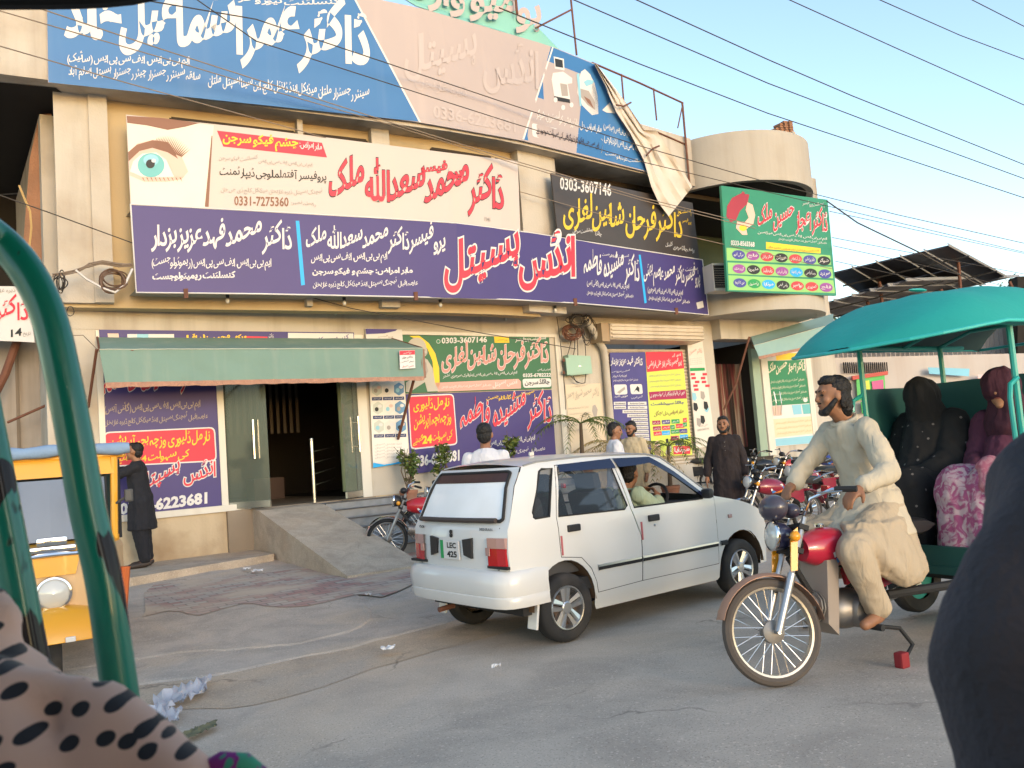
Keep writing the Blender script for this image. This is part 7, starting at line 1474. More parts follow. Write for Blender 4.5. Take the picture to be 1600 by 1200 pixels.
aw, _r1 = awning('awning', 'wide faded green cloth awning with brown fringe over the entrance', [[(152, 527), (612, 529)], [(155, 546), (660, 544)], [(165, 600), (662, 590)]], [.08, .95, .98], m_awn, 70, [([(151, 546, .9), (138, 636, .10)], .02), ([(648, 588, .92), (622, 686, .10)], .025), ([(152, 527, .06), (155, 546, .93)], .015), ([(612, 529, .06), (660, 544, .93)], .015), ([(154, 548, .92), (660, 546, .92)], .014)])
q = MB(); q.shell([[LW.hit(658, 545, .95), LW.hit(663, 545, .80)], [LW.hit(660, 592, .98), LW.hit(666, 590, .80)]], -WN * .02); q.build('end_fringe', m_fr, aw)
q = MB(); q.tube([LW.hit(151, 545, .9), LW.hit(130, 524, .4), LW.hit(100, 524, .2)], .006, 5); q.build('guy_rope', m_wirelit, aw)
aw2, _r2 = awning('awning', 'small pale teal awning over the right doorway', [[(1174, 526), (1302, 490)], [(1178, 540), (1302, 506)], [(1186, 558), (1260, 543)]], [.35, .9, 1.0], m_awn2, 24, [([(1171, 526, .8), (1150, 600, .45), (1131, 640, .1)], .025), ([(1176, 540, .85), (1300, 506, .85)], .012)])
s = sign('awning_notice', 'small white notice with red header pinned on the green awning', 'notice', LW, 1.03, (636, 577)); s.panel('panel', i_white, s.root, [(624, 548), (648, 547)], [(625, 577), (649, 575)], .004, 2)
s.quad('red', (624.3, 548.3), (648, 547.4), (648.2, 554), (624.5, 554.8)); s.text('k', 'ڈاکٹر خالد', (628, 562), (645, 560), 5, bold=.02); s.text('k', 'میڈیکل سپیشلسٹ', (626, 568), (647, 566), 4.5, bold=.02); s.text('w', 'خوشخبری', (630, 553.5), (643, 553), 4, up=.008); s.text('r', 'انڈس ہسپتال', (628, 575), (646, 573.5), 4); s.build(s.root, LET)
# ------------------------------------------------------------------ electrical things on the wall
eb = thing('meter_box', 'mint green steel meter box below a knot of cables', 'electric box', LW.hit(898, 592, .05))
q = MB(); c0, c1, c2, c3 = [LW.hit(x, y, .02) for x, y in ((880, 556), (915, 558), (918, 585), (884, 588))]; q.prism([c0, c1, c2, c3], WN * .16); recalc(q.build('case', mat('mint paint', (.30, .45, .35), .45, var=.08, dirt=((.3, .3, .22), .3, 3)), eb))
q = MB(); q.prism([LW.hit(x, y, .182) for x, y in ((883, 559), (914, 561), (916.5, 583), (886, 586))], WN * .012); recalc(q.build('door', mat('mint paint', (.3, .45, .35)), eb))
for y in (563, 582):
    q = MB(); q.box(LW.hit(881, y, .14), (.04, .05, .06)); q.build('hinge', m_rust, eb)
q = MB(); q.box(LW.hit(906, 572, .20), (.05, .02, .02)); q.build('latch', m_steel, eb)
def coil(mb, cx, cy, rx, ry, surf, off, r, n, seed, jit=.35):
    for k in range(n):
        rr_ = random.Random(seed + k); ox, oy = rr_.uniform(-4, 4), rr_.uniform(-3, 3); sx, sy = rx * rr_.uniform(.6, 1.15), ry * rr_.uniform(.6, 1.15)
        pts = [surf.hit(cx + ox + sx * math.cos(a) * (1 + jit * .3 * math.sin(3 * a + k)), cy + oy + sy * math.sin(a), off + .05 * math.sin(2 * a + k)) for a in [2 * math.pi * i / 18 for i in range(18)]]; mb.tube(pts, r, 4, closed=True)
ck = thing('cable_knot', 'brown tangle of coiled cables hanging above the mint meter box', 'cables', LW.hit(895, 530, .2)); q = MB(); coil(q, 894, 518, 13, 11, LW, .22, .009, 16, 5); q.build('coils', m_rust, ck); q = MB(); coil(q, 905, 500, 18, 12, LW, .3, .008, 8, 40); coil(q, 918, 515, 9, 22, LW, .25, .007, 5, 60); q.build('loops', m_wire, ck)
q = MB()
for k, (a, b, c) in enumerate((((893, 530), (890, 545), (886, 557)), ((898, 530), (899, 545), (895, 557)), ((902, 528), (903, 545), (903, 558)), ((912, 520), (918, 560), (914, 598)), ((914, 598), (905, 602), (892, 588)), ((896, 588), (900, 600), (906, 598)), ((928, 520), (936, 522), (943, 528)), ((920, 488), (930, 510), (940, 524)), ((870, 495), (880, 560), (884, 640)))):
    q.tube([LW.hit(*lerp2, .12) for lerp2 in [(lerp(lerp(a[0], b[0], t), lerp(b[0], c[0], t), t), lerp(lerp(a[1], b[1], t), lerp(b[1], c[1], t), t)) for t in [i / 8 for i in range(9)]]], .008, 4)
q.build('drops', m_wire, ck)
cw = thing('cable_bundle', 'brown and grey cable bundle looped on the wall left of the purple banner', 'cables', BAN.hit(150, 440, .1)); q = MB(); coil(q, 177, 438, 19, 17, BAN, .03, .012, 7, 11, .2); q.build('coil', mat('brown cable', (.12, .07, .045), .6, var=.3), cw)
q = MB()
for k in range(9):
    rr_ = random.Random(k); q.tube([BAN.hit(x, y + rr_.uniform(-3, 3), .04 + rr_.uniform(-.02, .03)) for x, y in ((82, 430), (100, 428), (120, 424), (140, 414), (160, 410), (185, 414), (207, 414))], .009, 4)
q.build('bundle', m_wirelit, cw); q = MB(); q.tube([BAN.hit(x, y, .06) for x, y in ((118, 422), (135, 436), (160, 450), (180, 457), (195, 445), (207, 420))], .018, 6); q.build('sleeve', mat('grey plastic sleeve', (.45, .43, .42), .4), cw); q = MB(); coil(q, 112, 486, 7, 8, BAN, -.2, .006, 1, 3); coil(q, 93, 440, 8, 14, BAN, .03, .008, 5, 21); q.build('loops', m_wire, cw)
hc = thing('hanging_cable', 'yellow cable hanging down the dark porch at left', 'cable', aty(40, 330, 11.4)); q = MB(); q.tube([aty(x, y, 11.4) for x, y in ((30, 290), (38, 310), (47, 330), (49, 355), (46, 385), (44, 430))], .016, 6); q.build('cable', mat('ochre cable', (.42, .27, .10), .6), hc)
for k, (x, y) in enumerate(((356, 476), (538, 471), (688, 473), (867, 478), (524, 484), (790, 492))):
    d_, u_ = (.55, 4.178) if k < 4 else (.05, 4.178); P = (LW.hit(x, y, d_) if k >= 4 else BAN.hit(x, y, -.25)); P = V3((P.x, P.y, 4.178)); b_ = thing('light_bulb', ['bulb under the slab nearest the left cable coil', 'bulb under the slab above the awning\'s right half', 'bulb under the slab above the green children sign', 'bulb under the slab beside the cable knot', 'small bulb close to the wall above the awning', 'small bulb close to the wall above the baby sign'][k], 'bulb', P, group='bulbs under the slab')
    q = MB(); q.lathe([(.0, 0), (.03, 0), (.025, -.05), (0, -.055)], tr(*P), 10); q.build('holder', m_blackp, b_); q = MB(); q.ell(P - V3((0, 0, .09)), (.032, .032, .042)); q.build('glass', m_lens, b_, smooth=True)
def ac_unit(label, P, hdg, sz=(.8, .3, .55), m=None):
    rt = thing('air_conditioner', label, 'air conditioner', P, R(hdg)); q = MB(); q.box((0, 0, sz[2] / 2), sz, bev=.02); q.build('case', m or mat('ac cream', (.5, .47, .41), .5, var=.08, streak=((.3, .25, .2), .4, 4)), rt, world=False)
    q = MB(); q.box((-.08, -sz[1] / 2 - .005, sz[2] / 2), (sz[0] * .66, .012, sz[2] * .82)); gr = q.build('grille', m_dark, rt, world=False); q = MB()
    for k in range(9): q.tube([(-.08 - sz[0] * .33, -sz[1] / 2 - .012, sz[2] * (.12 + .085 * k)), (-.08 + sz[0] * .33, -sz[1] / 2 - .012, sz[2] * (.12 + .085 * k))], .005, 4)
    q.build('bars', m_steel, gr, world=False); return rt
ac_unit('air conditioner box beside the green doctor board', aty(1126, 457, 18.0), 20, (.55, .4, .6)); ac_unit('air conditioner on the shed roof under the solar panels', aty(1428, 492, 26.8), -10, (.75, .35, .5))
# ------------------------------------------------------------------ overhead wires
def wire(label, pts, y0, y1, r=.009, m=None, sag=True):
    X0, X1 = pts[0][0], pts[-1][0]; P = []
    for a, b in zip(pts, pts[1:]):
        for k in range(8): t = k / 8; P.append(aty(lerp(a[0], b[0], t), lerp(a[1], b[1], t), lerp(y0, y1, (lerp(a[0], b[0], t) - X0) / (X1 - X0))))
    P.append(aty(*pts[-1], y1)); o = MB().tube(P, r, 5).build('overhead_wire', m or m_wire); tag(o, label, 'wire', 'overhead wires')
wire('wire topmost in the right corner of the sky', [(1480, -20), (1700, 92)], 14, 18); wire('second wire from the top right corner of the sky', [(1330, -20), (1500, 55), (1700, 130)], 14, 18); wire('sky wire leaving the top edge above the round balcony', [(1190, -20), (1400, 75), (1600, 164), (1750, 228)], 13, 18)
wire('long sky wire passing high above the brick stack', [(960, -16), (1200, 93), (1330, 149), (1600, 257), (1800, 335)], 13, 22, .011); wire('long sky wire from the sign frame post to the right edge', [(860, -16), (1000, 44), (1200, 130), (1400, 206), (1600, 279), (1800, 350)], 13, 22, .011); wire('long sky wire grazing the brick stack', [(780, 12), (1000, 100), (1200, 177), (1400, 243), (1600, 309), (1800, 372)], 12.5, 22, .011)
wire('wire across the blue banner\'s large white letters', [(190, -6), (400, 30), (800, 164), (1000, 228), (1200, 285), (1400, 335), (1600, 380), (1750, 412)], 10, 22, .009); wire('wire through the pink banner\'s faded number', [(300, -6), (400, 64), (800, 192), (1000, 252), (1200, 300), (1600, 394), (1750, 425)], 10, 22, .008)
wire('pale wire along the lower edge of the blue banner', [(-20, -20), (32, 3), (250, 76), (400, 124), (600, 188), (800, 250), (1000, 308), (1180, 352)], 9.6, 17, .009, m_wirelit); wire('pale wire just under the blue banner', [(-20, 12), (0, 17), (280, 98), (420, 140), (600, 192), (800, 254), (1000, 312), (1180, 357)], 9.7, 17, .008, m_wirelit); wire('pale wire crossing the top of the cream eye banner', [(-20, 66), (0, 72), (200, 130), (400, 185), (600, 241), (800, 296), (1000, 352), (1300, 420)], 9.5, 18.5, .008, m_wirelit)
wire('dark wire crossing the purple banner\'s left name', [(-20, 298), (85, 335), (208, 380), (400, 441), (550, 482), (750, 520), (900, 545)], 10.4, 15.6, .008); wire('thick black cable falling from the green board to the solar panels', [(1292, 314), (1340, 348), (1440, 396), (1520, 440), (1640, 500)], 19, 21, .018); wire('thin wire right of the green board, upper', [(1296, 330), (1600, 396), (1750, 425)], 19, 24, .008); wire('thin wire right of the green board, middle', [(1300, 371), (1440, 398), (1600, 428), (1750, 455)], 19, 24, .008); wire('thin wire right of the green board, lower', [(1302, 384), (1440, 414), (1600, 455), (1750, 492)], 19, 24, .008); wire('lowest thin wire before the solar panels', [(1305, 408), (1450, 440), (1600, 470)], 19, 24, .008)
# ------------------------------------------------------------------ solar racks, trees, roof bricks
m_pv = mat('solar panel back', (.012, .012, .016), .3, var=.2, vs=.6); m_pvf = mat('sky gap rail', (.55, .55, .55), .4, .5)
def solar(label, q4, nx, ny, posts, Y):
    rt = thing('solar_panels', label, 'solar panels', aty(*posts[0][1], Y)); A, B, Cc, D = q4      # near-left, near-right, far-right, far-left corners
    def P(u, v): return A.lerp(B, u).lerp(D.lerp(Cc, u), v)
    nn = (B - A).cross(D - A).normalized()
    for i in range(nx):
        for j in range(ny):
            g_ = .022; c = [P((i + g_) / nx, (j + g_) / ny), P((i + 1 - g_) / nx, (j + g_) / ny), P((i + 1 - g_) / nx, (j + 1 - g_) / ny), P((i + g_) / nx, (j + 1 - g_) / ny)]; q = MB(); q.prism(c, nn * .04); o = recalc(q.build('panel', m_pv, rt))
    for i in range(nx + 1):
        q = MB(); q.tube([P(i / nx, -.02) - nn * .004, P(i / nx, 1.02) - nn * .004], .022, 4); q.tube([P(i / nx, -.02) + nn * .044, P(i / nx, 1.02) + nn * .044], .022, 4); q.build('rail', m_pvf, rt)  # pale rails stand in for bright sky showing between the panels
    for v in (.25, .75):
        q = MB(); q.tube([P(-.02, v) - nn * .07, P(1.02, v) - nn * .07], .022, 4); q.build('purlin', m_black, rt)
    for a, b in posts:
        q = MB(); q.tube([aty(*a, Y + .4), aty(*b, Y + .4)], .05, 6); q.build('post', m_rust, rt)
solar('upper dark solar panel rack above the shed', [aty(1296, 428, 22), aty(1484, 384, 22), aty(1572, 432, 25.5), aty(1380, 480, 25.5)], 5, 2, [((1496, 392), (1503, 478)), ((1374, 440), (1381, 496)), ((1470, 452), (1480, 478))], 23)
solar('lower dark solar panel rack just above the teal canopy', [aty(1276, 478, 22.4), aty(1420, 438, 22.4), aty(1590, 432, 27), aty(1310, 496, 25)], 5, 1, [((1355, 470), (1362, 500)), ((1577, 440), (1583, 452))], 23.5)
bs = thing('brick_stack', 'broken pile of red bricks on the round balcony roof', 'bricks', aty(1222, 212, 20.5)); rr_ = random.Random(4)
for k in range(7):
    q = MB()
    n_ = 5 - k // 2
    for j in range(n_): q.box(aty(1236 - j * 7.5 - k * .6, 212 - k * 3.6, 20.6) + V3((0, .1, 0)), (.115, .22, .05), rot('Z', rr_.uniform(20, 34)))
    q.build('brick_course', m_brick, bs)
q = MB(); q.prism([aty(x, y, 20.3) for x, y in ((1238, 205), (1243, 206), (1243, 221), (1238, 219))], (0, .1, 0)); q.build('mortar_stub', m_drum, bs)
dd = thing('parapet_wall', 'plain cream roof parapet behind the bare sign frame', 'wall', BAN.hit(1040, 285, -.3)); F_ = BAN.strip(2.2, 4.45, -.25); F2 = BAN.strip(2.2, 4.45, -.45); q = MB(); q.grid([zz(F_, 7.12), zz(F_, 8.25)]); q.grid([zz(F_, 8.25), zz(F2, 8.25)]); q.grid([zz(F2, 8.25), zz(F2, 7.12)]); q.build('wall', m_cream, dd)
m_leaf = [mat('leaf green %d' % i, c, .55, var=.25, vs=.7, spec=.3) for i, c in enumerate(((.05, .085, .02), (.085, .12, .025), (.13, .15, .03)))]
m_bark = mat('bark', (.10, .07, .045), .95, var=.3)
def leaves(mb, c, r, n, sz, rr_, droop=0.0):
    for _ in range(n):
        d = V3((rr_.gauss(0, 1), rr_.gauss(0, 1), rr_.gauss(0, 1))).normalized(); p = V3(c) + V3((d.x * r[0], d.y * r[1], d.z * r[2])) * (rr_.random() ** .45)
        a = V3((rr_.uniform(-1, 1), rr_.uniform(-1, 1), rr_.uniform(-.6, .6))).normalized(); b = a.orthogonal().normalized(); b = (b + a.cross(b) * rr_.uniform(-2, 2)).normalized(); s_ = sz * rr_.uniform(.6, 1.3)
        mb.cur = rr_.choice((0, 0, 1, 1, 2)); mb.poly([p - a * s_, p + b * s_ * .42, p + a * s_, p - b * s_ * .42])
def tree(label, x, Y, ztop, spread, seed):
    rr_ = random.Random(seed); B = V3((x, Y, ground_z(x, Y))); rt = thing('tree', label, 'tree', B, group='trees behind the shed'); h_ = ztop - B.z; q = MB(); q.tube([B, B + V3((.1, 0, h_ * .35)), B + V3((rr_.uniform(-.3, .3), 0, h_ * .7))], [.22, .17, .08], 8)
    for k in range(6): a = k * 1.05; q.tube([B + V3((.1, 0, h_ * (.35 + .05 * k))), B + V3((math.cos(a) * spread * .6, math.sin(a) * spread * .6, h_ * (.62 + .04 * k)))], [.09, .03], 6)
    q.build('trunk', m_bark, rt); q = MB()
    for k in range(16): a = rr_.uniform(0, 6.28); d = rr_.uniform(0, spread * .85); leaves(q, B + V3((math.cos(a) * d, math.sin(a) * d, h_ * rr_.uniform(.55, .93))), (spread * .34, spread * .34, h_ * .10), 320, .10, rr_)
    q.build('crown', m_leaf, rt)
for k, (x, py, Y, sp) in enumerate(((1300, 492, 36, 2.6), (1352, 488, 38, 2.4), (1408, 474, 36, 2.3), (1462, 462, 40, 2.8), (1520, 446, 38, 2.6), (1572, 446, 42, 2.6), (1640, 430, 40, 3))): P = aty(x, py, Y); tree(['yellow green tree left of all behind the shed', 'yellow green tree behind the left solar post', 'low tree behind the shed air conditioner', 'tree behind the middle of the solar rack', 'tree behind the right solar post', 'tree at the right end of the solar rack', 'tree beyond the right edge of the shed'][k], P.x, Y, P.z, sp, 30 + k)
# ------------------------------------------------------------------ potted plants and palms by the steps
def pot(P, rt, r=.16, h=.26):
    q = MB(); q.lathe([(0, 0), (r * .7, 0), (r * .95, h * .8), (r, h * .82), (r, h), (r * .88, h), (r * .85, h * .9), (0, h * .9)], tr(*P), 22); q.build('pot', mat('terracotta', (.33, .15, .09), .9, var=.2, dirt=((.4, .3, .22), .4, 4)), rt, smooth=True)
def bush(label, P, h, spread, seed):
    rr_ = random.Random(seed); rt = thing('potted_plant', label, 'plant', P); pot(P, rt); q = MB()
    for k in range(7): q.tube([P + V3((0, 0, .22)), P + V3((rr_.uniform(-1, 1) * spread * .5, rr_.uniform(-1, 1) * spread * .5, h * .6)), P + V3((rr_.uniform(-1, 1) * spread, rr_.uniform(-1, 1) * spread, h * rr_.uniform(.8, 1.05)))], [.012, .009, .004], 5)
    q.build('stem', m_bark, rt); q = MB()
    for k in range(13): leaves(q, P + V3((rr_.uniform(-1, 1) * spread * .7, rr_.uniform(-1, 1) * spread * .7, h * rr_.uniform(.42, 1.0))), (.10, .10, .10), 26, .05, rr_)
    q.build('foliage', m_leaf, rt)
P0 = wf(-2.25, .30, .93); bush('leafy shrub in a terracotta pot left of the 24 hour sign', V3(LW.hit(640, 790, .45)), 1.0, .2, 2); bush('shrub with upright twigs in front of the 0336 number', V3(LW.hit(697, 790, .5)), 1.05, .17, 5); bush('thin shrub before the purple gynaecologist sign', V3(LW.hit(806, 790, .5)), 1.35, .14, 8)
def palm(label, P, h, seed, dry=False):
    rr_ = random.Random(seed); rt = thing('palm', label, 'palm', P); pot(P, rt, .2, .3); q = MB(); q.tube([P + V3((0, 0, .25)), P + V3((.03, 0, h * .5))], [.05, .03], 8); q.build('trunk', m_bark, rt); m_ = mat('dry palm leaf', (.30, .23, .09), .7, var=.25) if dry else m_leaf[1]
    for k in range(16):
        a = k * .43 + rr_.uniform(-.2, .2); ln = h * rr_.uniform(.45, .65); rise = rr_.uniform(.3, .8); b0 = P + V3((.03, 0, h * .5)); sp = [b0 + V3((math.cos(a) * ln * t, math.sin(a) * ln * t, h * .55 * rise * t - ln * 1.05 * t * t)) for t in [i / 9 for i in range(10)]]; q = MB(); q.tube(sp, [.008 * (1 - i / 11) for i in range(10)], 4)
        for i in range(2, 10):
            for s_ in (-1, 1):
                for e_ in (0, .5):
                    b = sp[i].lerp(sp[i - 1], e_); t = (sp[i] - sp[i - 1]).normalized(); sd_ = t.cross(V3((0, 0, 1))).normalized() * s_; L_ = .20 * (1 - abs(i - 5) / 8); tip = b + (t * .55 + sd_ * .6 - V3((0, 0, .35))).normalized() * L_; q.poly([b - t * .016, tip, b + t * .016])
        q.build('frond', m_, rt)
palm('green palm at the right edge of the gynaecologist sign', wf(.98, .75, .80), 2.3, 3); palm('dry yellow palm below the meter box', wf(1.75, .9, .30), 2.3, 6, True); palm('green palm before the heart poster', wf(3.1, .9, .28), 2.2, 9)
# ------------------------------------------------------------------ litter
for k, (x, y, s_) in enumerate(((606, 1015, .055), (575, 930, .03), (402, 893, .07), (385, 890, .05), (775, 1043, .03))):
    P = gpx(x, y, .05); q = MB(); rr_ = random.Random(k); q.grid([[P + V3((s_ * (i - 2) * .5 + rr_.uniform(-.006, .006), s_ * (j - 2) * .4, .012 + rr_.uniform(-.012, .02))) for i in range(5)] for j in range(5)]); tag(q.build('litter', i_white), ['white paper scrap on the dirt strip behind the car', 'tiny white scrap on the pavement near the ramp foot', 'crumpled white paper on the kerb step by the plinth', 'second white paper scrap beside the kerb step', 'pale flake on the asphalt behind the white car'][k], 'litter')
pb = thing('plastic_bag', 'crumpled pale plastic bag at the roadside beside the polka dot cloth', 'plastic bag', gpx(285, 1120))
def film(name, m, top, bot, amp):
    q = MB(); q.grid([[gpx(lerp(lerp(top[0][0], top[1][0], i / 14), lerp(bot[0][0], bot[1][0], i / 14), j / 7), lerp(lerp(top[0][1], top[1][1], i / 14), lerp(bot[0][1], bot[1][1], i / 14), j / 7)) + V3((.03 * noise.noise(V3((i * .9, j * .7, 1))), .03 * noise.noise(V3((i * .7, j, 5))), .03 + amp * abs(noise.noise(V3((i * .5, j * .6, 2)))))) for i in range(15)] for j in range(8)]); return q.build(name, m, pb, smooth=True)
film('film', mat('pale plastic', (.62, .62, .66), .35, var=.15, vs=20, alpha=.75), ((240, 1098), (332, 1066)), ((240, 1128), (322, 1092)), .10); film('film', mat('pale plastic', (.62, .62, .66)), ((222, 1112), (285, 1116)), ((226, 1136), (280, 1138)), .06); film('strip', mat('olive strip', (.16, .15, .08), .7), ((278, 1158), (338, 1134)), ((282, 1170), (342, 1142)), .03)
# ------------------------------------------------------------------ the rickshaw the viewer rides in
def rusty(name, col, rust, cut):
    m = bpy.data.materials.new(name); m.use_nodes = True; t = m.node_tree; bs = t.nodes['Principled BSDF']; tc = t.nodes.new('ShaderNodeTexCoord'); mp_ = t.nodes.new('ShaderNodeMapping'); mp_.inputs['Scale'].default_value = (22, 22, 6.5); mp_.inputs['Location'].default_value = (2.3, 1.1, 4.15); n = t.nodes.new('ShaderNodeTexNoise'); n.inputs['Scale'].default_value = 1; n.inputs['Detail'].default_value = 3; n.inputs['Distortion'].default_value = .4; t.links.new(tc.outputs['Object'], mp_.inputs[0]); t.links.new(mp_.outputs[0], n.inputs[0])
    r = t.nodes.new('ShaderNodeMapRange'); r.inputs[1].default_value = cut; r.inputs[2].default_value = cut + .012; t.links.new(n.outputs[0], r.inputs[0]); mx = t.nodes.new('ShaderNodeMix'); mx.data_type = 'RGBA'; mx.inputs['A'].default_value = (*col, 1); mx.inputs['B'].default_value = (*rust, 1); t.links.new(r.outputs[0], mx.inputs['Factor']); t.links.new(mx.outputs['Result'], bs.inputs['Base Color'])
    r2 = t.nodes.new('ShaderNodeMapRange'); r2.inputs[3].default_value = .32; r2.inputs[4].default_value = .85; t.links.new(r.outputs[0], r2.inputs[0]); t.links.new(r2.outputs[0], bs.inputs['Roughness']); bp = t.nodes.new('ShaderNodeBump'); bp.invert = True; bp.inputs['Strength'].default_value = .4; bp.inputs['Distance'].default_value = .002; t.links.new(r.outputs[0], bp.inputs['Height']); t.links.new(bp.outputs[0], bs.inputs['Normal']); bs.inputs['Coat Weight'].default_value = .3; return m
m_tube = rusty('chipped green paint', (.004, .19, .13), (.022, .012, .012), .595)
orr = thing('passenger_rickshaw', 'green painted tube frame of the rickshaw the viewer rides in', 'rickshaw', (-.45, .7, ground_z(0, 0)))
def spline(pts, n=6):
    out = []
    P = [pts[0]] + list(pts) + [pts[-1]]
    for i in range(1, len(P) - 2):
        for k in range(n):
            t = k / n; out.append(tuple(.5 * (2 * P[i][c] + (P[i + 1][c] - P[i - 1][c]) * t + (2 * P[i - 1][c] - 5 * P[i][c] + 4 * P[i + 1][c] - P[i + 2][c]) * t * t + (-P[i - 1][c] + 3 * P[i][c] - 3 * P[i + 1][c] + P[i + 2][c]) * t ** 3) for c in range(len(P[i]))))
    return out + [pts[-1]]
q = MB(); q.tube([aty(x, y, Y) for x, y, Y in spline([(-160, 330, .70), (-60, 342, .72), (0, 376, .75), (45, 428, .75), (78, 500, .75), (101, 600, .75), (120, 700, .75), (138, 800, .75), (161, 900, .75), (176, 1000, .75), (190, 1100, .75), (206, 1250, .75), (222, 1420, .75)])], .0152, 20); q.build('frame_tube', m_tube, orr, smooth=True)
q = MB(); q.tube([aty(x, y, .82) for x, y in spline([(-80, 430), (-45, 540), (-28, 625), (2, 780), (25, 900), (45, 1010), (66, 1110), (90, 1260)])], .0158, 18); q.build('frame_tube', m_tube, orr, smooth=True)
q = MB(); q.grid([[aty(lerp(-200, 285, i / 12), -30 + 36 * (1 - (i / 12) ** 6), 1.0) + V3((0, .0, 0)) for i in range(13)], [aty(lerp(-200, 285, i / 12), -60, .9) for i in range(13)]]); q.tube([aty(lerp(-200, 285, i / 12), -26 + 31 * (1 - (i / 12) ** 8), 1.0) for i in range(13)], .008, 8); q.build('canopy_edge', m_black, orr, smooth=True)
q = MB(); q.box((0, -.35, .52), (1.5, .5, .10), bev=.03); q.box((0, .1, .3), (1.5, 1.3, .05)); q.box((0, -.62, .82), (1.5, .1, .55), bev=.03); q.build('seat', m_seatb, orr, world=True)
q = MB(); q.box((0, -.70, 1.30), (1.9, .03, 1.52)); q.build('back_panel', m_black, orr)  # unseen panel, added to keep the low sun off the near passengers
q = MB(); q.prism([(-.95, -.8, 2.10), (.95, -.8, 2.10), (.95, .60, 2.10), (.2, .72, 2.10), (-.95, .9, 2.10)], (0, 0, .03)); recalc(q.build('roof', m_black, orr))
# ------------------------------------------------------------------ the two passengers beside the viewer
m_dots = bpy.data.materials.new('pink cloth with black dots'); m_dots.use_nodes = True; t_ = m_dots.node_tree; bs_ = t_.nodes['Principled BSDF']; bs_.inputs['Roughness'].default_value = .9; bs_.inputs['Sheen Weight'].default_value = .2
tc_ = t_.nodes.new('ShaderNodeTexCoord'); vo = t_.nodes.new('ShaderNodeTexVoronoi'); vo.voronoi_dimensions = '2D'; vo.inputs['Scale'].default_value = 62; vo.inputs['Randomness'].default_value = .7; mp_ = t_.nodes.new('ShaderNodeMapping'); mp_.inputs['Rotation'].default_value = (R(-90), 0, R(20)); mp_.inputs['Scale'].default_value = (.8, 1.1, 1.1); t_.links.new(tc_.outputs['Object'], mp_.inputs[0]); t_.links.new(mp_.outputs[0], vo.inputs['Vector'])
rg_ = t_.nodes.new('ShaderNodeMapRange'); rg_.inputs[1].default_value = .27; rg_.inputs[2].default_value = .30; t_.links.new(vo.outputs['Distance'], rg_.inputs[0]); mx_ = t_.nodes.new('ShaderNodeMix'); mx_.data_type = 'RGBA'; mx_.inputs['A'].default_value = (.012, .012, .018, 1); mx_.inputs['B'].default_value = (.66, .42, .33, 1); t_.links.new(rg_.outputs[0], mx_.inputs['Factor']); t_.links.new(mx_.outputs['Result'], bs_.inputs['Base Color'])
nz_ = t_.nodes.new('ShaderNodeTexNoise'); nz_.inputs['Scale'].default_value = 160; bp_ = t_.nodes.new('ShaderNodeBump'); bp_.inputs['Strength'].default_value = .15; bp_.inputs['Distance'].default_value = .002; t_.links.new(tc_.outputs['Object'], nz_.inputs[0]); t_.links.new(nz_.outputs[0], bp_.inputs['Height']); t_.links.new(bp_.outputs[0], bs_.inputs['Normal'])
pk = thing('person', 'passenger in pink cloth with black polka dots at the lower left edge', 'person', (-.55, .3, .6))
PJ = lambda x, y, Y: aty(x, y, Y)
blob('body', [((-.52, .22, .72), .14, (-.52, .22, 1.08), .12), ((-.52, .22, 1.1), .09, (-.50, .26, 1.25), .055), ('e', (-.49, .28, 1.36), (.085, .095, .115)), ((-.52, .22, .74), .08, PJ(-120, 1420, .62), .05)], .012, m_skin2, pk)
blob('hair', [('e', (-.49, .26, 1.39), (.095, .10, .11)), ((-.5, .2, 1.36), .08, (-.52, .12, 1.15), .06)], .010, m_hair, pk)
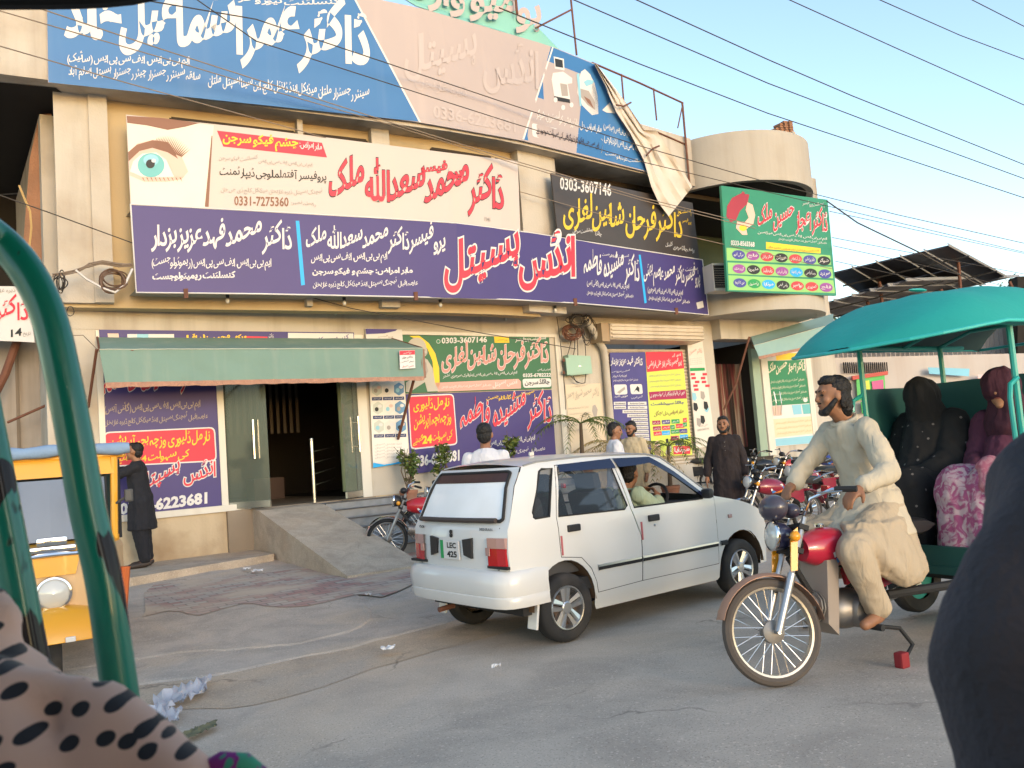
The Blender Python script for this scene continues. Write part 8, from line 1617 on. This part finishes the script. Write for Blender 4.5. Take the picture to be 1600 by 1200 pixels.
fold = [(PJ(-150, 1120, .62), .045, PJ(-65, 1100, .60), .041), (PJ(-110, 1160, .62), .07, PJ(-16, 1190, .60), .045), (PJ(-40, 1200, .60), .08, PJ(92, 1220, .58), .048), (PJ(0, 1260, .58), .085, PJ(165, 1312, .56), .048), ((-.56, .20, .78), .15, PJ(-230, 1180, .62), .08), ((-.54, .20, 1.0), .12, PJ(-240, 1100, .62), .06), (PJ(90, 1108, .575), .012, PJ(158, 1118, .57), .016), (PJ(158, 1118, .57), .018, PJ(166, 1210, .55), .022), (PJ(166, 1140, .565), .022, PJ(262, 1240, .55), .03), (PJ(-20, 1085, .57), .015, PJ(118, 1086, .575), .009), (PJ(-20, 958, .62), .012, PJ(4, 970, .61), .008), (PJ(-30, 1000, .61), .014, PJ(-4, 1055, .60), .015)]
blob2('dotted_cloth', fold, .007, m_dots, pk, 4)
q = MB(); q.tube([PJ(x, y, .56) for x, y in ((318, 1206), (345, 1199), (380, 1201), (410, 1214))], [.006, .010, .010, .006], 10); q.build('embroidered_cuff', patterned('green purple trim', (.06, .36, .22), (.28, .03, .24), 70, .5, .02), pk, smooth=True)
m_navy = mat('charcoal kurta cloth', (.075, .068, .080), .95, var=.22, vs=5, bump=.3, bs=120)
dk = thing('person', 'passenger in charcoal kurta whose sleeve fills the lower right corner', 'person', (.62, .25, .6))
blob('body', [((.70, .12, .72), .16, (.70, .10, 1.22), .14), ((.68, .12, 1.3), .08, (.64, .2, 1.5), .06), ('e', (.63, .22, 1.64), (.085, .1, .12)), ((.64, .14, 1.28), .07, PJ(1720, 900, .66), .05), (PJ(1680, 900, .66), .045, PJ(1690, 1180, .64), .035)], .012, m_skin, dk)
blob('hair', [('e', (.63, .20, 1.68), (.092, .10, .10))], .010, m_hair, dk)
arm = [(PJ(1740, 810, .66), .080, PJ(1618, 975, .62), .058), (PJ(1618, 975, .62), .058, PJ(1600, 1030, .61), .054), (PJ(1600, 1020, .61), .054, PJ(1670, 1260, .60), .060), (PJ(1950, 860, .72), .13, PJ(1860, 1150, .74), .15), ((.70, .12, .76), .2, (.70, .10, 1.26), .17), (PJ(1710, 840, .655), .05, PJ(1612, 900, .615), .028), (PJ(1600, 1060, .58), .020, PJ(1660, 1220, .575), .03), (PJ(1585, 930, .60), .02, PJ(1582, 1060, .59), .022), (PJ(1690, 830, .62), .03, PJ(1630, 1000, .585), .02)]
blob2('sleeve', arm, .008, m_navy, dk, 5)
bpy.data.scenes.remove(WORK)
